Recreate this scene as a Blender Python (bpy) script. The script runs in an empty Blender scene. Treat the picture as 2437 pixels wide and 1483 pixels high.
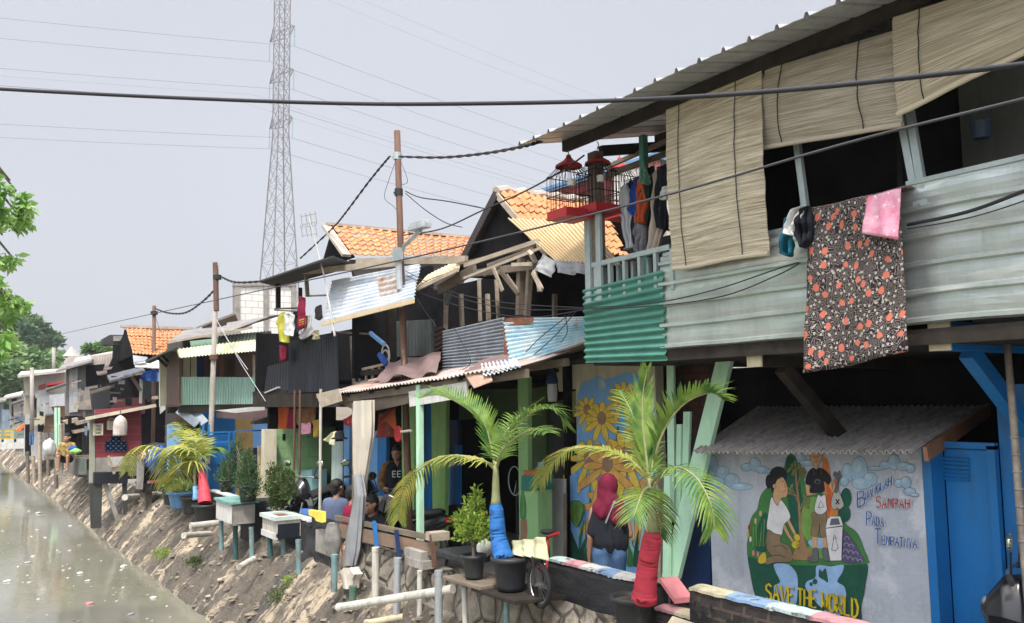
import bpy, bmesh, math, random
from mathutils import Vector as V, noise as NZ, Matrix
random.seed(7)
R=math.radians
S=bpy.context.scene; COL=S.collection
# ---------------------------------------------------------------- camera
FPX=2100.0; ROLL=.014; H=2.3
PIT=math.atan(207/FPX); YAW=math.atan(1371*math.cos(PIT)/FPX)
FW=V((math.sin(YAW)*math.cos(PIT),math.cos(YAW)*math.cos(PIT),math.sin(PIT)))
R0=V((math.cos(YAW),-math.sin(YAW),0)); U0=R0.cross(FW)
RT=R0*math.cos(ROLL)+U0*math.sin(ROLL)*-1   # image-right axis in the world
UP=RT.cross(FW)
RT=(R0*math.cos(ROLL)-U0*math.sin(ROLL)); UP=(U0*math.cos(ROLL)+R0*math.sin(ROLL))
cam=bpy.data.cameras.new('camera'); co=bpy.data.objects.new('camera',cam); COL.objects.link(co)
cam.sensor_width=36; cam.lens=36*FPX/2437; cam.clip_end=3000; cam.clip_start=.05
m=Matrix((RT,UP,-FW)).transposed().to_4x4(); m.translation=V((0,0,H)); co.matrix_world=m
S.camera=co
C0=V((0,0,H))
def ray(px,py): return FW+RT*((px-1218.5)/FPX)+UP*((741.5-py)/FPX)
def P(px,py,X):            # where the sight line through a photo pixel meets the upright plane x=X
    d=ray(px,py); return C0+d*(X/d.x)
def PY(px,py,Y):
    d=ray(px,py); return C0+d*(Y/d.y)
def PZ(px,py,z):
    d=ray(px,py); return C0+d*((z-H)/d.z)
# ---------------------------------------------------------------- world, sun, exposure
W=bpy.data.worlds.new("World"); S.world=W; W.use_nodes=True
nt=W.node_tree; nt.nodes.clear()
SUN_EL,SUN_AZ=R(60),R(-139)      # azimuth measured from +Y towards +X
out=nt.nodes.new('ShaderNodeOutputWorld'); bg=nt.nodes.new('ShaderNodeBackground')
sky=nt.nodes.new('ShaderNodeTexSky'); sky.sky_type='NISHITA'; sky.sun_disc=False
sky.sun_elevation=SUN_EL; sky.sun_rotation=SUN_AZ; sky.air_density=1.2; sky.dust_density=4; sky.ozone_density=1
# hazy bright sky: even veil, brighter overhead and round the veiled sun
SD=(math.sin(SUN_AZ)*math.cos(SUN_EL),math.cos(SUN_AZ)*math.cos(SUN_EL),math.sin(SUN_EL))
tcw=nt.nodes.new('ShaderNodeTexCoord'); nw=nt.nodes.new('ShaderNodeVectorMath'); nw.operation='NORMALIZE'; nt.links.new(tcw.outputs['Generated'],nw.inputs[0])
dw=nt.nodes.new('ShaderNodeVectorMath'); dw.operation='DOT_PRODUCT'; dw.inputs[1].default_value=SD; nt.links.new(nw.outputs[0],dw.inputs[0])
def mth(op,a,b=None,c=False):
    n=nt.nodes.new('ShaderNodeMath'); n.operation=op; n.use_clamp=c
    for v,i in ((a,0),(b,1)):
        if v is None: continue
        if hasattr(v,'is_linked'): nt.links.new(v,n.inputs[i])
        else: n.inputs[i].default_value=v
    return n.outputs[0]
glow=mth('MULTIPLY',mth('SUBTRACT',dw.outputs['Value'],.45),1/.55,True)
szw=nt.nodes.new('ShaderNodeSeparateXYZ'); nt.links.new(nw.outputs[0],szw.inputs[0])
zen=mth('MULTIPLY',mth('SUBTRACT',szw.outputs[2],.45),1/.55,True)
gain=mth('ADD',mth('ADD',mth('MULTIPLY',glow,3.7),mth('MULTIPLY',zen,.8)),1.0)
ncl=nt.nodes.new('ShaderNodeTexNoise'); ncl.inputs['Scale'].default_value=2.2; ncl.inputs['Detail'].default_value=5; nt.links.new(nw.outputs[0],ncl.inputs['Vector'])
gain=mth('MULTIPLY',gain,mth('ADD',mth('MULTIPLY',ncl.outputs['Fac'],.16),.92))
mixc=nt.nodes.new('ShaderNodeMix'); mixc.data_type='RGBA'; mixc.inputs[0].default_value=.86
mixc.inputs[7].default_value=(5.1,5.2,5.65,1)
nt.links.new(sky.outputs[0],mixc.inputs[6])
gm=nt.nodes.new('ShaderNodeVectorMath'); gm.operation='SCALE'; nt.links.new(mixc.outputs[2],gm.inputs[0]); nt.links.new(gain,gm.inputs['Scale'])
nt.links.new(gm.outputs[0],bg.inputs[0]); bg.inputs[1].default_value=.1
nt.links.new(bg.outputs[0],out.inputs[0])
sl=bpy.data.lights.new('sun','SUN'); sl.energy=2.8; sl.angle=R(5); sl.color=(1,.94,.84)
so=bpy.data.objects.new('sun',sl); COL.objects.link(so)
sd=V((math.sin(SUN_AZ)*math.cos(SUN_EL),math.cos(SUN_AZ)*math.cos(SUN_EL),math.sin(SUN_EL)))
so.rotation_euler=sd.to_track_quat('Z','Y').to_euler(); so.location=(0,0,80)
S.view_settings.view_transform='Standard'; S.view_settings.look='None'; S.view_settings.exposure=.54; S.view_settings.gamma=1
# ---------------------------------------------------------------- helpers
def rgb(h):
    h=h.lstrip('#'); a=[int(h[i:i+2],16)/255 for i in (0,2,4)]
    return tuple((x/12.92 if x<=.04045 else ((x+.055)/1.055)**2.4) for x in a)+(1,)
def dk(c,k): return tuple(x*k for x in c[:3])+(1,)
MATS={}
def node(t,ty,**k):
    n=t.nodes.new(ty)
    for a,b in k.items(): setattr(n,a,b)
    return n
def ramp(t,src,a,b,ca=(0,0,0,1),cb=(1,1,1,1)):
    r=t.nodes.new('ShaderNodeValToRGB'); e=r.color_ramp.elements
    e[0].position=a; e[1].position=b; e[0].color=ca; e[1].color=cb
    t.links.new(src,r.inputs[0]); return r.outputs[0]
def mixn(t,f,a,b,mode='MIX'):
    m=t.nodes.new('ShaderNodeMix'); m.data_type='RGBA'; m.blend_type=mode
    for s,i in ((f,0),(a,6),(b,7)):
        if hasattr(s,'is_linked'): t.links.new(s,m.inputs[i])
        else: m.inputs[i].default_value=s
    return m.outputs[2]
def newmat(name):
    m=bpy.data.materials.new(name); m.use_nodes=True; t=m.node_tree
    b=t.nodes['Principled BSDF']; return m,t,b
def mapped(t,stretch=(1,1,1),coord='Object',rot=(0,0,0)):
    tc=node(t,'ShaderNodeTexCoord'); mp=node(t,'ShaderNodeMapping')
    mp.inputs['Scale'].default_value=stretch; mp.inputs['Rotation'].default_value=rot
    t.links.new(tc.outputs[coord],mp.inputs[0]); return mp.outputs[0]
def nois(t,vec,sc,det=6,rough=.6,dist=0):
    n=node(t,'ShaderNodeTexNoise'); n.inputs['Scale'].default_value=sc; n.inputs['Detail'].default_value=det
    n.inputs['Roughness'].default_value=rough; n.inputs['Distortion'].default_value=dist
    t.links.new(vec,n.inputs['Vector']); return n.outputs['Fac']
def bumpn(t,b,h,st,d=.02,prev=None):
    n=node(t,'ShaderNodeBump'); n.inputs['Strength'].default_value=st; n.inputs['Distance'].default_value=d
    t.links.new(h,n.inputs['Height'])
    if prev: t.links.new(prev,n.inputs['Normal'])
    t.links.new(n.outputs[0],b.inputs['Normal']); return n.outputs[0]
def mat(name,c,c2=None,sc=2.5,rough=.8,metal=0,bump=.25,bsc=45,stretch=(1,1,1),c3=None,t3=.6,sc3=3,st3=(1,1,1),grime=.35,spec=.4):
    """paint, plaster, metal, timber: two mottled tones, fine relief, dirt streaks, patches of wear c3"""
    if name in MATS: return MATS[name]
    if isinstance(c,str): c=rgb(c)
    c2=dk(c,.72) if c2 is None else (rgb(c2) if isinstance(c2,str) else c2)
    m,t,b=newmat(name); vec=mapped(t,stretch)
    col=mixn(t,ramp(t,nois(t,vec,sc),.35,.68),c,c2)
    if grime:
        g=nois(t,mapped(t,(5,5,.7)),2.2,8,.7)
        col=mixn(t,ramp(t,g,.5,.78,(0,0,0,1),(grime,)*3+(1,)),col,(.05,.045,.04,1))
    if c3 is not None:
        if isinstance(c3,str): c3=rgb(c3)
        col=mixn(t,ramp(t,nois(t,mapped(t,st3),sc3,9,.65),t3,t3+.06),col,c3)
    t.links.new(col,b.inputs['Base Color'])
    b.inputs['Roughness'].default_value=rough; b.inputs['Metallic'].default_value=metal
    b.inputs['Specular IOR Level'].default_value=spec
    if bump: bumpn(t,b,nois(t,vec,bsc,5),bump,.012)
    MATS[name]=m; return m
def brickmat(name,c1,c2,mortar,sc=1,axis='x',bw=.22,rh=.075,msize=.012,peel=None,bump=.8,dirt=.55):
    if name in MATS: return MATS[name]
    m,t,b=newmat(name); tc=node(t,'ShaderNodeTexCoord'); sp=node(t,'ShaderNodeSeparateXYZ'); cb=node(t,'ShaderNodeCombineXYZ')
    t.links.new(tc.outputs['Object'],sp.inputs[0])
    t.links.new(sp.outputs[1 if axis=='x' else 0],cb.inputs[0]); t.links.new(sp.outputs[2],cb.inputs[1])
    br=node(t,'ShaderNodeTexBrick'); t.links.new(cb.outputs[0],br.inputs['Vector'])
    br.inputs['Color1'].default_value=rgb(c1); br.inputs['Color2'].default_value=rgb(c2); br.inputs['Mortar'].default_value=rgb(mortar)
    br.inputs['Scale'].default_value=sc; br.inputs['Brick Width'].default_value=bw; br.inputs['Row Height'].default_value=rh
    br.inputs['Mortar Size'].default_value=msize; br.inputs['Mortar Smooth'].default_value=.3
    vec=mapped(t); n=nois(t,vec,9,8); col=mixn(t,ramp(t,n,.35,.75,(0,0,0,1),(dirt,dirt,dirt,1)),br.outputs['Color'],(.06,.05,.045,1))
    if peel:
        pc,th=peel; col=mixn(t,ramp(t,nois(t,vec,3.2,8),th,th+.04),col,rgb(pc))
    t.links.new(col,b.inputs['Base Color']); b.inputs['Roughness'].default_value=.9
    p=bumpn(t,b,br.outputs['Fac'],-bump,.012); bumpn(t,b,nois(t,vec,30),.5,.02,p)
    MATS[name]=m; return m
class M:
    def __init__(s): s.v=[];s.f=[];s.mi=[];s.uv=[];s.m=0
    def add(s,vs,fs,uvs=None):
        o=len(s.v); s.v+=[tuple(x) for x in vs]
        for i,f in enumerate(fs):
            s.f.append([o+k for k in f]); s.mi.append(s.m); s.uv.append(uvs[i] if uvs else None)
        return s
    def poly(s,pts): return s.add(pts,[list(range(len(pts)))])
    def box(s,x0,x1,y0,y1,z0,z1):
        v=[(x,y,z) for z in (z0,z1) for y in (y0,y1) for x in (x0,x1)]
        return s.add(v,[(0,2,3,1),(4,5,7,6),(0,1,5,4),(2,6,7,3),(0,4,6,2),(1,3,7,5)])
    def obox(s,c,a,b,d):
        c=V(c);a=V(a);b=V(b);d=V(d)
        v=[c+a*i+b*j+d*k for k in (-1,1) for j in (-1,1) for i in (-1,1)]
        return s.add(v,[(0,2,3,1),(4,5,7,6),(0,1,5,4),(2,6,7,3),(0,4,6,2),(1,3,7,5)])
    def beam(s,p,q,w,h=None,up=(0,0,1)):
        p=V(p);q=V(q);h=h or w; d=(q-p); L=d.length; d/=L
        u=V(up)
        if abs(d.dot(u))>.95: u=V((0,1,0))
        a=d.cross(u).normalized(); b=a.cross(d)
        return s.obox((p+q)/2,d*L/2,a*w/2,b*h/2)
    def tube(s,pts,r,n=8,cap=True):
        pts=[V(p) for p in pts]; N=len(pts)
        rr=r if isinstance(r,(list,tuple)) else [r]*N
        o=len(s.v); u=None
        for i,p in enumerate(pts):
            d=(pts[min(i+1,N-1)]-pts[max(i-1,0)])
            d=d.normalized() if d.length>1e-9 else V((0,0,1))
            if u is None: u=d.orthogonal().normalized()
            else:
                u=u-d*u.dot(d); u=u.normalized() if u.length>1e-6 else d.orthogonal().normalized()
            w=d.cross(u)
            for k in range(n):
                a=2*math.pi*k/n; s.v.append(tuple(p+(u*math.cos(a)+w*math.sin(a))*rr[i]))
        fs=[]
        for i in range(N-1):
            for k in range(n):
                k2=(k+1)%n; fs.append((o+i*n+k,o+i*n+k2,o+(i+1)*n+k2,o+(i+1)*n+k))
        if cap: fs+=[tuple(o+k for k in reversed(range(n))),tuple(o+(N-1)*n+k for k in range(n))]
        for f in fs: s.f.append(list(f)); s.mi.append(s.m); s.uv.append(None)
        return s
    def lathe(s,c,prof,n=24):
        c=V(c); o=len(s.v)
        for r,z in prof:
            for k in range(n):
                a=2*math.pi*k/n; s.v.append((c.x+r*math.cos(a),c.y+r*math.sin(a),c.z+z))
        for i in range(len(prof)-1):
            for k in range(n):
                k2=(k+1)%n; s.f.append([o+i*n+k,o+i*n+k2,o+(i+1)*n+k2,o+(i+1)*n+k]); s.mi.append(s.m); s.uv.append(None)
        return s
    def ball(s,c,r,n=10,sz=1,sx=1):
        s.lathe(c,[(max(1e-4,r*sx*math.sin(math.pi*i/n)),-r*sz*math.cos(math.pi*i/n)) for i in range(n+1)],max(8,n)); return s
    def grid(s,fn,nu,nv):
        o=len(s.v)
        for j in range(nv+1):
            for i in range(nu+1): s.v.append(tuple(fn(i/nu,j/nv)))
        for j in range(nv):
            for i in range(nu):
                a=o+j*(nu+1)+i; s.f.append([a,a+1,a+nu+2,a+nu+1]); s.mi.append(s.m)
                s.uv.append([(i/nu,j/nv),((i+1)/nu,j/nv),((i+1)/nu,(j+1)/nv),(i/nu,(j+1)/nv)])
        return s
    def slab(s,pts,t,d=None):
        pts=[V(p) for p in pts]; n=len(pts)
        nn=V((0,0,0))
        for i in range(n): nn+=pts[i].cross(pts[(i+1)%n])
        if d is None:
            d=nn.normalized()
            if d.x>0: d=-d
        d=V(d)*t; q=[p+d for p in pts]
        fs=[list(range(n)),list(range(2*n-1,n-1,-1))]+[(i,n+i,n+(i+1)%n,(i+1)%n) for i in range(n)]
        return s.add(pts+q,fs)
    def build(s,name,mats,parent=None,smooth=False,solid=0,sub=0,bevel=0):
        me=bpy.data.meshes.new(name); me.from_pydata(s.v,[],s.f); me.update()
        if not isinstance(mats,(list,tuple)): mats=[mats]
        for x in mats: me.materials.append(x)
        if any(u for u in s.uv):
            ul=me.uv_layers.new(name='UVMap'); k=0
            for f,u in zip(s.f,s.uv):
                for j in range(len(f)):
                    ul.data[k].uv=u[j] if u else (0,0); k+=1
        for p,i in zip(me.polygons,s.mi): p.material_index=i; p.use_smooth=smooth
        bm=bmesh.new(); bm.from_mesh(me)
        bmesh.ops.recalc_face_normals(bm,faces=bm.faces); bm.to_mesh(me); bm.free()
        o=bpy.data.objects.new(name,me); COL.objects.link(o)
        if bevel:
            b=o.modifiers.new('bevel','BEVEL'); b.width=bevel; b.segments=2; b.limit_method='ANGLE'
        if solid:
            b=o.modifiers.new('solid','SOLIDIFY'); b.thickness=solid; b.offset=0
        if sub:
            b=o.modifiers.new('sub','SUBSURF'); b.levels=sub; b.render_levels=sub
        if parent: pa(o,parent)
        return o
def pa(o,root):
    o.parent=root; mw=Matrix.Translation(root.location) if root.parent is None else Matrix.Identity(4)
    o.matrix_parent_inverse=mw.inverted()
def tag(o,label,cat,group=None,kind=None):
    o['label']=label; o['category']=cat
    if group: o['group']=group
    if kind: o['kind']=kind
    return o
def thing(name,label,cat,loc,group=None):
    o=bpy.data.objects.new(name,None); COL.objects.link(o); o.location=V(loc); o.empty_display_size=.2
    return tag(o,label,cat,group)
def copy_tree(o,parent=None):
    c=o.copy(); COL.objects.link(c)
    if parent: c.parent=parent
    for ch in list(o.children): copy_tree(ch,c)
    return c
def lerp(a,b,t): return V(a)*(1-t)+V(b)*t
def bil(A,B,C,D,u,v): return lerp(lerp(A,B,u),lerp(D,C,u),v)
def qn(A,B,C,D):
    n=(V(C)-V(A)).cross(V(D)-V(B)).normalized()
    return -n if n.x>0 else n
def wavy(A,B,C,D,n,amp,ribs='v',trap=False,sub=8,rows=3,wob=.004,msh=None,seed=0):
    """corrugated sheet between 4 corners; ribs='v' run from AB down to DC, 'h' run from AD across to BC"""
    A,B,C,D=map(V,(A,B,C,D)); nn=qn(A,B,C,D); k=n*sub
    def h(x):
        ph=(x*n)%1
        if trap:
            q=abs(ph-.5)*2
            return amp*max(0,min(1,(q-.72)/.16))
        return amp*math.sin(2*math.pi*x*n)
    def fn(u,v):
        x=u if ribs=='v' else v
        p=bil(A,B,C,D,u,v)
        return p+nn*(h(x)+wob*NZ.noise(p*1.7+V((seed,0,0)))*3)
    mm=msh or M()
    mm.grid(fn,k if ribs=='v' else rows,rows if ribs=='v' else k); return mm
def cloth(A,B,C,D,fold=.02,nf=3,nu=18,nv=14,hem=.0,seed=0,msh=None):
    A,B,C,D=map(V,(A,B,C,D)); nn=qn(A,B,C,D)
    def fn(u,v):
        p=bil(A,B,C,D,u,v)
        return p+nn*(fold*(.35+.65*v)*math.sin(2*math.pi*(u*nf+.25*NZ.noise((u*2,v*1.5,seed)))+seed)+fold*.6*NZ.noise((u*3,v*3,seed+5)))+V((0,0,hem*math.sin(u*9+seed)*v))
    mm=msh or M(); mm.grid(fn,nu,nv); return mm
def catenary(p,q,sag,n=16):
    p=V(p);q=V(q); return [lerp(p,q,i/n)-V((0,0,4*sag*(i/n)*(1-i/n))) for i in range(n+1)]
def struct(o): o['kind']='structure'; return o
# ---------------------------------------------------------------- materials
galv=mat('galvanised sheet',(.52,.565,.54,1),(.38,.43,.41,1),sc=3,rough=.33,metal=.65,bump=.05,c3=(.68,.71,.69,1),t3=.58,sc3=1.3,st3=(1,.3,2),grime=.22)
galvdull=mat('dull grey corrugated sheet',(.30,.33,.37,1),(.2,.22,.25,1),sc=4,rough=.6,metal=.3,c3=(.18,.10,.06,1),t3=.66,sc3=4,grime=.45)
roofmetal=mat('weathered roof sheet',(.46,.47,.475,1),(.33,.34,.35,1),sc=3,rough=.5,metal=.3,grime=.5)
asb=mat('grey cement roof sheet',(.44,.41,.38,1),(.26,.245,.23,1),sc=5,rough=.9,stretch=(.6,3,1),grime=.7)
greensheet=mat('green painted sheet',(.05,.18,.14,1),(.075,.23,.18,1),sc=4,rough=.45,grime=.25,bump=.1)
mintpanel=mat('pale green sheet',(.30,.46,.38,1),(.25,.40,.33,1),sc=3,rough=.55,grime=.3,stretch=(3,3,.5))
mint=mat('mint paint',(.45,.70,.50,1),(.38,.62,.44,1),sc=3,rough=.6,grime=.35,c3=(.30,.33,.27,1),t3=.68,sc3=8)
steelc=mat('mint grey steel',(.38,.44,.43,1),(.28,.34,.34,1),sc=4,rough=.5,metal=.3,grime=.3)
lime=mat('lime green paint',(.28,.50,.16,1),(.22,.42,.13,1),sc=3,rough=.65,grime=.4)
gwall=mat('light green plaster',(.22,.40,.17,1),(.19,.35,.15,1),sc=3,rough=.8,grime=.35)
wood=mat('weathered wood',(.20,.16,.12,1),(.10,.08,.06,1),sc=5,stretch=(1,.35,1),rough=.85,grime=.4)
woodpale=mat('pale sunbleached wood',(.42,.36,.28,1),(.28,.23,.17,1),sc=6,rough=.85,stretch=(1,.4,2),grime=.4)
wooddark=mat('dark old wood',(.045,.038,.032,1),(.02,.017,.015,1),sc=5,rough=.9,spec=.1)
brown=mat('brown board',(.11,.06,.04,1),(.06,.035,.025,1),sc=3,stretch=(1,1,.4),rough=.7)
dark=mat('dark shade tone',(.016,.015,.016,1),(.007,.007,.008,1),rough=.95,grime=.1,spec=.05)  # near-black colour stands in for the shade inside rooms and openings
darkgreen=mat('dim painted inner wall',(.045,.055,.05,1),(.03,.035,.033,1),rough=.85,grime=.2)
black=mat('black painted sheet',(.013,.017,.026,1),(.008,.010,.015,1),sc=5,rough=.45,stretch=(1,3,.5),grime=.2,c3=(.035,.04,.052,1),t3=.64,sc3=6,st3=(1,4,.3))
blackplastic=mat('black plastic',(.016,.018,.021,1),(.03,.032,.035,1),sc=4,rough=.5,grime=.0,bump=.1,c3=(.055,.05,.045,1),t3=.63,sc3=5,st3=(1,1,.6))
rubber=mat('black rubber',(.016,.016,.017,1),rough=.8,grime=0)
blue=mat('blue paint',(.008,.13,.37,1),(.012,.165,.43,1),sc=1.6,rough=.5,grime=.5,c3=(.02,.06,.12,1),t3=.68,sc3=6)
navy=mat('dark navy paint',(.008,.03,.10,1),rough=.5)
sky_blue=mat('sky blue paint',(.21,.45,.80,1),(.18,.40,.73,1),sc=2,rough=.7,grime=.2)
greyplaster=mat('grey plaster',(.43,.46,.51,1),(.35,.38,.42,1),sc=2,rough=.85,bump=.6,bsc=22,grime=.3,c3=(.49,.52,.56,1),t3=.56,sc3=1.6)
cream=mat('cream plaster',(.58,.54,.40,1),(.48,.44,.32,1),sc=3,rough=.85,grime=.4,bump=.4)
whitew=mat('whitewashed plaster',(.62,.62,.58,1),(.46,.46,.43,1),sc=3,rough=.85,grime=.5,bump=.4,c3=(.25,.24,.22,1),t3=.63,sc3=4)
concrete=mat('stained concrete',(.33,.31,.28,1),(.20,.19,.17,1),sc=4,rough=.9,bump=.5,bsc=25,grime=.5)
greydoor=mat('worn grey board',(.42,.42,.41,1),(.30,.30,.30,1),sc=3,rough=.8,grime=.4,c3=(.15,.14,.13,1),t3=.66,sc3=7)
rustpole=mat('rusty steel pipe',(.10,.05,.034,1),(.15,.088,.06,1),sc=3,rough=.75,metal=.15,stretch=(3,3,.7),c3=(.27,.22,.18,1),t3=.62,sc3=5,st3=(2,2,.4))
greypole=mat('grey steel pipe',(.36,.33,.29,1),(.26,.23,.2,1),sc=4,rough=.7,grime=.4)
pvcw=mat('white plastic pipe',(.54,.52,.46,1),(.42,.40,.34,1),rough=.55,grime=.8,sc=5,c3=(.22,.2,.17,1),t3=.64,sc3=6)
pvcg=mat('grey plastic pipe',(.36,.38,.40,1),(.28,.3,.31,1),rough=.5,grime=.55,sc=5)
pvct=mat('faded teal pipe',(.17,.29,.29,1),(.11,.17,.17,1),rough=.7,grime=.8,sc=5,c3=(.13,.12,.10,1),t3=.55,sc3=6,st3=(1,1,.5))
cable=mat('black cable sheath',(.02,.02,.024,1),rough=.55,grime=0,bump=0)
wire=mat('thin wire',(.10,.10,.11,1),rough=.6,grime=0,bump=0)
redpaint=mat('red paint',(.40,.02,.025,1),(.30,.015,.02,1),rough=.5,grime=.2)
bluecloth=mat('blue cloth',(.02,.09,.35,1),rough=.9,grime=0,bump=.3,bsc=90)
rust=mat('rusted sheet',(.22,.085,.04,1),(.13,.05,.03,1),sc=6,rough=.9,c3=(.45,.42,.38,1),t3=.56,sc3=5,grime=.3)
whiteblue=mat('flaked pale blue sheet',(.62,.64,.66,1),(.40,.47,.56,1),sc=3,rough=.6,stretch=(1,.5,1.2),c3=(.19,.10,.06,1),t3=.635,sc3=4,st3=(1,.7,1),grime=.3)
bluerust=mat('blue flaked sheet',(.62,.66,.66,1),(.22,.46,.58,1),sc=3.2,stretch=(1,.5,2.2),rough=.55,c3=(.34,.17,.07,1),t3=.61,sc3=5,grime=.3)
creamsheet=mat('cream corrugated sheet',(.62,.49,.30,1),(.52,.40,.24,1),sc=2,rough=.6,grime=.25)
yelsheet=mat('pale yellow sheet',(.60,.58,.36,1),(.50,.50,.32,1),sc=2.5,rough=.55,grime=.3)
salmon=mat('faded salmon sheet',(.56,.36,.27,1),(.44,.28,.21,1),sc=2,rough=.8,grime=.3)
mauve=mat('mauve brown tarpaulin',(.20,.13,.12,1),(.15,.10,.095,1),sc=2.5,rough=.7,grime=.3)
tile=mat('orange clay tile',(.60,.285,.13,1),(.48,.20,.085,1),sc=4,rough=.8,c3=(.24,.12,.07,1),t3=.60,sc3=4.5,grime=.35,bump=.4)
ridge=mat('cement ridge',(.42,.37,.31,1),(.30,.26,.22,1),rough=.9)
soil=mat('potting soil',(.045,.03,.02,1),(.08,.055,.035,1),sc=20,rough=1,bump=1,bsc=30)
skin=mat('brown skin',(.36,.19,.115,1),(.32,.165,.1,1),sc=6,rough=.55,grime=0,bump=.1,bsc=120)
hair=mat('black hair',(.012,.01,.009,1),rough=.5,grime=0,bump=.8,bsc=90,stretch=(1,1,.2))
def fab(n,c,c2=None,**k): return mat(n,c,c2,rough=.92,grime=0,bump=.35,bsc=80,spec=.15,**k)
fwhite=fab('white cotton',(.66,.66,.64,1)); fblack=fab('black cotton',(.012,.014,.018,1),(.02,.023,.03,1))
fgrey=fab('grey cotton',(.27,.28,.29,1)); fmaroon=fab('maroon cloth',(.22,.015,.045,1)); fred=fab('red cloth',(.40,.03,.035,1))
fteal=fab('teal cloth',(.015,.13,.19,1)); fpink=fab('pink printed cloth',(.62,.19,.30,1),(.66,.40,.48,1),sc=14,c3=(.75,.66,.66,1),t3=.6,sc3=22)
fyel=fab('lime yellow cotton',(.50,.48,.07,1)); fbeige=fab('beige canvas',(.55,.50,.42,1),(.46,.42,.35,1)); forange=fab('orange cloth',(.50,.10,.03,1))
fnavy=fab('navy cloth',(.02,.04,.11,1)); fblue=fab('royal blue cloth',(.02,.07,.30,1)); fgreen=fab('sage green cloth',(.14,.30,.22,1)); fdenim=fab('blue denim',(.09,.16,.29,1),(.05,.10,.2,1),sc=9)
ftan=fab('tan trousers cloth',(.42,.36,.29,1)); fplastic=fab('grey plastic sacking',(.30,.31,.32,1),(.2,.21,.22,1)); fbrown=fab('brown printed cloth',(.16,.07,.035,1),(.28,.13,.06,1),sc=9)
fcream=fab('pale yellow cloth',(.68,.66,.42,1)); fpale=fab('pale grey shirt cloth',(.45,.47,.49,1)); fbatik=fab('brown batik shirt',(.22,.10,.035,1),(.06,.035,.02,1),sc=16); fleop=fab('mottled yellow shirt',(.42,.30,.10,1),(.10,.07,.03,1),sc=14)
def bamboo(name,a,b):
    m,t,bs=newmat(name); vec=mapped(t,(1.6,62,1),'UV',(0,0,.004)); n=nois(t,vec,1,6,.8)
    v2=mapped(t,(1.4,14,1),'UV'); n2=nois(t,v2,1,5,.7)
    c=mixn(t,ramp(t,n,.36,.60),dk(rgb(b),.42),rgb(a)); c=mixn(t,ramp(t,n2,.4,.7),c,rgb(b),'MULTIPLY') if False else mixn(t,ramp(t,n2,.45,.75,(0,0,0,1),(.75,.75,.75,1)),c,dk(rgb(b),.8))
    t.links.new(c,bs.inputs['Base Color']); bs.inputs['Roughness'].default_value=.7
    bumpn(t,bs,n,.8,.02); return m
bam1=bamboo('warm bamboo slats','#dad0b6','#b5a588'); bam2=bamboo('greyed bamboo slats','#cfc6b2','#a89c88')
def leafmat(name,a,b,tr=.35,sc=6):
    m,t,bs=newmat(name); n=nois(t,mapped(t),sc,3)
    c=mixn(t,ramp(t,n,.35,.65),rgb(a),rgb(b)); t.links.new(c,bs.inputs['Base Color']); bs.inputs['Roughness'].default_value=.5
    tl=node(t,'ShaderNodeBsdfTranslucent'); t.links.new(c,tl.inputs[0]); mx=node(t,'ShaderNodeMixShader'); mx.inputs[0].default_value=tr
    o=t.nodes['Material Output']; t.links.new(bs.outputs[0],mx.inputs[1]); t.links.new(tl.outputs[0],mx.inputs[2]); t.links.new(mx.outputs[0],o.inputs[0]); return m
palmleaf=leafmat('palm leaf','#86a047','#3f6a2e'); palmyel=leafmat('yellowing palm leaf','#c2b95c','#7a9440')
leafb=leafmat('bright bush leaf','#a6b84a','#5d8034',sc=14); leafd=leafmat('dark bush leaf','#5e6e38','#33491f',sc=14); leafc=leafmat('conifer leaf','#4c6b3c','#2c4a2a',sc=10)
leaft=leafmat('overhanging tree leaf','#b4d67c','#7aa850',sc=3); leaff=leafmat('far tree leaf','#587344','#2f4f38',sc=.25); leafl=leafmat('far light tree leaf','#86a060','#4d7344',sc=.3); leafg=leafmat('pale succulent leaf','#a9c47e','#6f9150',sc=20)
bark=mat('grey bark',(.20,.17,.13,1),(.12,.10,.08,1),sc=8,rough=.95,bump=.8)
stem=mat('palm stem',(.30,.30,.16,1),(.22,.24,.10,1),sc=6,rough=.7,stretch=(1,1,3),grime=.2)
# ---------------------------------------------------------------- water, embankment, ground
WX,WZ=3.72,-1.1
def bx(y):            # waterline of the right bank
    return WX-.012*max(0,y-36)**1.05+.05*NZ.noise(V((y*.5,3,0)))
m_,t_,b_=newmat('murky canal water')
v_=mapped(t_,(1,1,1)); n1=nois(t_,v_,.35,4); c_=mixn(t_,ramp(t_,n1,.35,.7),(.17,.168,.125,1),(.22,.21,.165,1)); t_.links.new(c_,b_.inputs['Base Color'])
b_.inputs['Roughness'].default_value=.03; b_.inputs['IOR'].default_value=1.33; b_.inputs['Specular IOR Level'].default_value=.5
p_=bumpn(t_,b_,nois(t_,mapped(t_,(1,.45,1)),3.2,4),.09,.05); bumpn(t_,b_,nois(t_,v_,14,3),.06,.02,p_)
w=M(); w.poly([(-9,-12,WZ),(6,-12,WZ),(6,160,WZ),(-9,160,WZ)]); struct(w.build('water',m_))
m_,t_,b_=newmat('muddy stone embankment')
vo=mapped(t_,(1,1,1)); dv=node(t_,'ShaderNodeTexNoise'); dv.inputs['Scale'].default_value=6; dv.inputs['Detail'].default_value=5; t_.links.new(vo,dv.inputs['Vector'])
dd=node(t_,'ShaderNodeVectorMath',operation='SCALE'); dd.inputs['Scale'].default_value=.22; t_.links.new(dv.outputs['Color'],dd.inputs[0]); da=node(t_,'ShaderNodeVectorMath',operation='ADD'); t_.links.new(vo,da.inputs[0]); t_.links.new(dd.outputs[0],da.inputs[1])
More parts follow.
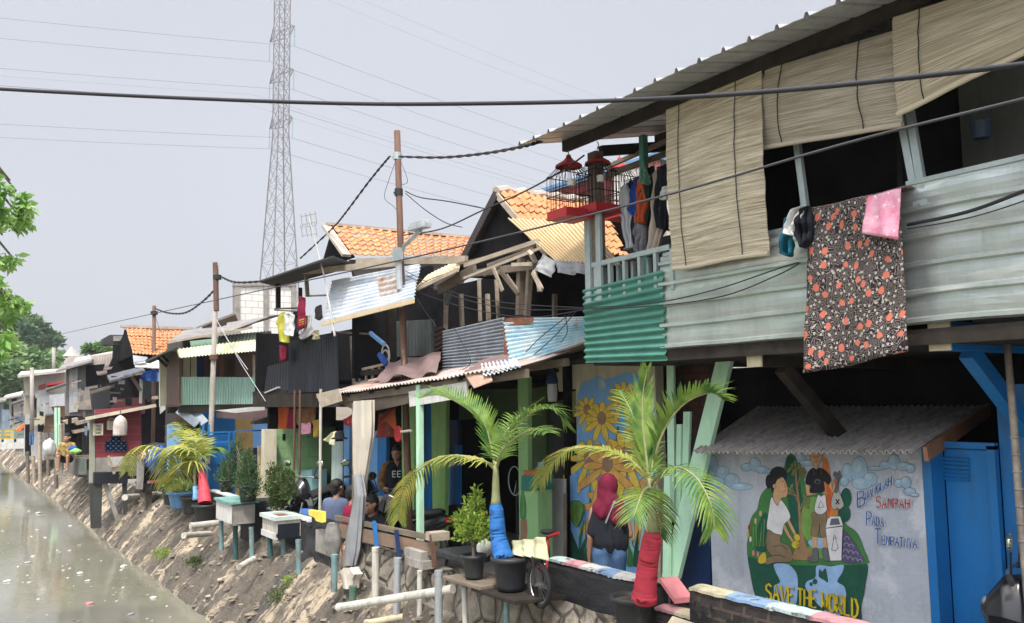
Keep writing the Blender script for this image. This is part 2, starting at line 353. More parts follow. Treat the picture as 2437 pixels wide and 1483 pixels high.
vor=node(t_,'ShaderNodeTexVoronoi'); vor.feature='DISTANCE_TO_EDGE'; vor.inputs['Scale'].default_value=5.5; t_.links.new(da.outputs[0],vor.inputs['Vector'])
vcl=node(t_,'ShaderNodeTexVoronoi'); vcl.inputs['Scale'].default_value=5.5; t_.links.new(da.outputs[0],vcl.inputs['Vector']); gy=node(t_,'ShaderNodeRGBToBW'); t_.links.new(vcl.outputs['Color'],gy.inputs[0])
c_=mixn(t_,gy.outputs[0],(.20,.165,.122,1),(.10,.084,.068,1))
c_=mixn(t_,ramp(t_,nois(t_,vo,14,8,.75),.4,.62),c_,(.19,.16,.125,1))
c_=mixn(t_,ramp(t_,nois(t_,vo,7,9,.8),.56,.66),c_,(.09,.078,.066,1))
vs=mapped(t_,(.35,2.4,.35)); c_=mixn(t_,ramp(t_,nois(t_,vs,.9,7,.65),.52,.60,(0,0,0,1),(.85,.85,.85,1)),c_,(.075,.07,.064,1))
mk_=node(t_,'ShaderNodeMath',operation='MULTIPLY'); t_.links.new(ramp(t_,nois(t_,mapped(t_,(.3,1.5,.3),rot=(0,0,.1)),1.2,8,.7),.52,.56),mk_.inputs[0]); t_.links.new(ramp(t_,nois(t_,vo,1.1,6,.7),.41,.50),mk_.inputs[1])
c_=mixn(t_,mk_.outputs[0],c_,(.58,.475,.34,1))
c_=mixn(t_,ramp(t_,vor.outputs['Distance'],.0,.03,(.4,.4,.4,1),(0,0,0,1)),c_,(.05,.045,.038,1))
c_=mixn(t_,ramp(t_,nois(t_,vo,1.9,7),.60,.70,(0,0,0,1),(.6,.6,.6,1)),c_,(.09,.11,.04,1))
sz_=node(t_,'ShaderNodeSeparateXYZ'); t_.links.new(vo,sz_.inputs[0]); wz=node(t_,'ShaderNodeMath',operation='MULTIPLY_ADD'); wz.inputs[1].default_value=.25; t_.links.new(nois(t_,vo,5,4),wz.inputs[0]); t_.links.new(sz_.outputs[2],wz.inputs[2])
c_=mixn(t_,ramp(t_,wz.outputs[0],.0,1.0,(0,0,0,1),(0,0,0,1)),c_,(.04,.036,.03,1))
t_.links.new(c_,b_.inputs['Base Color']); b_.inputs['Roughness'].default_value=.85
p_=bumpn(t_,b_,ramp(t_,vor.outputs['Distance'],0,.10),.4,.05); bumpn(t_,b_,nois(t_,vo,22,8,.75),1,.07,p_)
bankmat=m_
def bankz(u,y):
    return (-1.18+1.18*u) if u<=1 else 0
def bank(u,v):
    y=-6*(1-v)+v*0+v*v*150 if False else (-6+156*(v**1.9))
    top=4.72 if y<40 else 4.72-.012*(y-40)**1.05
    x=bx(y)-.08+(top-bx(y)+.08)*u
    z=-1.18+1.2*u+.05*math.sin(u*3.1)
    p=V((x,y,z)); k=min(1,u*8)*(1-.7*max(0,u-.8)*5)
    strip=NZ.noise(V((u*.8,y*2.2,1)))*.05
    lump=NZ.noise(V((x*3.5,y*3.5,z*3.5)))*.05+abs(NZ.noise(V((x*7,y*8,z*7))))*.06+NZ.noise(V((x*17,y*17,z*17)))*.022
    return p+V((-.7,0,.7))*k*(strip+lump)
g=M(); g.grid(bank,36,1500); g.build('embankment',bankmat,smooth=True)['kind']='structure'
walk=mat('worn concrete walkway',(.30,.28,.25,1),(.20,.19,.17,1),sc=2,rough=.9,bump=.5,grime=.3)
g=M(); g.box(4.7,9.5,-10,46,-.4,.02); struct(g.build('walkway',walk))
earth=mat('packed earth',(.20,.16,.11,1),(.12,.10,.07,1),sc=.8,rough=.95,bump=.8,bsc=8)
g=M(); g.poly([(-900,-300,-1.9),(900,-300,-1.9),(900,1200,-1.9),(-900,1200,-1.9)]); struct(g.build('ground',earth))
g=M(); g.box(9.5,400,-60,400,-2.2,-.02); g.box(9.4,9.6,46,160,-2.2,-.03); g.grid(lambda u,v:V(((4.72-.012*max(0,44+116*v-40)**1.05)*(1-u)+9.6*u,44+116*v,-.02)),4,40); struct(g.build('terrain',earth))
def lbank(u,v):
    y=-12+170*v; x=-6.2-1.6*u; z=-1.25+1.3*u
    return V((x,y,z))+V((.1*NZ.noise(V((u*4,y,0))),0,.1*NZ.noise(V((u*4,y*1.3,5)))))
g=M(); g.grid(lbank,6,150); g.add([(-7.8,-12,.05),(-7.8,158,.05),(-200,158,.05),(-200,-12,.05)],[(0,1,2,3)]); g.build('far_bank',bankmat,smooth=True)['kind']='structure'
# ---------------------------------------------------------------- the near two-storey house
NY=6.66; FX=5.2
nh=thing('metal_clad_house','two storey house clad in silvery metal sheet with a jutting upper floor and tin roof','house',(6,3,0))
roofz=lambda x:4.68+.2*(x-4.5)
def roofsheet():
    mm=M(); n=34; y0,y1=-1.2,6.78
    prof=[]
    for i in range(n):
        a=y0+(y1-y0)*i/n; b=(y1-y0)/n
        prof+=[(a,0),(a+b*.34,.004),(a+b*.5,0),(a+b*.8,0),(a+b*.86,.032),(a+b*.94,.032)]
    prof.append((y1,0))
    o=len(mm.v); N=len(prof)
    for x in (4.5,6.5,9.4):
        for y,h in prof: mm.v.append((x,y,roofz(x)+h+.012*math.sin(y*2.1+x)))
    for j in range(2):
        for i in range(N-1):
            mm.f.append([j*N+i,j*N+i+1,(j+1)*N+i+1,(j+1)*N+i]); mm.mi.append(0); mm.uv.append(None)
    return mm
roofsheet().build('roof',roofmetal,nh,solid=.004)
b=M()
for x in (5.0,6.2,7.6): b.box(x-.03,x+.03,-1.2,6.72,roofz(x)-.11,roofz(x)-.006)
b.build('purlin',wooddark,nh)
b=M()
for y in (6.6,5.5,4.2,3.0,1.6,.2):
    b.beam((5.35,y,roofz(5.35)-.15),(9.2,y,roofz(9.2)-.15),.06,.1)
b.build('rafter',wooddark,nh)
b=M(); b.box(5.2,9.2,-1.2,6.6,2.6,2.70); b.build('upper_floor',wooddark,nh)
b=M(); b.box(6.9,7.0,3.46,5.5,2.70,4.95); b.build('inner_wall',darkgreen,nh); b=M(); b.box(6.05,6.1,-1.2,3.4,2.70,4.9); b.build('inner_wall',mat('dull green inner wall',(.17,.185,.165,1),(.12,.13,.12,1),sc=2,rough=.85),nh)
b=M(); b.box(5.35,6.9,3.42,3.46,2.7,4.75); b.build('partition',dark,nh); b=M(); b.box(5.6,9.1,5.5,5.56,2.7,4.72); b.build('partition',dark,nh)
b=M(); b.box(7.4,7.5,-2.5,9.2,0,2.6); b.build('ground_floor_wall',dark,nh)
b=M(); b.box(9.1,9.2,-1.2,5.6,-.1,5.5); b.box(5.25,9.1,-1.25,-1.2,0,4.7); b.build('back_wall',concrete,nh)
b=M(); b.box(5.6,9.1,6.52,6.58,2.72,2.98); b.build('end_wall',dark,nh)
def panel(y0,y1,z0,z1,seed,flare=0):
    mm=M(); H_=z1-z0
    prof=[]; z=0
    while z<H_-.02:
        prof+=[(z,0),(z+.012,.028),(z+.035,.028),(z+.047,0),(z+.085,.005),(z+.125,.005),(z+.16,0)]; z+=.178
    prof=[p for p in prof if p[0]<H_]+[(H_,0)]
    o=0; ny=26
    for i in range(ny+1):
        y=y0+(y1-y0)*i/ny
        for z,h in prof:
            mm.v.append((FX-h-.012*NZ.noise(V((y*1.4,z*3,seed)))-.01*NZ.noise(V((y*4,z*6,seed+3))),y,z0+z+.012*NZ.noise(V((y*1.5,seed,0)))))
    N=len(prof)
    for i in range(ny):
        for k in range(N-1):
            mm.f.append([i*N+k,i*N+k+1,(i+1)*N+k+1,(i+1)*N+k]); mm.mi.append(0); mm.uv.append(None)
    return mm
panel(3.4,5.64,2.70,3.50,1).build('wall_sheet',galv,nh,solid=.003)
panel(-1.2,3.37,2.73,3.63,7).build('wall_sheet',galv,nh,solid=.003)
wavy((FX-.02,6.70,3.33),(FX-.02,5.58,3.38),(FX-.02,5.58,2.60),(FX-.02,6.70,2.63),11,.014,'h',wob=.003,sub=8,rows=10).build('green_sheet',greensheet,nh,solid=.003)
b=M(); b.box(FX-.01,FX+.05,3.3,-1.2,3.63,3.66); b.box(FX-.004,FX+.06,3.4,5.6,3.5,3.53); b.build('rail',steelc,nh)
b=M()   # balcony railing of steel studs
A=P(1412,632,FX); B=P(1597,588,FX)
b.beam(A,B,.05,.045)
for k in range(6):
    px=1420+36*k; t=(px-1412)/185; q=lerp(A,B,t); b.box(FX-.02,FX+.02,q.y-.018,q.y+.018,3.2,q.z-.02); b.box(FX+.05,FX+.09,q.y-.05,q.y-.02,3.2,q.z-.03)
b.build('railing',steelc,nh)
b=M(); b.box(FX,FX+.1,6.5,6.62,2.7,4.66); b.build('corner_post',wood,nh)
b=M(); b.box(FX-.03,FX+.0,6.58,6.66,3.2,4.1); b.box(FX-.03,FX+.0,6.42,6.49,3.2,4.08); b.build('post_channel',steelc,nh)
b=M(); q=P(1530,500,FX+.25); b.box(FX+.25,FX+.31,q.y-.03,q.y+.03,2.7,4.75); b.build('post',greensheet,nh)
for (a,c) in (((1897,340),(1917,495)),((2150,305),(2178,452)),((2172,305),(2196,450))):
    p=P(*a,FX+.05); q=P(*c,FX+.02); mm=M(); d=(q-p); mm.beam(p-d*.35,q+d*.25,.05,.035,(1,0,0)); mm.build('window_post',steelc,nh)
q=P(1400,520,FX+.4); b=M(); b.beam(P(1455,395,FX+.9)+V((0,.2,0)),P(1600,330,FX+.35),.04); b.build('hanging_rail',wood,nh)
# beams that carry the upper floor
creamend=mat('cream beam paint',(.50,.44,.30,1),rough=.8,grime=.5)
def bracket(y,z,mt,endm,bracez,xin=.9):
    mm=M(); mm.box(FX+.05,9,y-.07,y+.07,z-.09,z+.09); o=mm.build('beam',mt,nh,bevel=.006)
    e=M(); e.box(FX+.035,FX+.05,y-.072,y+.072,z-.092,z+.092); pa(e.build('beam_end',endm),o)
    e=M(); e.beam((FX+.35,y,z-.09),(FX+.35+xin,y,z-bracez),.09,.11); e.build('brace',mt,nh)
q=P(1797,845,FX+.05); bracket(q.y,q.z,wooddark,creamend,.85)
q=P(2238,800,FX+.05); bracket(q.y,q.z,blue,creamend,.95,1.1)
# bamboo blinds
def blind(corn,mt,label,seed,bulge=.05):
    A,B,C,D=[V(c) for c in corn]; nn=qn(A,B,C,D)
    t=thing('bamboo_blind',label,'blind',lerp(A,B,.5))
    def fn(u,v):
        p=bil(A,B,C,D,u,v)
        return p+nn*(bulge*math.sin(math.pi*min(1,v*1.05))*math.sin(math.pi*(.15+.7*u))+.012*NZ.noise(V((u*3,v*9,seed))))+V((0,0,.035*v*NZ.noise(V((u*2.2,seed,1)))))
    s=M(); s.grid(fn,20,60); s.build('slats',mt,t,solid=.008)
    s=M(); s.tube([fn(u/12,1.0)+nn*.01 for u in range(13)],.018,8); s.build('bottom_roll',mt,t)
    for u in (.16,.76):
        s=M(); s.tube([fn(u+.01*NZ.noise(V((v,seed,0))),v/20)+nn*.018 for v in range(21)],.004,5); s.build('pull_cord',cable,t)
    return t
blind([P(1586,262,4.98),P(1813,168,4.98),P(1831,602,5.12),P(1602,640,5.12)],bam1,'long bamboo blind lowered over the balcony beside the hanging laundry','b1' and 1)
blind([P(1820,166,5.0),P(2132,72,5.0),P(2150,296,5.1),P(1815,352,5.1)],bam2,'greyish bamboo blind half lowered above the flowered blanket',2,.06)
blind([P(2126,42,4.94),P(2620,-115,4.94),P(2600,40,5.02),P(2138,272,5.02)],bam1,'slanting bamboo blind at the near end under the roof edge',3,.05)
# small blue basket inside
bdim=mat('dim blue plastic',(.05,.09,.16,1),rough=.5)
t=thing('plastic_basket','small blue plastic basket hanging in the dark upper window','basket',P(2335,315,5.75))
c=P(2335,312,5.75); s=M(); s.lathe(c,[(.05,-.05),(.07,.06),(.066,.06),(.046,-.045),(.001,-.045)],14); s.build('tub',bdim,t)
s=M(); s.tube([c+V((0,.066*math.cos(a),.06+.11*math.sin(a))) for a in [math.pi*i/10 for i in range(11)]],.005,6); s.build('handle',bdim,t)
s=M(); s.tube([c+V((0,0,.16)),c+V((.0,0,.75))],.003,5); s.build('hanging_string',wire,t)
# ---------------------------------------------------------------- painted murals (flat paint on real walls)
PAINT={}
def paint(n,c,**k):
    if n not in PAINT: PAINT[n]=mat('wall paint '+n,c,None,sc=6,rough=.85,grime=.12,bump=.5,bsc=22)
    return PAINT[n]
def crom(pts,k=4):
    n=len(pts); o=[]
    for i in range(n):
        a,b,c,d=[pts[(i+j-1)%n] for j in range(4)]
        for s in range(k):
            t=s/k; o.append(tuple(.5*(2*b[q]+(c[q]-a[q])*t+(2*a[q]-5*b[q]+4*c[q]-d[q])*t*t+(3*b[q]-a[q]-3*c[q]+d[q])*t**3) for q in (0,1)))
    return o
class Mural:
    def __init__(s,X): s.X=X; s.mm=M(); s.mats=[]; s.k=0
    def c(s,m):
        if m not in s.mats: s.mats.append(m)
        s.mm.m=s.mats.index(m)
    def raw(s,pts,m):
        s.c(m); s.k+=1; x=s.X-.0016-.00005*s.k
        pp=[P(a,b,s.X) for a,b in pts]; s.mm.poly([(x,p.y,p.z) for p in pp])
    def blob(s,pts,m,line=None,w=1.6,smooth=True):
        q=crom(pts) if smooth else pts
        if line: s.ribbon(q,w*2,line,True)
        s.raw(q,m)
    def ell(s,cx,cy,rx,ry,m,line=None,rot=0,w=1.4):
        f=lambda e:[(cx+(rx+e)*math.cos(a)*math.cos(rot)-(ry+e)*math.sin(a)*math.sin(rot),cy+(rx+e)*math.cos(a)*math.sin(rot)+(ry+e)*math.sin(a)*math.cos(rot)) for a in [2*math.pi*i/20 for i in range(20)]]
        if line: s.raw(f(w),line)
        s.raw(f(0),m)
    def ribbon(s,pts,w,m,closed=False):
        s.c(m); s.k+=1; x=s.X-.0016-.00005*s.k
        n=len(pts); L=[];Rr=[]
        for i in range(n):
            a=pts[(i-1)%n] if closed or i>0 else pts[i]; b=pts[(i+1)%n] if closed or i<n-1 else pts[i]
            dx,dy=b[0]-a[0],b[1]-a[1]; l=math.hypot(dx,dy) or 1
            ww=w[i] if isinstance(w,list) else w
            L.append((pts[i][0]-dy/l*ww/2,pts[i][1]+dx/l*ww/2)); Rr.append((pts[i][0]+dy/l*ww/2,pts[i][1]-dx/l*ww/2))
        pr=[P(a,b,s.X) for a,b in L+Rr]; v=[(x,p.y,p.z) for p in pr]
        fs=[(i,(i+1)%n,n+(i+1)%n,n+i) for i in range(n if closed else n-1)]
        s.mm.add(v,fs)
    def build(s,name,parent): return s.mm.build(name,s.mats,parent)
FONT={'A':[[(0,0),(.5,1),(1,0)],[(.2,.38),(.8,.38)]],'B':[[(0,0),(0,1),(.75,.95),(.85,.75),(.7,.55),(0,.52)],[(.7,.55),(1,.4),(.95,.12),(.7,0),(0,0)]],
'D':[[(0,0),(0,1),(.6,.92),(1,.55),(.85,.15),(.5,0),(0,0)]],'E':[[(1,1),(0,1),(0,0),(1,0)],[(0,.52),(.8,.52)]],'G':[[(1,.85),(.6,1),(.15,.85),(0,.5),(.15,.12),(.6,0),(1,.15),(1,.45),(.6,.45)]],
'H':[[(0,0),(0,1)],[(1,0),(1,1)],[(0,.5),(1,.5)]],'L':[[(0,1),(0,0),(.9,0)]],'M':[[(0,0),(.08,1),(.5,.35),(.92,1),(1,0)]],'N':[[(0,0),(0,1),(1,0),(1,1)]],'O':[[(.5,1),(.1,.82),(0,.5),(.1,.15),(.5,0),(.9,.15),(1,.5),(.9,.82),(.5,1)]],
'P':[[(0,0),(0,1),(.75,.95),(.95,.75),(.75,.5),(0,.45)]],'R':[[(0,0),(0,1),(.75,.95),(.95,.75),(.75,.5),(0,.47),(.95,0)]],'S':[[(.95,.85),(.55,1),(.1,.85),(.1,.62),(.85,.4),(.95,.15),(.5,0),(.05,.12)]],
'T':[[(0,1),(1,1)],[(.5,1),(.5,0)]],'U':[[(0,1),(.03,.25),(.3,0),(.7,0),(.97,.25),(1,1)]],'V':[[(0,1),(.5,0),(1,1)]],'W':[[(0,1),(.22,0),(.5,.6),(.78,0),(1,1)]],'Y':[[(0,1),(.5,.5),(1,1)],[(.5,.5),(.5,0)]],
'1':[[(.2,.8),(.6,1),(.6,0)]],'7':[[(0,1),(1,1),(.4,0)]],'0':[[(.5,1),(.1,.82),(0,.5),(.1,.15),(.5,0),(.9,.15),(1,.5),(.9,.82),(.5,1)]],'3':[[(.05,.9),(.6,1),(.9,.75),(.5,.53),(.95,.28),(.6,0),(.05,.1)]],'4':[[(.75,0),(.75,1),(0,.3),(1,.3)]],'5':[[(.9,1),(.1,1),(.1,.55),(.7,.6),(.95,.3),(.6,0),(.05,.1)]]}
def word(mu,txt,p0,p1,h0,h1,w,m,back=None,off=(1.7,.6),bw=0,first=None,slant=0):
    for lay in ((back,),(m,)) if back else ((m,),):
        n=len(txt); x=0; big=1.25 if first else 1
        tot=sum((.62 if ch==' ' else 1) for ch in txt)
        pos=0
        for i,ch in enumerate(txt):
            ww=.62 if ch==' ' else 1
            t0=pos/tot; pos+=ww
            if ch==' ': continue
            h=(h0+(h1-h0)*t0)*(first if (first and i==0) else 1)
            bx0=p0[0]+(p1[0]-p0[0])*t0; by0=p0[1]+(p1[1]-p0[1])*t0
            stepx=(p1[0]-p0[0])/tot; stepy=(p1[1]-p0[1])/tot
            for st in FONT[ch]:
                q=[(bx0+stepx*.78*a+slant*h*b,by0+stepy*.78*a-h*b) for a,b in st]
                if lay[0] is back and back: q=[(a+off[0],b+off[1]) for a,b in q]; mu.ribbon(q,w*.8+bw*1.2,back)
                else: mu.ribbon(q,w,m)
pk=paint('black',(.015,.015,.018,1)); pgd=paint('deep green',(.012,.09,.055,1)); pgr=paint('leaf green',(.05,.19,.05,1)); pgl=paint('light green',(.17,.33,.07,1)); polv=paint('olive',(.16,.20,.06,1))
pbl=paint('pale blue',(.30,.47,.72,1)); pcl=paint('cloud blue',(.33,.49,.62,1)); pch=paint('cloud highlight',(.44,.57,.66,1)); pwh=paint('white',(.68,.68,.68,1)); psk=paint('skin',(.56,.34,.18,1)); pbr=paint('khaki',(.22,.16,.09,1)); pye=paint('glove yellow',(.58,.45,.04,1)); psoil=paint('soil brown',(.30,.18,.09,1))
por=paint('orange',(.58,.20,.04,1)); pgy=paint('grey',(.12,.13,.14,1)); ppu=paint('rock purple',(.09,.075,.15,1)); pli=paint('lilac',(.34,.32,.42,1)); pred=paint('lettering red',(.40,.02,.03,1)); pblu=paint('lettering blue',(.015,.10,.36,1)); pylw=paint('lettering yellow',(.62,.47,.02,1)); pdo=paint('dark outline',(.05,.06,.02,1))
pfy=paint('petal yellow',(.86,.64,.10,1)); pfo=paint('petal orange',(.82,.45,.13,1)); pfc=paint('flower centre',(.36,.24,.17,1)); pou=paint('petal outline',(.30,.14,.03,1)); ptq=paint('turquoise',(.40,.66,.70,1)); ppk=paint('coping pink',(.62,.22,.24,1),c3=(.35,.3,.27,1),t3=.63,sc3=9) if False else paint('coping pink',(.62,.22,.24,1)); pcb=paint('coping blue',(.16,.34,.66,1)); pcy=paint('coping cream yellow',(.72,.64,.30,1))
# ---------------------------------------------------------------- shed with the globe mural
MX=6.0
sh=thing('painted_shed','low grey shed painted with two figures tending the earth, under a cement sheet roof','shed',(MX,4.8,0))
q0=P(1685,1085,MX); q1=P(2192,1068,MX); ya,yb=q1.y,q0.y
b=M(); b.slab([(MX,yb,0),(MX,ya,0),(MX,ya,q1.z+.05),(MX,yb,q0.z+.1)],.1,(1,0,0)); b.build('front_wall',greyplaster,sh)
b=M(); b.box(MX+.1,MX+1.3,yb-.1,yb,0,1.85); b.build('side_wall',greyplaster,sh)
b=M(); b.slab([(MX-.002,ya-.07,0),(MX-.002,ya-.004,0),(MX-.002,ya-.004,q1.z+.03),(MX-.002,ya-.07,q1.z+.02)],.16,(1,0,0)); b.build('door_jamb',blue,sh)
mu=Mural(MX)
def cloud(parts):
    for (x,y,rx,ry) in parts: mu.ell(x,y,rx,ry,pcl,pgy,w=1)
    for (x,y,rx,ry) in parts: mu.ell(x-rx*.1,y-ry*.15,rx*.86,ry*.84,pcl)
    for (x,y,rx,ry) in parts: mu.ell(x-rx*.2,y-ry*.35,rx*.5,ry*.45,pch)
cloud([(1697,1108,12,24),(1720,1125,16,16),(1742,1143,17,16),(1765,1158,26,8),(1703,1148,22,14)])
cloud([(1778,1112,14,9),(1797,1105,14,16),(1815,1118,16,8),(1838,1122,20,5)])
cloud([(1885,1096,30,5),(1905,1092,12,12),(1922,1102,20,6)])
cloud([(2018,1125,14,22),(2045,1120,20,34),(2072,1140,16,16),(2010,1145,10,12),(2052,1150,24,14)])
cloud([(2085,1115,20,5),(2108,1107,14,9),(2128,1100,14,18),(2150,1110,16,10),(2168,1115,10,10)])
cloud([(2140,1150,10,10),(2157,1148,12,14),(2166,1170,14,9),(2178,1178,10,4)])
mu.blob([(1786,1330),(1784,1260),(1792,1228),(1804,1212),(1812,1180),(1832,1158),(1850,1170),(1866,1120),(1876,1086),(1890,1084),(1906,1120),(1925,1165),(1975,1180),(2000,1205),(2012,1245),(2040,1268),(2056,1305),(2060,1340),(1960,1350),(1860,1345)],pgr,pk,.8)
mu.blob([(1872,1150),(1872,1095),(1884,1086),(1896,1100),(1906,1150),(1915,1210),(1930,1250),(1890,1270),(1880,1220)],pgd)
mu.blob([(1800,1310),(1806,1250),(1826,1220),(1840,1300)],pgd); mu.blob([(1905,1250),(1920,1190),(1950,1190),(1960,1260),(1930,1290)],pgl)
for e in ((2015,1185,12,23),(2000,1200,12,14),(2010,1222,15,20),(1998,1238,12,18)): mu.ell(*e,pgd,pk,w=.8)
mu.blob([(1962,1088),(1972,1100),(1982,1150),(1992,1190),(1994,1232),(1968,1236),(1966,1180),(1958,1120)],por); mu.blob([(1966,1110),(1974,1140),(1980,1200),(1972,1230),(1969,1170)],paint('ember',(.55,.10,.03,1)))
mu.blob([(1783,1318),(1787,1360),(1800,1420),(1830,1490),(2030,1490),(2050,1440),(2060,1390),(2061,1338),(1990,1343),(1920,1343),(1850,1338),(1810,1326)],pgd,pk,.9)
mu.blob([(1786,1312),(1830,1326),(1900,1330),(1980,1326),(2060,1330),(2060,1342),(1960,1346),(1860,1342),(1786,1325)],pgr)
mu.blob([(1843,1343),(1862,1341),(1882,1346),(1898,1368),(1900,1400),(1894,1440),(1868,1442),(1855,1410),(1848,1420),(1843,1395),(1858,1385),(1848,1362)],pbl,pgd,.6)
mu.blob([(1946,1346),(1980,1348),(2008,1344),(2006,1362),(1994,1384),(2012,1398),(2014,1440),(1990,1470),(1950,1440),(1920,1402),(1922,1384),(1942,1374)],pbl,pgd,.6)
mu.blob([(1952,1354),(1958,1360),(1966,1352),(1970,1366),(1972,1386),(1962,1380),(1950,1372)],pgd); mu.ell(1941,1384,6,7,pgd); mu.ell(1932,1390,4,5,pgd)
mu.blob([(1928,1320),(1936,1290),(1985,1288),(2000,1300),(1990,1330)],pgl); mu.blob([(1925,1288),(1958,1280),(1975,1300),(1940,1304)],pbl)
# rocks, sapling, flowers
mu.blob([(2006,1266),(2018,1270),(2036,1292),(2050,1318),(2056,1336),(2005,1334)],ppu,pk,.8)
for r_ in range(4):
    for k in range(4-r_ if r_ else 4):
        cx=2012+k*12+r_*1.5; cy=1328-r_*15+k*3
        mu.ribbon([(cx-5,cy),(cx-3,cy-5),(cx+1,cy-6.5),(cx+5,cy-4),(cx+6,cy+1)],1.6,pli)
mu.ribbon([(1909,1295),(1906,1250),(1903,1200),(1897,1150),(1895,1105)],[7,6,5,4,2.5],psoil)
for a in (((1903,1200),(1885,1160)),((1905,1215),(1918,1185)),((1899,1160),(1908,1125)),((1897,1140),(1886,1112)),((1905,1235),(1922,1205)),((1901,1180),(1880,1175))):
    mu.ribbon(list(a),2.2,psoil)
for (x,y,r_) in ((1885,1158,.5),(1882,1166,2.4),(1918,1183,-.6),(1922,1172,-.3),(1908,1122,.2),(1912,1130,-.5),(1886,1110,.2),(1894,1103,0),(1880,1118,.7),(1922,1203,-.7),(1925,1190,-.2),(1878,1174,1.2),(1903,1110,.1),(1915,1120,-.5),(1890,1125,.4)): mu.ell(x,y,3.6,8.5,polv,pk,rot=r_,w=.7)
for i in range(9): mu.ribbon([(1790+i*4,1300),(1788+i*4.5+(i%3)*2,1262-(i%4)*9)],1.8,pgl if i%2 else pgr)
for (x,y,m_) in ((1785,1255,pred),(1782,1272,pye),(1788,1283,pwh),(1800,1240,psk),(1812,1222,psk),(1795,1316,ppk),(1806,1319,ppk)): mu.ell(x,y,3,7,m_)
# kneeling woman
mu.ell(1832,1146,8,17,pk); mu.ell(1854,1132,21,22,pk); mu.ell(1846,1160,9,16,pk)
mu.blob([(1846,1158),(1852,1142),(1864,1136),(1872,1148),(1877,1166),(1873,1182),(1863,1184),(1858,1196),(1850,1206),(1842,1192),(1843,1172)],psk,pk,.9)
mu.ell(1845,1157,3.5,5,psk,pk,w=.7); mu.ribbon([(1862,1146),(1867,1144)],1.4,pk); mu.ribbon([(1856,1140),(1861,1137)],1.4,pk); mu.ribbon([(1869,1150),(1872,1160),(1867,1161)],1.1,pk); mu.ribbon([(1864,1170),(1870,1169),(1873,1164)],1.3,pred)
mu.ribbon([(1866,1248),(1880,1275),(1894,1295)],[9,8,7],pk); mu.ribbon([(1866,1248),(1880,1275),(1894,1295)],[7.5,6.5,5.5],psk); mu.ribbon([(1877,1236),(1888,1258),(1898,1278)],[9,8,7],pk); mu.ribbon([(1877,1236),(1888,1258),(1898,1278)],[7.5,6.5,5.5],psk)
mu.blob([(1838,1184),(1846,1196),(1854,1204),(1860,1190),(1872,1204),(1882,1224),(1881,1236),(1868,1248),(1862,1273),(1845,1268),(1828,1258),(1831,1225)],pwh,pk,.9)
mu.blob([(1829,1262),(1845,1270),(1860,1274),(1860,1290),(1878,1298),(1888,1318),(1884,1336),(1850,1338),(1826,1343),(1824,1330),(1838,1322),(1827,1305)],pbr,pk,.9); mu.ribbon([(1842,1300),(1862,1298),(1876,1308)],1.4,pk); mu.ribbon([(1836,1323),(1858,1321),(1872,1326)],1.4,pk)
mu.blob([(1806,1334),(1812,1320),(1822,1314),(1826,1324),(1824,1338),(1812,1341)],pye,pk,.9)
mu.blob([(1888,1328),(1898,1300),(1908,1276),(1914,1272),(1920,1296),(1932,1314),(1936,1330),(1910,1333)],psoil,None)
mu.ell(1896,1296,10,9,pye,pk,rot=.6,w=.9); mu.ell(1899,1279,7,9,pye,pk,rot=-.4,w=.9)
for k in range(4): mu.ribbon([(1898,1294+k*3),(1906,1297+k*3.4)],1.1,pk)
# standing figure with the bags
mu.ribbon([(1941,1272),(1942,1308)],11,psk); mu.ribbon([(1965,1272),(1966,1308)],11,psk)
mu.blob([(1937,1306),(1948,1306),(1950,1328),(1945,1337),(1930,1336),(1925,1328),(1936,1322)],pgy,pk,.8); mu.blob([(1960,1306),(1971,1306),(1974,1325),(1978,1332),(1964,1333)],pgy,pk,.8)
mu.blob([(1936,1220),(1967,1220),(1969,1245),(1971,1274),(1956,1276),(1953,1244),(1949,1274),(1933,1272),(1937,1240)],pbr,pk,.8)
mu.blob([(1933,1076),(1958,1076),(1957,1094),(1949,1106),(1948,1116),(1940,1116),(1939,1104),(1932,1094)],psk,pk,.7); mu.ribbon([(1941,1098),(1946,1100),(1951,1097)],1.4,pk); mu.ell(1940,1087,1.2,1.6,pk); mu.ell(1949,1087,1.2,1.6,pk); mu.ribbon([(1945,1088),(1944,1093),(1947,1093)],.9,pk)
mu.ribbon([(1924,1150),(1926,1176),(1950,1170),(1958,1164)],[10,10,8,7],psk); mu.ribbon([(1976,1148),(1984,1168),(1994,1146)],[10,9,8],psk)
mu.blob([(1928,1120),(1938,1113),(1946,1117),(1954,1113),(1968,1120),(1981,1138),(1975,1154),(1963,1146),(1963,1170),(1931,1173),(1932,1156),(1920,1152),(1921,1135)],pk)
mu.ribbon([(1939,1116),(1941,1130)],1,pgy); mu.ribbon([(1956,1116),(1958,1130)],1,pgy); mu.ell(1948,1146,7,6,pgy); mu.ell(1948,1147,5,4,pk)
mu.blob([(1950,1178),(1957,1182),(1966,1178),(1969,1200),(1970,1214),(1956,1224),(1942,1216),(1944,1196)],pwh,pk,.9)
mu.ribbon([(1950,1208),(1956,1190),(1963,1207),(1950,1208)],1.5,pk)
mu.blob([(1985,1176),(1992,1166),(2000,1172),(2008,1192),(2010,1204),(2000,1212),(1996,1208),(1986,1212),(1981,1198)],paint('bag grey',(.42,.40,.36,1)),pk,.9); mu.ribbon([(1992,1188),(2000,1200)],3,pk); mu.ribbon([(2000,1188),(1992,1200)],3,pk)
mu.blob([(1986,1130),(1990,1122),(1995,1128),(2001,1120),(2001,1130),(2006,1134),(1999,1142),(1996,1170),(1990,1170),(1992,1142)],pgy,pk,.6); mu.ell(1990,1145,4,7,paint('flame red',(.5,.12,.06,1)))
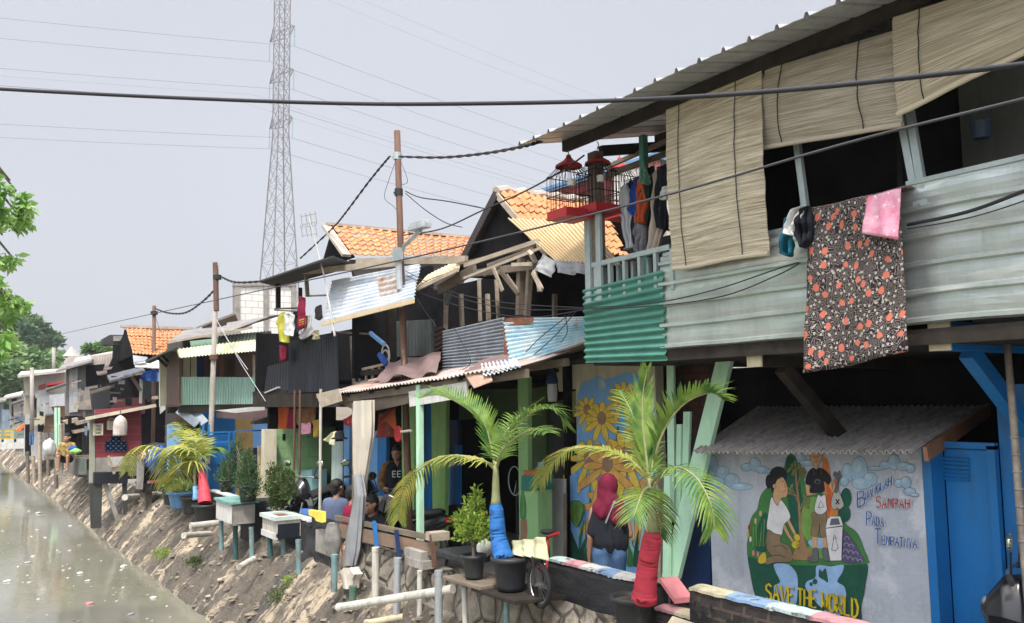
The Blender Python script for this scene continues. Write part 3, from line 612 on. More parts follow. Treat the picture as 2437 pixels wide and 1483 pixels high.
# bin
mu.blob([(1968,1258),(2008,1253),(2006,1300),(2005,1333),(1979,1334),(1973,1300)],pwh,pk,1.1,False)
mu.blob([(1968,1256),(1972,1236),(1980,1229),(2002,1229),(2009,1250)],pwh,pk,1.1,False); mu.raw([(1977,1250),(1981,1234),(1998,1233),(2003,1248)],pgy)
mu.ribbon([(1982,1308),(1989,1273),(1998,1304)],1.6,pk); mu.ribbon([(1998,1304),(1991,1311),(1982,1308)],1.6,pk); mu.ribbon([(1986,1284),(1989,1273),(1993,1283)],2.2,pk)
# lettering
word(mu,'B',(2044,1207),(2066,1200),36,36,3.0,pblu,pwh); word(mu,'UANGLAH',(2062,1190),(2127,1152),19,20,2.5,pblu,pwh)
word(mu,'S',(2088,1208),(2104,1208),28,28,2.8,pred,pwh); word(mu,'AMPAH',(2103,1208),(2172,1210),22,23,2.6,pred,pwh)
word(mu,'P',(2066,1250),(2082,1250),33,33,2.8,pblu,pwh); word(mu,'ADA',(2079,1250),(2109,1253),22,22,2.5,pblu,pwh)
word(mu,'T',(2086,1293),(2104,1294),35,35,2.8,pblu,pwh); word(mu,'EMPATNYA',(2103,1295),(2188,1304),20,22,2.5,pblu,pwh)
word(mu,'SAVE',(1826,1426),(1897,1437),38,38,5,pylw,pdo,(.8,.4),2); word(mu,'THE',(1902,1438),(1950,1446),38,40,5,pylw,pdo,(.8,.4),2); word(mu,'WORLD',(1959,1449),(2050,1470),40,46,5.4,pylw,pdo,(.8,.4),2)
mu.build('mural',sh)
# roof of the shed
E0=P(1650,1076,MX-.3); E1=P(2172,1076,MX-.3); B1=P(2345,968,MX+1.15); B0=P(1805,980,MX+1.15)
B1.z=B0.z=max(B1.z,B0.z)
wavy(B0,B1,E1,E0,40,.015,'v',sub=6,rows=4,wob=.004).build('roof',asb,sh,solid=.006)
b=M(); b.beam(E1+V((.12,-.02,-.02)),B1+V((0,-.03,-.02)),.03,.1); b.build('barge_board',mat('tan board',(.30,.15,.08,1),rough=.7),sh)
# recessed blue door and wall
DX=MX+.14
pd0=P(2222,1075,DX); pd1=P(2348,1075,DX)
b=M(); b.box(DX+.02,DX+.05,pd1.y,ya-.075,.02,q1.z-.0); o=b.build('door',blue,sh,bevel=.004)
b=M()
for k in range(6): 
    a=P(2232,1090+k*9.5,DX); c_=P(2305,1090+k*9.5,DX); z=a.z; b.obox((DX+.012,(a.y+c_.y)/2,z),(.006,0,.004),(0,(a.y-c_.y)/2,0),(-.004,0,.008))
b.build('vent',blue,o)
b=M(); a=P(2224,1295,DX); b.box(DX-.015,DX+.02,a.y-.03,a.y,a.z-.04,a.z+.03); b.build('latch',wooddark,o)
b=M()
b.box(DX-.01,DX+.04,pd1.y-.06,pd1.y-.004,.02,q1.z+.03); b.box(DX-.01,DX+.04,pd1.y-.06,ya-.075,q1.z+.005,q1.z+.05); b.build('door_frame',blue,sh)
b=M(); b.box(DX+.05,DX+.15,-2.0,pd1.y-.064,0,2.35); b.build('side_panel',blue,sh)
# bamboo pole at the right edge
t=thing('bamboo_pole','mottled grey bamboo pole standing before the blue wall at right','pole',P(2436,1300,5.75))
pp=[P(2407,968,5.75)+V((0,0,.4)),P(2412,1000,5.75),P(2424,1170,5.75),P(2438,1330,5.75)]; pp.append(V((pp[-1].x,pp[-1].y-.03,.02)))
b=M(); b.tube(pp,[.022,.023,.024,.025,.027],10)
for k in range(1,8):
    q=lerp(pp[1],pp[3],k/8); b.tube([q-V((0,0,.008)),q+V((0,0,.008))],.028,10)
b.build('culm',mat('mottled bamboo',(.36,.31,.25,1),(.20,.17,.14,1),sc=14,rough=.6,grime=.5),t,smooth=True)
# ---------------------------------------------------------------- sunflower wall
SX=6.5
sw=thing('sunflower_wall','house wall painted sky blue with tall yellow sunflowers below a strip of cream plaster','wall',(SX,8,0))
tl=P(1318,868,SX); tr=P(1560,835,SX)
yl=P(1372,1000,SX).y; yr=P(1562,1000,SX).y; yw=P(1345,1200,SX).y
b=M(); b.box(SX,SX+.12,yr,yl,0,2.95); o=b.build('plaster',cream,sw)
b=M(); b.slab([(SX-.03,yl+.001,0),(SX-.03,yw,0),P(1345,1142,SX-.03),P(1372,1120,SX-.03)],.14,(1,0,0)); b.build('low_return',sky_blue,sw)
b=M(); b.slab([P(1322,868,SX+.04),P(1372,852,SX+.04),P(1372,925,SX+.04),P(1330,932,SX+.04)],.08,(1,0,0)); b.build('upper_plaster',cream,sw)
mu=Mural(SX)
mu.blob([(1373,1490),(1373,1300),(1373,1100),(1373,940),(1385,912),(1405,905),(1425,893),(1440,903),(1460,898),(1490,885),(1520,890),(1540,930),(1557,950),(1561,1100),(1561,1300),(1561,1490)],sky_blue,None,smooth=False)
mu.blob([(1424,905),(1432,900),(1440,912),(1440,925),(1428,930)],pch); mu.blob([(1384,1010),(1400,995),(1412,1005),(1410,1025),(1390,1028)],pch)
mu.ell(1471,1150,8,140,pgr); mu.ell(1405,1240,3,90,pgr); mu.blob([(1500,1200),(1540,1180),(1560,1250),(1555,1330),(1500,1330)],ptq)
def flower(cx,cy,r,pm,n=11,droop=0,cr=.32):
    for k in range(n):
        a=2*math.pi*k/n+.2; L=r*(1+droop*max(0,math.sin(a))); d=(cx+math.cos(a)*L*.58,cy+math.sin(a)*L*.62)
        mu.ell(*d,L*.42,r*.17,pm,pou,rot=a,w=1.1)
    mu.ell(cx,cy,r*cr*.8,r*cr*1.25,pfc,pou,w=1)
flower(1440,1200,48,pfo,9,1.6); flower(1520,1180,46,pfo,9,1.5)
flower(1398,975,30,pfy,10,.4); flower(1433,995,38,pfy,11,.5); flower(1484,945,36,pfy,11,.7); flower(1525,1010,34,pfy,10,.8)
flower(1403,1088,42,pfy,11,1.4); flower(1492,1085,56,pfy,12,1.1); flower(1448,1105,52,pfo,11,1.3,.28)
mu.blob([(1373,1212),(1356,1215)],pgl) if False else None
for (x0,x1,y1) in ((1376,1390,1236),(1386,1400,1262),(1408,1404,1268),(1500,1495,1272),(1515,1520,1262),(1530,1542,1270),(1545,1552,1284),(1398,1420,1275),(1522,1508,1285)):
    mu.blob([(x0-6,1345),(x0-4,1310),(x1-2,y1+10),(x1+2,y1),(x1+1,y1+16),(x0+6,1315),(x0+8,1345)],pgd if (x0%4) else pgr)
mu.build('mural',sw)
mu=Mural(SX-.03)
mu.blob([(1355,1215),(1358,1198),(1370,1192),(1382,1196),(1388,1210),(1384,1232),(1376,1250),(1372,1254),(1362,1240)],pgl,pgd,1.2)
mu.ribbon([(1386,1200),(1392,1204),(1395,1320)],2.2,pgr); mu.ribbon([(1372,1200),(1371,1225),(1374,1248)],1,pgd)
for (x0,x1,y1) in ((1352,1347,1268),(1360,1350,1240),(1370,1352,1246)): mu.blob([(x0-4,1345),(x1-1,y1+8),(x1,y1),(x1+6,y1+14),(x0+12,1320),(x0+14,1345)],pgd)
mu.build('mural',sw)
b=M(); b.box(SX+.0,SX+.1,yl+.002,yl+.36,1.5,2.2) if False else None
# window slit and grey slab door left of it
t=thing('grey_board','tall worn grey board standing upright left of the sunflower painting','board',P(1310,1320,6.3))
b=M(); b.slab([P(1288,1140,6.3),P(1342,1140,6.3),P(1342,1330,6.3),P(1288,1330,6.3)],.04,(1,0,0)); b.build('panel',greydoor,t,bevel=.004)
b=M(); b.slab([P(1279,1100,6.32),P(1287,1100,6.32),P(1287,1330,6.32),P(1279,1330,6.32)],.05,(1,0,0)); b.build('edge_strip',sky_blue,t)
b=M(); b.slab([P(1341,1175,6.25),P(1346,1175,6.25),P(1346,1325,6.25),P(1341,1325,6.25)],.02,(1,0,0)); b.build('batten',wood,t)
# ---------------------------------------------------------------- mint boards and brick behind
bk=brickmat('dark red brick','#6b3b2c','#4d2a22','#3a3430',bump=1)
bwl=M(); a=P(1556,990,7.0); c_=P(1690,990,7.0); bwl.box(7.0,7.15,c_.y,a.y+.2,0,2.7); tag(bwl.build('brick_wall',bk),'dark red brick wall in the gap between sunflower painting and grey shed','wall')
def board(pts,mt,X,label,name='leaning_board',t=.03,cat='board',group=None):
    b=M(); b.slab([P(x,y,X) for x,y in pts],t,(1,0,0)); return tag(b.build(name,mt,bevel=.003),label,cat,group)
board([(1703,860),(1738,860),(1612,1380),(1574,1372)],mint,5.85,'wide mint green board leaning diagonally beside the grey shed','leaning_board',.05)
board([(1586,870),(1602,870),(1606,1240),(1590,1240)],mint,5.95,'mint green batten, longest upright one beside the sunflower painting','batten')
board([(1610,1010),(1620,1010),(1618,1240),(1606,1240)],mint,5.9,'mint green batten hanging just left of the wide diagonal board','batten')
board([(1626,980),(1642,980),(1634,1192),(1622,1192)],mint,5.92,'shortest mint green batten, tucked against the diagonal board','batten')
board([(1580,1130),(1594,1130),(1592,1380),(1576,1380)],mint,5.8,'mint green post foot standing behind the red painted palm','post')
board([(1668,1190),(1690,1240),(1690,1400),(1602,1400)],navy,6.05,'dark navy triangular panel under the leaning mint board','panel')
# ---------------------------------------------------------------- low walls by the walkway
lowblk=mat('flaking black limewash',(.018,.019,.021,1),(.03,.03,.032,1),sc=5,rough=.8,bump=.9,bsc=30,c3=(.26,.22,.18,1),t3=.67,sc3=2.6,grime=.1)
lowbrick=brickmat('blackened brick','#2b2523','#1c1918','#4a4038',bump=1,peel=('#16161a',.52)); lowred=brickmat('exposed old brick','#8a5c45','#6d5142','#8d8070',bump=1,peel=('#9a8d7b',.56))
copm=[mat('worn coping '+n,c,None,sc=6,rough=.85,grime=.7,c3=(.12,.11,.10,1),t3=.57,sc3=8,bump=.7,bsc=22) for n,c in (('turquoise',(.50,.63,.64,1)),('pink',(.56,.28,.30,1)),('white',(.62,.61,.58,1)),('blue',(.26,.39,.60,1)),('cream',(.60,.55,.38,1)))]
def lowwall(x,y0,y1,z0,z1,seq,body,name,label,zb=None,under=None,th=.17):
    t=thing(name,label,'wall',(x+th/2,(y0+y1)/2,z0))
    b=M()
    def f(u,v):
        y=y0+(y1-y0)*u
        if v<.5: return V((x-.012*NZ.noise(V((y*6,v*9,2)))-.012,y,z0+(z1-z0-.03)*v*2))
        return V((x+th*(v-.5)*2,y,z1-.03))
    b.grid(f,40,24); b.box(x+.002,x+th,y0,y1,z0,z1-.032); b.build('body',body,t)
    c=M(); n=len(seq)
    def edge(y): return .02*NZ.noise(V((y*7,1,0)))
    for i,k in enumerate(seq):
        c.m=k; ya_=y1+(y0-y1)*i/n; yb_=y1+(y0-y1)*(i+1)/n
        c.grid(lambda u,v:(V((x-.016-.008*NZ.noise(V(((ya_+(yb_-ya_)*u)*9,0,0))),ya_+(yb_-ya_)*u,z1-.014-.03*abs(NZ.noise(V(((ya_+(yb_-ya_)*u)*14,4,0))))+.03*v*2)) if v<.5 else V((x-.012+(th+.02)*(v-.5)*2,ya_+(yb_-ya_)*u,z1+.015*math.sin(math.pi*(v-.5)*2)+.006*NZ.noise(V((9*(ya_+(yb_-ya_)*u),v*3,2)))))),8,8)
    c.build('coping',copm,t)
    if under:
        u_=M(); u_.box(x-.03,x+th-.01,y0+.02,y1-.02,z0-.35,z0+.0); u_.build('footing',under,t)
    return t
lowwall(4.88,5.5,6.93,.34,.80,[0,1,2,3,2,1],lowblk,'low_wall','black limewashed low wall with pastel painted top in front of the woman',under=lowred)
lowwall(4.86,1.0,5.05,.1,.852,[4,3,0,1,4,3,0,4,1,2,3],lowbrick,'low_wall','blackened brick low wall with striped painted top before the globe mural')
lowwall(4.9,5.06,5.49,.1,.62,[1,4],lowbrick,'low_wall','short sunken stretch of black wall with pink top behind the red palm trunk')
b=M(); b.slab([P(1570,1375,4.95),P(1612,1372,5.1),P(1648,1420,5.1),P(1605,1425,4.95)],.04,(0,0,-1)); tag(b.build('ramp',ppk),'pink painted sloping ramp piece between the two low walls','ramp')
# rubble retaining wall
m_,t_,b_=newmat('rubble masonry'); vo=mapped(t_,(1,1,1))
vor=node(t_,'ShaderNodeTexVoronoi'); vor.feature='DISTANCE_TO_EDGE'; vor.inputs['Scale'].default_value=4.2; t_.links.new(mapped(t_,(1,.9,.75)),vor.inputs['Vector'])
vc=node(t_,'ShaderNodeTexVoronoi'); vc.inputs['Scale'].default_value=4.2; t_.links.new(mapped(t_,(1,.9,.75)),vc.inputs['Vector'])
c_=mixn(t_,vc.outputs['Color'],(.33,.29,.23,1),(.19,.165,.13,1)); c_=mixn(t_,ramp(t_,nois(t_,vo,8,8),.4,.75),c_,(.10,.085,.065,1)); c_=mixn(t_,ramp(t_,vor.outputs['Distance'],.0,.05,(1,1,1,1),(0,0,0,1)),c_,(.06,.05,.042,1)); t_.links.new(c_,b_.inputs['Base Color']); b_.inputs['Roughness'].default_value=.9
p_=bumpn(t_,b_,ramp(t_,vor.outputs['Distance'],0,.1),.9,.05); bumpn(t_,b_,nois(t_,vo,25),.6,.03,p_); rubble=m_
def rw(u,v):
    y=5.3+7.6*u; z=-.25+(.62 if y<8.6 else .5)*v+.12*v
    return V((4.66+.12*v-.05*NZ.noise(V((y*4.5,z*4.5,1))),y,z))
b=M(); b.grid(rw,110,18); b.box(4.8,4.9,5.3,12.9,-.2,.42); tag(b.build('retaining_wall',rubble),'rubble stone retaining wall under the flower pots','wall')
b=M(); b.slab([P(1560,1400,4.4)+V((0,0,-.35)),P(1560,1483,4.4)+V((0,-.3,-.3)),P(1720,1483,4.6)+V((0,0,-.06)),P(1600,1465,4.6)],.03,(0,0,-1)); tag(b.build('plank',woodpale,bevel=.004),'weathered plank lying below the blackened brick wall','plank')
# ---------------------------------------------------------------- sheet helpers
def sheet(pts,X,mt,n=12,amp=.012,ribs='h',name='wall_sheet',parent=None,wob=.004,trap=False,sol=.004,seed=0,rows=4):
    """pts: TL,TR,BR,BL photo pixels; X one depth or four"""
    xs=X if isinstance(X,(list,tuple)) else [X]*4
    c=[P(*p,x) for p,x in zip(pts,xs)]
    return wavy(*c,n,amp,ribs,wob=wob,trap=trap,seed=seed,rows=rows).build(name,mt,parent,solid=sol)
def plate(pts,X,mt,t=.03,name='panel',parent=None,d=(1,0,0)):
    xs=X if isinstance(X,(list,tuple)) else [X]*len(pts)
    return M().slab([P(*p,x) for p,x in zip(pts,xs)],t,d).build(name,mt,parent)
def plateY(pts,Y,mt,t=.04,name='panel',parent=None):
    return M().slab([PY(*p,Y) for p in pts],t,(0,1,0)).build(name,mt,parent)
def tiles(A,B,C,D,rows,cols,name,parent,mt,holes=0):
    A,B,C,D=map(V,(A,B,C,D)); nn=(C-A).cross(D-B).normalized()
    if nn.z<0: nn=-nn
    mm=M(); rnd=random.Random(3)
    for r in range(rows):
        dr=rnd.uniform(-.006,.006)
        for c in range(cols):
            j=rnd.uniform(-.007,.007); k=rnd.uniform(-.12,.12)/rows
            def fn(u,v):
                uu=(c+u)/cols; vv=(r-.12+v*1.14+ k*rows*.25)/rows
                w=.022*math.cos(2*math.pi*(u-.3))+.010*math.cos(4*math.pi*(u-.3))
                sag=.035*NZ.noise(V((uu*2.5,vv*2,r*0)))
                return bil(A,B,C,D,uu,vv+.012*math.cos(2*math.pi*(u-.3))*v)+nn*(w+.028*v+j+sag+dr)
            mm.grid(fn,7,1)
    return mm.build(name,mt,parent,solid=.012)
# ---------------------------------------------------------------- green veranda house behind the potted palms
vh=thing('veranda_house','green and blue painted ground floor house behind the blue trunked palm, with an open veranda','house',(6.6,10.5,0))
GX=6.4
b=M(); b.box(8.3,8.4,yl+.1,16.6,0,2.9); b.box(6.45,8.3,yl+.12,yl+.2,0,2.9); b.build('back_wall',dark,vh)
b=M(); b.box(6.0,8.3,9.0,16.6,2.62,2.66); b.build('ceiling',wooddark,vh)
for (pts,mt,n,X) in (
 ([(1026,940),(1062,940),(1058,1300),(1030,1300)],lime,'pillar',GX-.1),
 ([(1008,955),(1026,955),(1028,1290),(1010,1290)],blue,'wall_panel',GX),
 ([(1060,1095),(1072,1095),(1070,1290),(1056,1290)],sky_blue,'door_frame',GX+.2),
 ([(1080,1060),(1092,1060),(1090,1236),(1080,1236)],blue,'door_frame',GX+.2),
 ([(1066,1000),(1090,1000),(1090,1095),(1062,1095)],navy,'shutter',GX+.25),
 ([(1092,925),(1235,915),(1235,985),(1092,1000)],mat('dark olive wall',(.055,.10,.03,1),rough=.8),'upper_wall',GX+.6),
 ([(1060,1204),(1092,1200),(1092,1300),(1060,1300)],wooddark,'cupboard',GX+.1),
 ([(1232,900),(1256,896),(1257,1300),(1236,1300)],gwall,'post',6.05),
 ([(1258,925),(1300,920),(1300,1130),(1258,1130)],mat('dark olive wall',(.055,.10,.03,1)),'side_wall',GX+.2),
 ([(1300,960),(1345,950),(1345,1140),(1300,1140)],darkgreen,'window',GX+.25),
 ([(1344,935),(1372,930),(1372,985),(1344,990)],mat('yellowed glass',(.30,.33,.12,1),rough=.3),'window_pane',GX+.13),
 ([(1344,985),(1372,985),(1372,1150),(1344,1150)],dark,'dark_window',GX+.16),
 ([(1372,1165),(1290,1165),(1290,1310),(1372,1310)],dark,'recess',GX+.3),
 ):
    plate(pts,X,mt,.06,n,vh)
for (pts,mt,n,X) in (
 ([(758,1020),(792,1015),(792,1190),(758,1190)],mat('dark olive wall',(.055,.10,.03,1)),'wall_panel',6.4),
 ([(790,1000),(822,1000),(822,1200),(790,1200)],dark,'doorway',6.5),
 ([(818,1005),(832,1003),(830,1160),(818,1160)],sky_blue,'pillar',6.25),
 ([(832,1000),(842,1000),(842,1180),(832,1180)],brown,'door_frame',6.3),
 ([(862,1030),(900,1025),(900,1165),(862,1165)],sky_blue,'wall_panel',6.35),
 ([(898,1030),(920,1028),(917,1180),(898,1180)],blue,'door_leaf',6.25),
 ([(862,1165),(918,1165),(918,1240),(862,1240)],whitew,'plinth',6.35),
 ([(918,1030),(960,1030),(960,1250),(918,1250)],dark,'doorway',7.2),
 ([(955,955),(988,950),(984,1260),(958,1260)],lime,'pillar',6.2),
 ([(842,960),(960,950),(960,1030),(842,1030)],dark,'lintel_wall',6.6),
 ):
    plate(pts,X,mt,.06,n,vh)
# awning
E0=P(752,946,4.9);E1=P(1236,872,4.9); I1=V((6.35,E1.y-.1,E1.z+.42)); I0=V((6.35,E0.y,E0.z+.40))
wavy(I0,I1,E1,E0,60,.012,'v',sub=6,wob=.006,rows=5).build('awning_sheet',mat('faded tan awning sheet',(.40,.30,.25,1),(.34,.33,.33,1),sc=2.2,rough=.75,grime=.45),vh,solid=.004)
b=M(); b.beam(E0+V((.1,0,-.07)),E1+V((.1,0,-.07)),.04,.09); b.beam(E0+V((.6,.2,.05)),E1+V((.6,0,.05)),.06,.08); b.build('awning_beam',wood,vh)
for k in range(7):
    a=lerp(E0,E1,(k+.4)/7); b=M(); b.beam(a+V((.02,0,-.03)),a+V((1.4,0,.36)),.04,.06); b.build('rafter',wooddark,vh)
plate([(752,938),(806,925),(812,955),(764,970)],4.86,woodpale,.02,'fascia_board',vh)
plate([(972,932),(1110,908),(1112,945),(975,968)],4.97,whitew,.02,'fascia_board',vh)
plate([(800,955),(972,928),(972,960),(860,985)],5.02,wood,.02,'fascia_board',vh)
for k,(pts,mt,X) in enumerate((([(800,930),(905,898),(990,888),(880,918)],salmon,[5.1,5.9,5.9,5.1]),([(876,905),(960,880),(1010,885),(960,895)],salmon,[5.3,6.0,6,5.3]),([(1103,886),(1165,880),(1172,905),(1128,922)],salmon,[4.95,4.98,4.86,4.86]),([(1145,868),(1228,852),(1240,872),(1150,895)],whiteblue,[5.2,5.3,4.88,4.86]))):
    if k<3: M().slab([P(*p,x) for p,x in zip(pts,X)],.012,(0,0,-1)).build('patch_sheet',mt,vh)
    else: sheet(pts,X,mt,9,.012,'v','patch_sheet',vh)
b=M(); q=P(997,920,4.98); q2=P(998,1290,4.98); b.box(4.96,5.02,q.y-.045,q.y+.045,.02,q.z+.02); b.build('awning_post',mint,vh)
b=M(); b.beam(P(1000,960,4.98),P(1050,900,5.6),.04); b.build('awning_brace',lime,vh)
# painted square pillar with a leaf
t=thing('painted_pillar','squat green pillar with a painted leaf, teal band and brown top','pillar',P(1260,1300,5.9))
plate([(1238,1166),(1280,1166),(1282,1330),(1238,1330)],5.9,gwall,.2,'shaft',t)
plate([(1241,1132),(1277,1132),(1279,1167),(1240,1167)],5.88,mat('teal paint',(.02,.15,.12,1),rough=.6),.24,'band',t)
plate([(1246,1119),(1274,1119),(1275,1133),(1246,1133)],5.9,mat('burnt orange paint',(.36,.13,.04,1),rough=.7),.2,'cap',t)
mu=Mural(5.9); mu.blob([(1243,1168),(1250,1190),(1252,1215),(1250,1234),(1240,1232),(1239,1200)],pgr,pgd,1); mu.ribbon([(1244,1175),(1247,1210),(1245,1230)],1.2,pgl)
mu.blob([(1239,1237),(1254,1236),(1256,1262),(1253,1290),(1239,1292)],paint('brick brown',(.28,.16,.10,1)),None,smooth=False); mu.build('leaf_painting',t)
t=thing('standing_fan','round wire fan guard standing in the dark veranda','fan',P(1222,1290,6.5))
q=P(1222,1145,6.5); b=M(); 
b.tube([q+V((.02,.17*math.cos(a)*.9,.19*math.sin(a))) for a in [2*math.pi*i/28 for i in range(29)]],.008,6)
b.tube([q+V((0,0,-.19)),q+V((.05,0,0))],.004,5)
b.build('guard',steelc,t); b=M(); b.tube([q+V((.05,0,0)),V((q.x+.05,q.y,.03))],.014,8); b.lathe((q.x+.05,q.y,.02),[(.001,0),(.16,0),(.15,.03),(.02,.05)],16); b.build('stand',blackplastic,t)
t=thing('hanging_lantern','dark blue lantern with pale label hanging at the corner of the cream plaster','lantern',P(1314,925,5.9))
q=P(1314,910,5.9); b=M(); b.lathe(q,[(.001,.14),(.03,.13),(.06,.07),(.075,.0),(.06,-.02),(.001,-.02)],14); b.build('cap',navy,t); b=M(); b.lathe(q,[(.055,-.02),(.06,-.12),(.05,-.22),(.001,-.22)],14); b.build('body',fpale,t)
b=M(); b.tube([q+V((0,0,.14)),q+V((.05,0,.35))],.005,5); b.build('hook',wire,t)
# ---------------------------------------------------------------- upper floors of the middle houses
mh=thing('patched_tin_house','old two storey house patched with grey and rusty blue corrugated sheets above the veranda','house',(6.5,9,0))
b=M(); b.box(7.0,7.1,6.9,13.4,2.66,4.15); b.box(5.6,7.0,13.3,13.4,2.66,4.0); b.build('inner_wall',dark,mh)
b=M(); b.box(5.7,9,6.9,13.4,2.70,2.78); b.build('floor',wooddark,mh)
sheet([(1055,788),(1202,755),(1210,880),(1055,885)],5.5,galvdull,14,.012,'h',parent=mh,seed=2)
sheet([(1198,758),(1394,754),(1394,815),(1216,880)],[5.4,5.5,5.5,5.2],bluerust,12,.013,'h',parent=mh,seed=4)
plate([(1198,757),(1270,755),(1268,768),(1212,778),(1206,800),(1210,872),(1200,870)],[5.385]*7,rust,.004,'rust_patch',mh)
sheet([(1034,785),(1057,775),(1057,880),(1036,895)],5.6,mat('rusty brown sheet',(.07,.035,.03,1),(.04,.02,.018,1)),9,.02,'h',parent=mh)
sheet([(930,765),(1034,760),(1036,845),(932,850)],6.3,mat('grey green vertical sheet',(.07,.09,.09,1),(.04,.05,.05,1)),14,.012,'v',parent=mh)
M().slab([P(1216,878,5.15),P(1394,816,5.5),P(1440,838,6.2),P(1270,872,6.0)],.02,(0,0,1)).build('canopy',wood,mh)
sheet([(1105,885),(1150,855),(1222,838),(1205,880)],[5.0,5.4,5.45,5.0],mauve,4,.01,'v','canopy',mh)
M().slab([P(1315,858,5.6),P(1400,842,5.7),P(1400,850,5.7),P(1318,868,5.5)],.05,(1,0,0)).build('beam',wooddark,mh)
for (a,c,w_,X) in (((1240,615),(1236,750),.07,5.75),((1262,620),(1254,752),.06,5.7),((1097,700),(1100,775),.05,6.2),((1140,665),(1143,765),.04,6.3),((1160,700),(1163,765),.05,6.4),((1180,640),(1186,760),.04,6.5),((1062,700),(1060,800),.05,6.0),((1320,700),(1320,760),.05,6.7)):
    b=M(); p=P(*a,X);q=P(*c,X); b.beam(p,q,w_,w_,(1,0,0)); b.build('post',wood if X<6 else woodpale,mh)
b=M(); b.beam(P(1100,655,5.8),P(1275,632,5.7),.07,.09); b.build('tie_beam',wood,mh)
# tiled roof with open black gable
A=P(1190,456,5.8); D=P(1302,606,5.8); B=PY(1425,486,A.y); C=PY(1500,612,D.y)
tiles(A,B,C,D,8,15,'tiled_roof',mh,tile)
b=M(); b.tube([A+V((-.05,.02,.0))]+[lerp(A,B,k/12)+V((0,.03,.03*(k%2)+.01)) for k in range(13)],.065,8); b.build('ridge_cap',ridge,mh)
L=P(1092,645,5.8)
M().slab([A+V((.03,0,-.02)),P(1302,640,5.83),P(1092,648,5.83)],.06,(1,0,0)).build('gable',dark,mh)
A2=A+V((-.06,0,-.01)); L2=P(1085,650,5.74)
M().slab([A2,L2,L2+V((3,0,0)),A2+V((3,0,0))],.05,(0,0,-1)).build('far_roof_slope',wooddark,mh)
b=M(); b.beam(A2+V((0,0,-.03)),L2,.03,.12); b.build('barge_board',mat('ragged dark barge',(.05,.04,.04,1),rough=.9),mh)
b=M(); b.beam(A+V((-.05,0,-.05)),D,.03,.07); b.build('barge_board',woodpale,mh)
sheet([(1209,521),(1392,524),(1480,634),(1322,621)],[5.6,5.75,5.4,5.25],creamsheet,17,.013,'v','patch_sheet',mh,rows=6)
cl=cloth(P(1318,620,5.24),P(1400,628,5.3),P(1400,652,5.3),P(1332,652,5.2),.03,2); cl2=cloth(P(1290,604,5.25),P(1322,622,5.22),P(1312,660,5.15),P(1266,640,5.2),.04,1.3,seed=4,msh=cl); cl2.build('torn_plastic',fplastic,mh,solid=.004)
# splintered timber
t=thing('timber_debris','splintered pale battens and planks hanging under the cream sheet by the black gable','timber')if False else thing('broken_roof_timber','splintered pale battens and planks sticking out under the black gable','timber',P(1200,640,5.4))
rnd=random.Random(5)
for (a,c,w_,mt,X) in (((1105,632),(1282,573),.05,woodpale,5.35),((1090,628),(1275,585),.03,wood,5.4),((1104,662),(1288,590),.03,woodpale,5.25),((1160,632),(1270,592),.04,wood,5.3),((1174,638),(1196,692),.045,woodpale,5.2),((1262,600),(1272,620),.09,woodpale,5.25),((1268,648),(1290,690),.05,woodpale,5.2),((1274,640),(1282,694),.03,woodpale,5.22),((1190,645),(1234,700),.05,wood,5.3),((1205,655),(1230,690),.04,woodpale,5.35),((1218,630),(1268,628),.04,woodpale,5.25),((1152,654),(1188,634),.05,wood,5.45),((1045,690),(1130,640),.12,wood,5.5),((1060,720),(1092,660),.1,mat('grey cloudy sheet',(.08,.085,.09,1)),5.6)):
    b=M(); b.beam(P(*a,X),P(*c,X+rnd.uniform(-.05,.1)),w_,w_*.45,(1,0,0)); b.build('batten',mt,t)
# pale eave strip roof between the houses
st=thing('lean_to_roof','narrow lean-to roof edge with pale slats right of the flaked blue sheet','roof',P(1040,660,5.4))
sheet([(1020,655),(1100,615),(1092,640),(985,690)],[6.3,6.3,5.3,5.3],creamsheet,10,.012,'v','sheet',st)
b=M(); b.beam(P(985,692,5.3),P(1090,642,5.3),.03,.05); b.build('eave_batten',woodpale,st)
sheet([(1030,690),(1110,650),(1070,770),(985,790)],[5.9,6.2,6.2,5.9],mat('shaded grey sheet',(.10,.105,.11,1)),8,.012,'v','end_sheet',st) if False else None
# ---------------------------------------------------------------- black house with laundry
bh=thing('black_clad_house','dark two storey house with black corrugated balcony and a flaked pale blue roof sheet','house',(6.5,15,0))
b=M(); b.box(7.0,7.1,13.4,15.6,2.5,4.6); b.box(7.0,7.1,15.6,18.6,2.5,3.75); b.box(5.6,7.0,18.5,18.6,2.5,3.75); b.build('inner_wall',dark,bh)
b=M(); b.box(5.55,9,10.4,18.6,2.44,2.52); b.build('floor',wooddark,bh)
sheet([(688,812),(802,795),(806,930),(688,936)],5.5,black,22,.012,'v',parent=bh,rows=6)
sheet([(638,872),(690,858),(690,955),(626,962)],5.58,black,9,.012,'v',parent=bh)
b=M(); b.beam(P(632,935,5.56),P(664,922,5.54),.05,.03); b.build('batten',greydoor,bh)
M().slab([P(616,668,4.9),P(792,608,4.9),P(850,630,5.9),P(660,680,5.9)],.03,(0,0,-1)).build('roof',mat('dark roof underside',(.05,.045,.045,1),(.03,.028,.028,1)),bh)  # canopy sheet in one dark mottled tone, as it looks from beneath
b=M(); b.beam(P(724,647,5.4),P(945,626,5.4),.08,.09); b.beam(P(850,622,5.6),P(1110,618,5.6),.05,.10); b.build('roof_beam',woodpale,bh)
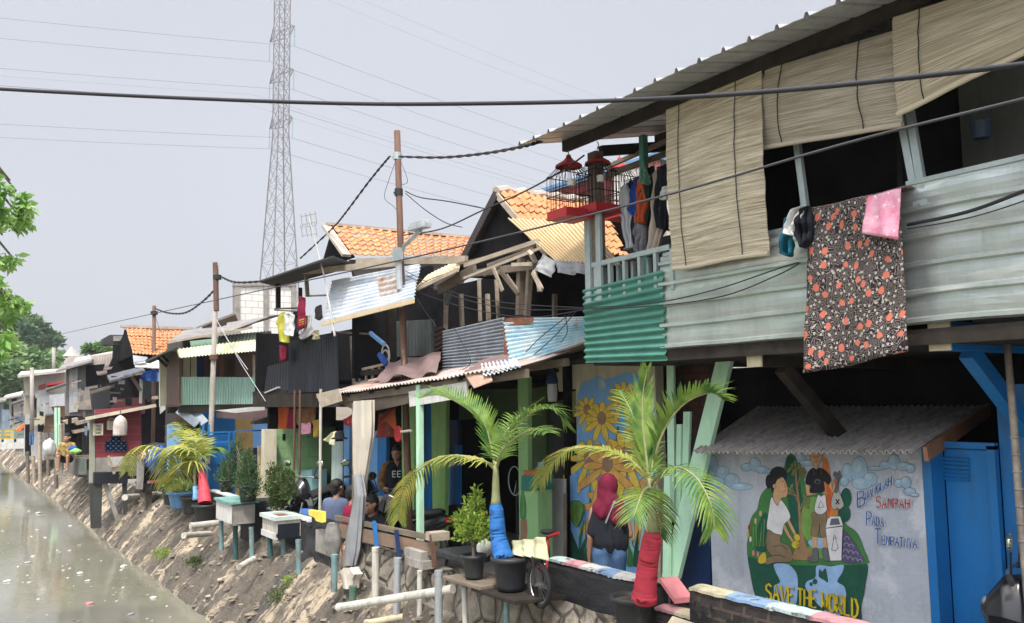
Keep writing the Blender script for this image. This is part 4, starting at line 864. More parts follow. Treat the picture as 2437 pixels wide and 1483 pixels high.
for (a,c,w_,X,mt) in (((728,650),(732,705),.06,5.5,woodpale),((662,672),(662,735),.08,5.6,wooddark),((715,685),(715,770),.06,5.9,wooddark),((836,800),(842,915),.05,5.9,woodpale),((874,790),(878,880),.05,6.1,wood),((930,700),(932,860),.12,5.9,wooddark),((730,705),(790,702),.03,5.6,pvcw),((655,735),(720,733),.03,5.5,wood),((790,790),(880,795),.03,5.7,wood),((640,790),(650,870),.08,6.0,wooddark)):
    b=M(); b.beam(P(*a,X),P(*c,X),w_,w_,(1,0,0)); b.build('post' if a[1]<c[1]-20 else 'rail',mt,bh)
sheet([(790,668),(1000,628),(985,712),(772,768)],[5.6,5.6,5.05,5.05],whiteblue,11,.014,'h','roof_sheet',bh,seed=5,rows=14)
sheet([(898,662),(952,648),(958,730),(910,738)],[5.38,5.4,5.08,5.06],mat('rust edged sheet',(.42,.44,.46,1),(.30,.17,.09,1),sc=5,rough=.7,c3=(.16,.06,.03,1),t3=.6,sc3=5),6,.014,'h','roof_sheet',bh)
b=M(); b.beam(P(765,772,5.0),P(985,716,5.0),.02,.06); b.build('eave_edge',creamsheet,bh)
A=P(790,537,5.9); D=P(838,608,5.9); B=PY(1135,552,A.y); C=PY(1118,612,D.y)
B.z=A.z+.02; 
tiles(A,B,C,D,7,17,'tiled_roof',bh,tile)
b=M(); b.beam(A+V((-.1,.0,.02)),B+V((.1,0,.02)),.12,.05); b.build('ridge_cap',ridge,bh)
b=M(); b.beam(A+V((-.12,-.02,-.03)),D+V((-.12,-.05,-.02)),.16,.05); b.build('barge_board',ridge,bh)
M().slab([A+V((0,0,-.05)),D+V((0,0,-.03)),D+V((0,1.6*abs(A.y-D.y),-.03))],.06,(1,0,0)).build('gable',dark,bh)
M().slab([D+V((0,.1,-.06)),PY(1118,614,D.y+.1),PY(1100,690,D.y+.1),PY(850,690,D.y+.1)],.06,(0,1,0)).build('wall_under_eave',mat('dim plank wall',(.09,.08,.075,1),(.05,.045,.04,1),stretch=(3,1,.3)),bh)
b=M()
A=P(842,884,5.75);B=P(920,866,5.75); b.beam(A,B,.04); b.beam(A-V((0,0,.2)),B-V((0,0,.2)),.03)
for k in range(6): q=lerp(A,B,k/5); b.box(q.x-.015,q.x+.015,q.y-.02,q.y+.02,q.z-.22,q.z)
b.build('railing',woodpale,bh)
cl=cloth(P(925,862,5.5),P(1050,838,5.5),P(1040,890,5.1),P(895,905,5.1),.05,2,seed=3); cl.build('tarpaulin',mauve,bh,solid=.006)
t=thing('garden_hose','bright blue tube and coiled white cord hanging in the dark upper balcony','hose',P(900,820,5.7))
b=M(); b.tube([P(882,793,5.7),P(900,808,5.7),P(915,820,5.7)],.035,8); b.build('tube',sky_blue,t)
b=M(); b.tube([P(918+9*math.cos(a*.9+1),835+22*math.sin(a*.9+1)+k,5.65) for k,a in enumerate([i*.55 for i in range(24)])],.012,6); b.build('coil',pvcw,t)
b=M(); b.tube([P(905,845,5.66),P(915,860,5.6),P(920,868,5.62)],.05,8); b.build('wrap',bluecloth,t)
# ground floor wall pieces of the black house
gf=thing('green_block_wall','light green painted block wall end beside the clipped bush','wall',P(700,1190,6))
Yg=17.0
M().slab([PY(650,1022,Yg),PY(757,1019,Yg),PY(757,1200,Yg),PY(650,1200,Yg)],.12,(0,1,0)).build('blockwork',brickmat('green painted blocks','#86ad78','#7fa672','#6d9462',axis='y',bw=.4,rh=.2,msize=.008,bump=.5,dirt=.3),gf)
b=M(); q=PY(676,1040,Yg-.01); b.box(q.x-.03,q.x+.03,Yg-.012,Yg,q.z-.06,q.z+.06); b.build('vent_hole',dark,gf)
t=tag(M().slab([PY(630,1022,16.7),PY(658,1022,16.7),PY(658,1200,16.7),PY(628,1200,16.7)],.2,(0,1,0)).build('gate_pillar',cream),'cream white gate pillar between blue gate and green block wall','pillar')
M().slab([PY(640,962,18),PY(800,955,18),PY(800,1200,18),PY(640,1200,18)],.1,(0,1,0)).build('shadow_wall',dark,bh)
b=M(); b.box(5.5,5.7,13.6,18.4,2.2,2.44); b.build('floor_beam',wooddark,bh)
for x in (701,714):
    q=P(x,980,5.3); tag(M().tube([V((q.x,q.y,.02)),V((q.x,q.y,2.5))],.022,8).build('steel_post',rustpole),'thin dark brown steel post in front of the light green block wall','post','paired dark posts by the green wall')
q=P(763,1000,5.3); tag(M().tube([V((q.x,q.y,.02)),V((q.x,q.y,2.5))],.025,8).build('plastic_pipe',pvcw),'white plastic downpipe rising beside the parked motorcycle','pipe')
tag(plate([(700,1122),(742,1118),(742,1190),(702,1190)],6.0,mat('pale teal paint',(.22,.42,.44,1)),.3,'water_trough'),'pale teal low block behind the clipped bush','block')
# ---------------------------------------------------------------- green sheet house (front turned to the canal mouth)
YG=20.2
gh=thing('green_sheet_house','upper floor house with a pale green sheet balcony and cream awning behind the grey pole','house',(5.6,YG+1,0))
def yq(pts,Y,mt,name,parent,t=.04): return plateY(pts,Y,mt,t,name,parent)
def ysheet(pts,Y,mt,n,ribs,name,parent,amp=.012,wob=.003,rows=4):
    ys=Y if isinstance(Y,(list,tuple)) else [Y]*4
    c=[PY(*p,y) for p,y in zip(pts,ys)]
    A,B,C,D=c; nn=(C-A).cross(D-B)
    return wavy(A,B,C,D,n,amp,ribs,wob=wob,rows=rows).build(name,mt,parent,solid=.004)
ysheet([(425,897),(634,898),(630,961),(426,964)],YG,mintpanel,34,'v','balcony_sheet',gh,.008)
yq([(397,840),(640,832),(640,900),(397,905)],YG+1.4,brown,'rear_wall',gh)
for (x0,x1,m_) in ((437,452,cream),(455,468,cream),(470,486,fnavy),(505,520,brown),(521,534,mat('board red brown',(.16,.06,.035,1))),(560,600,brown),(608,630,mat('board red brown',(.16,.06,.035,1)))):
    yq([(x0,848),(x1,846),(x1,902),(x0,903)],YG+1.2,m_,'board',gh)
b=M(); p=PY(604,845,YG+.1);q=PY(604,900,YG+.1); b.beam(p,q,.05); b.build('post',woodpale,gh)
X4=PY(425,930,YG).x
plate([(397,838),(426,836),(426,966),(397,962)],X4,brown,.05,'side_wall',gh)
yq([(381,845),(396,842),(396,965),(381,968)],YG+1.9,cream,'corner_post',gh,.12)
b=M(); p=PY(426,966,YG);q=PY(640,962,YG); b.beam(p+V((0,.05,-.08)),q+V((0,.05,-.08)),.1,.14); b.build('floor_beam',wooddark,gh); b=M(); b.beam(p+V((0,1.2,-.1)),q+V((0,1.2,-.1)),.1,.14); b.build('floor_beam',wooddark,gh)
ysheet([(417,831),(634,806),(630,833),(427,852)],[YG+.15,YG+.15,YG-.45,YG-.45],yelsheet,26,'v','awning_sheet',gh,.012)
ysheet([(520,800),(636,788),(636,818),(520,828)],[YG+1,YG+1,YG+.2,YG+.2],mat('pale mint roof sheet',(.42,.50,.38,1),(.36,.42,.33,1)),14,'v','roof_sheet',gh,.012)
yq([(452,812),(518,805),(518,826),(456,829)],YG+.2,mintpanel,'fascia',gh)
M().slab([PY(400,812,YG+.2),PY(570,783,YG+.2),PY(600,770,YG+2.6),PY(440,786,YG+2.6)],.04,(0,0,-1)).build('roof',mat('grey tin roof',(.26,.25,.24,1),(.15,.14,.13,1)),gh)
M().slab([PY(540,790,YG+.4),PY(640,752,YG+.1),PY(690,745,YG+1.6),PY(540,768,YG+1.6)],.02,(0,0,-1)).build('roof',mat('grey tin roof',(.26,.25,.24,1)),gh)
b=M(); b.beam(PY(398,815,YG+.1),PY(600,780,YG+.1),.05,.05); b.beam(PY(400,812,YG+.8),PY(480,800,YG+.8),.05,.05); b.build('roof_edge',woodpale,gh)
M().slab([P(346,858,4.0),P(420,823,4.0),P(424,832,4.6),P(356,862,4.6)],.04,(0,0,-1)).build('side_awning',mat('mossy awning',(.06,.08,.065,1),rough=.9),gh)
b=M()
for a,c in (((376,852),(397,872)),((386,846),(400,862))): b.beam(P(*a,4.15),P(*c,4.3),.05)
b.build('brace',wooddark,gh)
b=M(); b.box(X4*1.09,8.5,YG+1.45,YG+3.2,.3,PY(500,800,YG).z); b.build('house_body',mat('dim wall',(.07,.06,.055,1)),gh)
yq([(512,977),(630,966),(630,976),(560,983)],YG-.5,fwhite,'fascia_board',gh,.05)
yq([(515,982),(640,972),(638,1003),(610,998),(517,995)],YG-.3,mauve,'fascia_board',gh,.05)
yq([(476,975),(560,975),(560,1205),(476,1205)],YG+.9,blue,'blue_wall',gh); yq([(560,995),(602,995),(602,1205),(560,1205)],YG+.9,mat('ochre plaster',(.48,.33,.12,1),(.42,.28,.1,1)),'ochre_wall',gh); yq([(602,1005),(640,1005),(640,1205),(602,1205)],YG+.9,sky_blue,'sky_blue_wall',gh)
yq([(415,992),(476,975),(476,1010),(420,1010)],YG+1,mat('brick lintel',(.22,.15,.10,1)),'lintel',gh); yq([(398,1010),(430,1010),(430,1120),(398,1120)],YG+1.0,sky_blue,'sky_blue_wall',gh); yq([(430,1005),(478,1005),(478,1190),(430,1190)],YG+1.05,wooddark,'dark_gap',gh)
yq([(603,1066),(613,1066),(613,1160),(603,1160)],YG+.7,navy,'shutter',gh)
for a,c in (((425,975),(470,1010)),((458,975),(488,1008))):
    b=M(); b.beam(PY(*a,YG+.2),PY(*c,YG-.1),.18,.03,(0,1,0)); b.build('awning_flap',mat('pale blue flap',(.35,.40,.46,1)),gh)
# blue gate
gt=thing('blue_gate','bright blue steel gate frame with rails behind the potted conifers','gate',PY(560,1190,19.2))
Yt=19.2; b=M()
for a,c in (((484,1010),(480,1200)),((497,1010),(497,1200)),((631,1022),(628,1200)),((545,1030),(545,1075)),((556,1030),(556,1075))): b.beam(PY(*a,Yt),PY(*c,Yt),.035,.035,(0,1,0))
for a,c in (((497,1030),(632,1024)),((500,1052),(548,1052)),((500,1095),(545,1095)),((505,1135),(550,1135))): b.beam(PY(*a,Yt),PY(*c,Yt),.03)
b.build('gate_frame',blue,gt)
yq([(500,1036),(558,1034),(556,1190),(500,1192)],Yt+.06,blue,'sheet',gt,.01)
b=M(); q=PY(490,1075,Yt); b.box(q.x-.02,q.x+.08,Yt-.06,Yt-.01,q.z-.25,q.z-.1); b.build('lock_box',greypole,gt)
tag(plateY([(616,1062),(626,1062),(626,1190),(614,1190)],19.4,mat('flaked cream pillar',(.6,.5,.28,1),(.4,.28,.14,1),sc=8,c3=(.2,.18,.14,1)),.1,'gate_post'),'flaked cream gate post beside the right end of the blue gate','post')
tag(plateY([(560,1005),(640,988),(625,998),(606,1040)],19.0,mat('dark tangled awning',(.03,.03,.032,1)),.04,'awning_scrap') if False else plateY([(606,1002),(638,992),(638,1008),(604,1010)],18.9,wooddark,.3,'awning_scrap'),'small dark ragged awning between the blue gate and cream pillar','awning')
# unfinished block upper storey
bb=thing('block_house','unfinished pale concrete block upper storey rising behind the tin roofs','house',PY(640,760,27))
blk=brickmat('pale concrete blocks','#e0ded8','#d2d0ca','#a9a7a0',axis='y',bw=.4,rh=.2,msize=.012,bump=.4,dirt=.12)
yq([(560,676),(700,676),(700,800),(562,800)],27,blk,'block_wall',bb,.15)
for x0,x1 in ((559,571),(628,640),(694,706)): yq([(x0,674),(x1,674),(x1,800),(x0,800)],26.95,concrete,'column',bb,.25)
yq([(558,672),(706,672),(706,680),(558,680)],26.93,concrete,'ring_beam',bb,.25)
b=M(); q=PY(561,800,27.2);q2=PY(700,800,27.2); b.box(q.x,q2.x,27.2,31,.0,q.z+.4); b.build('lower_walls',concrete,bb)
M().slab([PY(482,772,23.5),PY(560,745,23.5),PY(566,760,25),PY(480,790,25)],.05,(0,0,-1)).build('rubble_roof',mat('brown tin',(.2,.13,.09,1),(.3,.29,.28,1)),bb)
M().slab([PY(466,779,24),PY(555,745,24),PY(560,748,25.5),PY(480,770,25.5)],.05,(0,0,-1)).build('tin_roof',mat('grey tin roof',(.26,.25,.24,1)),bb)
# ---------------------------------------------------------------- tile roofed house further along
YT=26.5
th=thing('tiled_house','far tile roofed house with a black gable and a blue tarpaulin under the eave','house',PY(340,1000,YT+1))
A=PY(300,781,YT+2.3);B=PY(445,786,YT+2.3);C=PY(430,850,YT+.3);D=PY(317,843,YT+.3)
tiles(A,B,C,D,9,14,'tiled_roof',th,tile)
b=M(); b.beam(A+V((-.15,0,.05)),B+V((.2,0,.05)),.2,.08); b.build('ridge_cap',ridge,th)
M().slab([A+V((-.02,0,-.05)),D+V((-.02,0,-.03)),D+V((-.02,4.2,-.2)),],.1,(1,0,0)).build('gable',dark,th)
yq([(297,782),(318,842),(322,890),(255,895),(280,855)],YT+2.6,dark,'gable_end',th)
yq([(246,806),(262,797),(295,797),(295,822),(245,820)],YT+3,mat('dark roof board',(.05,.048,.052,1)),'eave_box',th,.5)
yq([(270,800),(292,799),(292,811),(270,812)],YT+2.95,concrete,'patch',th)
yq([(255,880),(385,870),(385,960),(262,965)],YT+2.2,dark,'wall',th)
M().slab([PY(316,845,YT-.0),PY(352,850,YT-.0),PY(345,858,YT-.3),PY(318,862,YT-.3)],.03,(0,0,-1)).build('plastic_patch',fplastic,th)
M().slab([PY(318,862,YT+.2),PY(382,852,YT+.2),PY(380,875,YT-.4),PY(322,872,YT-.4)],.03,(0,0,-1)).build('white_sheet',whitew,th)
cl=cloth(PY(333,884,YT-.3),PY(380,878,YT-.3),PY(380,908,YT-.25),PY(336,905,YT-.25),.04,2); cl.build('tarpaulin',bluecloth,th,solid=.005)
yq([(340,904),(380,904),(380,950),(340,950)],YT+1,darkgreen,'green_shutter',th); yq([(334,902),(340,902),(338,960),(332,960)],YT-.1,whitew,'post',th,.08)
yq([(272,950),(345,945),(345,985),(270,990)],YT+.6,mat('maroon board',(.10,.03,.03,1)),'wall_board',th)
M().slab([PY(255,893,YT-.2),PY(335,872,YT-.2),PY(345,880,YT-1.0),PY(262,906,YT-1.0)],.06,(0,0,-1)).build('ragged_awning',mat('ragged grey plastic',(.13,.14,.15,1),(.05,.05,.055,1),sc=9),th)
for a,c in (((312,893),(335,930)),((215,935),(272,918))): b=M(); b.beam(PY(*a,YT-.5),PY(*c,YT-.4),.07); b.build('strut',wood,th)
yq([(380,880),(398,868),(400,968),(382,985)],YT-.4,whitew,'corner_post',th,.1)
b=M(); q=PY(262,950,YT+2.7); b.box(q.x*1.1,8.6,YT+2.7,YT+5.4,.0,PY(300,800,YT+3).z); b.build('house_body',dark,th)
yq([(215,925),(262,918),(262,980),(222,985)],YT-.2,mat('black rags',(.03,.032,.038,1)),'hung_rags',th,.2)
# ---------------------------------------------------------------- red hut on stilts
YR=24.6
rh=thing('red_hut','red painted block hut with blue lattice vent standing on stilts over the bank','hut',PY(280,1130,YR))
redblk=brickmat('red painted blocks','#84343a','#7b3036','#955a5c',axis='y',bw=.42,rh=.19,msize=.006,bump=.35,dirt=.2)
yq([(226,975),(336,967),(337,1086),(226,1090)],YR,redblk,'wall',rh,.12)
yq([(224,1090),(337,1086),(337,1132),(224,1135)],YR-.01,concrete,'plinth',rh,.14)
yq([(258,1088),(300,1086),(300,1106),(258,1108)],YR-.014,whitew,'plinth_patch',rh,.02)
yq([(215,1000),(226,996),(226,1155),(213,1155)],YR-.03,mat('lichen grey post',(.33,.33,.26,1)),'corner_post',rh,.12)
yq([(224,1125),(304,1123),(304,1150),(224,1152)],YR-.25,black,'floor_beam',rh,1.2)
q0=PY(226,1000,YR);q1=PY(336,1000,YR)
b=M(); b.box(q0.x*1.06,q1.x,YR+.12,YR+1.5,PY(230,1130,YR).z,q0.z); b.build('hut_body',mat('dark red wall',(.12,.03,.03,1)),rh)
M().slab([PY(205,996,YR-.3),PY(372,964,YR-.3),PY(372,964,YR-.3)+V((.1,1.6,-.06)),PY(205,996,YR-.3)+V((.1,1.6,-.06))],.05,(0,0,-1)).build('roof',mat('grey tin roof',(.26,.25,.24,1)),rh)
b=M(); b.beam(PY(203,997,YR-.33),PY(371,965,YR-.33),.05,.08); b.build('roof_edge',mat('cream batten',(.62,.55,.42,1)),rh)
for a,c in (((232,1150),(230,1232)),((250,1150),(281,1215)),((217,1150),(222,1232)),((296,1150),(300,1200))):
    b=M(); b.beam(PY(*a,YR-.1),PY(*c,YR-.1)+V((0,0,-.25)),.2 if a[0]==232 else .1,None,(0,1,0)); b.build('stilt',mat('dark mossy stilt',(.05,.055,.05,1)) if a[0]!=250 else concrete,rh)
# lattice vent
lv=M(); pd=M()
for (cx,cy) in [(258,1060),(272,1060),(286,1060),(258,1073),(272,1073),(286,1073),(294,1060),(294,1073)][:0]+[(257+12.7*i,1055.5+11.5*j) for j in range(2) for i in range(4)]+[(269.7+12.7*i,1044) for i in range(2)]:
    w_,h_=6.2,5.6
    p=PY(cx-w_,cy-h_,YR-.02);q=PY(cx+w_,cy+h_,YR-.02); lv.box(p.x,q.x,YR-.03,YR-.012,q.z,p.z)
    for sx,sy in ((-1,-1),(1,-1),(-1,1),(1,1)):
        a=PY(cx+sx*3,cy+sy*2.6,YR-.034); pd.obox((a.x,YR-.031,a.z),(.030*sx,0,.024*sy*-1),(0,.004,0),(.014,0,.017*sx*sy))
o=lv.build('lattice_vent',mat('lattice blue',(.03,.16,.42,1),rough=.6),rh); pd.build('vent_opening',dark,o)
b=M(); b.beam(PY(258,1085,YR-.3),PY(272,1128,YR-.3),.06); b.beam(PY(262,1110,YR-.35),PY(305,1106,YR-.35),.05); b.beam(PY(270,1118,YR-.3),PY(288,1105,YR-.35),.05); tag(b.build('scrap_timber',woodpale),'crossed pale scrap timbers leaning on the red hut plinth','timber')
# bird cages on the red hut
def boxcage(cx,cy,w_,h_,Y,label,round_top=False):
    a=PY(cx,cy,Y); sc=(PY(cx+1,cy,Y)-a).length; w=w_*sc/2; h=h_*sc/2
    t=thing('bird_cage',label,'bird cage',a-V((0,0,h)))
    b=M(); 
    for k in range(4): z=a.z-h*.9+k*h*.6; b.box(a.x-w,a.x+w,Y-.16,Y-.01,z-.012,z+.012)
    b.box(a.x-w-.02,a.x-w+.02,Y-.16,Y-.01,a.z-h,a.z+h); b.box(a.x+w-.02,a.x+w+.02,Y-.16,Y-.01,a.z-h,a.z+h); b.build('frame',cream,t)
    b=M(); b.box(a.x-w,a.x+w,Y-.012,Y-.006,a.z-h,a.z+h); b.build('back',greydoor,t)
    b=M()
    for k in range(9): x=a.x-w+2*w*k/8; b.beam((x,Y-.155,a.z-h),(x,Y-.155,a.z+h),.006)
    b.build('bars',pvcw,t)
    if round_top:
        b=M(); b.tube([(a.x+w*math.cos(q),Y-.1,a.z+h+w*.8*math.sin(q)) for q in [math.pi*i/10 for i in range(11)]],.012,6); b.build('arch',pvcw,t)
    return t
boxcage(232,1022,18,30,YR-.05,'flat pale bird cage at the left corner of the red hut'); boxcage(263,1012,15,22,YR-.02,'small arched bird cage on the red hut wall, middle one of three',True)
a=PY(286,1014,YR-.45); t=thing('bird_cage','large domed pale bird cage hanging under the red hut roof edge','bird cage',a-V((0,0,.22)))
b=M(); b.lathe(a,[(.165,-.2),(.17,.0),(.16,.1),(.12,.19),(.05,.25),(.01,.27)],20); b.build('cover',mat('worn white cage cover',(.55,.5,.45,1),(.4,.33,.28,1),sc=7,bump=.6),t,smooth=True); b=M(); b.lathe(a,[(.001,-.23),(.17,-.23),(.17,-.2),(.001,-.2)],20); b.build('tray',woodpale,t); b=M(); b.tube([a+V((0,0,.27)),a+V((0,0,.42))],.012,6); b.build('hook',wire,t)
# ---------------------------------------------------------------- the far row
def block(name,label,cat,faces,X,Y,depth=6,Xd=4):
    t=thing(name,label,cat,V((X,Y,0)))
    for f in faces:
        pts,mt,nm=f[:3]; Y_=Y+(f[3] if len(f)>3 else 0)
        plateY(pts,Y_,mt,.12,nm,t)
    return t
cw=mat('cream wash wall',(.48,.455,.40,1),(.38,.355,.31,1),grime=.6); gyw=mat('pale grey wall',(.40,.41,.42,1),(.3,.31,.32,1),grime=.5); plk=mat('grey plank wall',(.18,.17,.16,1),(.11,.10,.095,1),sc=5,stretch=(4,1,.3),grime=.5); roofg=mat('grey tin roof',(.26,.25,.24,1))
t=block('plank_house','tall grey weathered plank house on posts left of the black gable','house',[([(158,872),(222,862),(240,990),(158,990)],plk,'plank_wall'),([(165,880),(185,876),(185,980),(165,982)],gyw,'pale_board',-.06),([(205,870),(250,866),(236,910),(205,925)],dark,'dark_opening',-.07),([(185,925),(240,915),(240,975),(185,975)],mat('sunbleached planks',(.3,.28,.25,1),(.2,.18,.16,1),stretch=(4,1,.3),sc=5),'plank_panel',-.1),([(160,985),(240,985),(240,1080),(160,1080)],dark,'undercroft',.4)],4.5,31)
b=M(); a=PY(160,1000,31.2); c_=PY(240,1000,31.2); b.box(a.x*1.11,8.5,31.3,34.5,0,PY(200,872,31.3).z); b.build('house_body',plk,t)
wavy(PY(215,848,33),PY(282,838,33),PY(270,888,30.6),PY(232,893,30.6),16,.03,'v',wob=.01).build('roof_sheet',mat('brownish grey sheet',(.40,.35,.31,1),(.28,.24,.21,1),grime=.5),t,solid=.01)
M().slab([PY(134,882,30.6),PY(218,858,30.6),PY(222,852,33),PY(150,866,33)],.06,(0,0,-1)).build('roof',roofg,t)
M().slab([PY(175,862,33.5),PY(280,840,33.5),PY(280,834,35.5),PY(180,852,35.5)],.06,(0,0,-1)).build('roof',mat('pale tin roof',(.5,.45,.4,1)),t)
for k,(a,c_) in enumerate((((160,990),(160,1085)),((190,990),(188,1085)),((238,990),(236,1090)))): b=M(); b.beam(PY(*a,31),PY(*c_,31),.14,None,(0,1,0)); b.build('post',wooddark,t)
for (pts) in ([(150,1002),(185,994),(187,1003),(160,1010)],[(178,1006),(212,997),(214,1004),(184,1012)],[(174,1025),(214,1017),(214,1024),(178,1032)]): plateY(pts,30.4,woodpale,.5,'lean_to_roof',t)
t=block('cream_house','cream washed upper house with a flat roof between the plank house and grey row','house',[([(55,892),(158,886),(158,938),(118,938),(60,942)],cw,'front_wall'),([(86,895),(134,890),(134,915),(88,920)],gyw,'window_recess',-.1),([(92,917),(110,912),(110,926),(92,930)],mat('faded red cloth',(.35,.1,.08,1)),'red_cloth',-.12),([(88,930),(118,925),(128,985),(88,988)],gyw,'bay_front',-.4),([(57,940),(78,940),(76,985),(57,988)],mat('beige wall',(.38,.34,.28,1)),'lower_wall',.1),([(78,938),(90,938),(88,980),(78,980)],wooddark,'doorway',.2),([(72,985),(108,984),(106,1013),(72,1013)],cream,'balcony_front',-.5),([(104,990),(128,988),(128,1030),(104,1030)],mat('brick brown wall',(.24,.16,.11,1)),'brick_panel',-.2),([(60,1010),(160,1010),(160,1085),(60,1085)],dark,'undercroft',.8)],5.5,42)
yA=PY(118,940,41).y
plateY([(118,940),(154,936),(154,966),(118,968)],40.6,mat('white balcony cloth',(.45,.45,.47,1)),.2,'white_balcony',t); plateY([(122,968),(154,966),(156,1002),(140,1002)],41,mat('tan board',(.30,.15,.08,1)),.1,'tan_wall',t)
M().slab([PY(42,893,41.2),PY(158,880,41.2),PY(158,876,45),PY(50,884,45)],.1,(0,0,-1)).build('roof',cw,t)
b=M(); a=PY(60,940,42.3); b.box(a.x*1.11,9.5,42.4,46.6,0,PY(100,895,42.4).z); b.build('house_body',gyw,t)
for x in (76,132,140): b=M(); b.beam(PY(x,880 if x==76 else 970,40.4),PY(x+1,1075,40.4),.09,None,(0,1,0)); b.build('post',mint if x>100 else greypole,t)
M().slab([PY(108,925,40.6),PY(158,910,40.6),PY(158,915,41.6),PY(112,930,41.6)],.05,(0,0,-1)).build('lean_to_roof',roofg,t)
M().slab([PY(112,912,40.9),PY(152,909,40.9),PY(152,912,41.5),PY(112,918,41.5)],.08,(0,0,-1)).build('eave',redpaint,t)
t=block('pink_gable_house','small pale house with a pointed white roof peak far above the row','house',[([(152,860),(165,848),(235,845),(235,880),(156,885)],mat('dusty pink wall',(.48,.42,.38,1)),'wall')],9,60)
b=M(); q=PY(170,848,60.5); w_=.55; b.lathe((q.x,60.5,q.z),[(.5,0),(.25,.3),(.02,.6)],4); b.build('roof_peak',pvcw,t); b=M(); q=PY(200,860,61); b.box(q.x-.8,q.x+2.5,60.3,63,0,q.z); b.build('house_body',cw,t)
t=block('grey_row_house','narrow pale grey house with ragged roof edges at the far left of the row','house',[([(22,945),(58,935),(56,1030),(24,1030)],gyw,'front_wall'),([(28,950),(40,948),(40,990),(28,990)],wooddark,'window',-.1),([(32,960),(48,955),(50,1020),(34,1020)],cw,'pale_wall',-.3),([(5,975),(26,975),(26,1030),(5,1030)],mat('blue grey wall',(.25,.32,.40,1)),'side_panel',.5)],5,58)
M().slab([PY(8,946,57),PY(52,938,57),PY(56,930,60),PY(14,940,60)],.1,(0,0,-1)).build('roof',cw,t); M().slab([PY(26,958,56),PY(58,948,56),PY(58,954,57.5),PY(28,962,57.5)],.08,(0,0,-1)).build('lean_to_roof',roofg,t)
b=M(); q=PY(25,1000,58.4); b.box(q.x*1.1,9,58.5,63.5,0,PY(30,948,58).z); b.build('house_body',gyw,t)
t=block('blue_grey_house','blue grey shack at the very left edge of the far row','house',[([(-60,965),(8,960),(8,1040),(-60,1040)],mat('blue grey wall',(.25,.32,.40,1)),'front_wall'),([(-20,975),(-2,975),(-2,1010),(-20,1010)],dark,'window',-.2)],5,72)
M().slab([PY(-70,960,71),PY(15,952,71),PY(15,946,76),PY(-70,950,76)],.1,(0,0,-1)).build('roof',roofg,t)
plateY([(36,1025),(58,1008),(60,1014),(40,1034)],54,mat('orange tarpaulin',(.60,.16,.03,1)),.6,'orange_awning',t)
rnd=random.Random(9)
far_mats=[cw,gyw,plk,wooddark,woodpale,mat('dark roof board',(.05,.048,.052,1)),dark,mat('rust red board',(.20,.06,.04,1)),mat('faded blue board',(.16,.24,.34,1)),mat('brick brown wall',(.24,.16,.11,1))]
for nm,(xa,xb,ya,yb),Y,n in (('cream_house',(60,150,925,1020),41.3,17),('plank_house',(160,238,905,1020),30.3,17),('tiled_house',(262,380,880,960),26.0,14),('grey_row_house',(8,56,950,1030),57,10)):
    hh=bpy.data.objects[nm]
    for k in range(n):
        x=rnd.uniform(xa,xb);y=rnd.uniform(ya,yb);w_=rnd.uniform(5,16);h_=rnd.uniform(5,22); sk=rnd.uniform(-4,4)
        if rnd.random()<.35: h_=rnd.uniform(2,4); w_=rnd.uniform(16,30); sk=rnd.uniform(-8,1)
        plateY([(x,y),(min(x+w_,xb),y+sk),(min(x+w_,xb),y+sk+h_),(x,y+h_)],Y-rnd.uniform(.15,.6),rnd.choice(far_mats),.06,'patch_board',hh)
# footbridge
fb=thing('footbridge','small concrete footbridge with yellow railings across the far end of the canal','bridge',(0,62,0))
YB=50
b=M(); a=PY(-200,1062,YB);c_=PY(62,1060,YB); b.box(a.x,c_.x,YB,YB+1.6,c_.z,c_.z+.28); b.box(a.x,c_.x,YB-.05,YB,c_.z-.15,c_.z+.32); b.build('deck',whitew,fb)
b=M()
for r_,m_ in ((1026,0),(1035,0),(1044,0)):
    b.beam(PY(-200,r_,YB+.02),PY(34,r_,YB+.02),.1,.1)
b.build('railing',mat('yellow railing paint',(.60,.42,.05,1)),fb)
b=M()
for x in (6,36,-40,-90): b.beam(PY(x,1022,YB),PY(x,1052,YB),.1)
for r_ in (1030,1040): b.beam(PY(34,r_,YB+.02),PY(62,r_-1,YB+.02),.07)
b.build('railing_post',mat('green grey rail',(.2,.3,.26,1)),fb)
b=M(); b.box(-7.5,-6.6,YB,YB+1.6,-1.6,PY(0,1058,YB).z); b.build('abutment',concrete,fb)
# pink house with blue roof, behind the tile roof
pk_=thing('pink_house','pink washed house with blue roof edge and maroon shutters behind the tiled gable','house',(10.5,13.5,0))
XP=9.5
plate([(1250,468),(1560,372),(1560,640),(1240,640)],XP,mat('faded pink wall',(.52,.22,.18,1),(.46,.18,.15,1),grime=.4),.15,'wall',pk_)
plate([(1240,466),(1560,364),(1560,376),(1245,476)],XP-.08,mat('pale blue roof edge',(.25,.42,.62,1)),.3,'roof_edge',pk_)
plate([(1335,455),(1450,420),(1450,520),(1335,520)],XP-.05,mat('maroon shutter',(.18,.02,.03,1)),.04,'shutter',pk_); plate([(1462,415),(1520,400),(1520,500),(1462,505)],XP-.05,whitew,.04,'pale_window',pk_)
M().slab([P(1240,464,XP-.1),P(1560,362,XP-.1),P(1560,362,XP-.1)+V((3,0,.6)),P(1240,464,XP-.1)+V((3,0,.6))],.06,(0,0,-1)).build('roof',mat('blue roof sheet',(.15,.3,.5,1)),pk_)
b=M(); q=P(1250,468,XP);q2=P(1560,372,XP); b.box(XP+.2,XP+3,q2.y,q.y,0,q2.z-.6); b.build('house_body',cw,pk_)
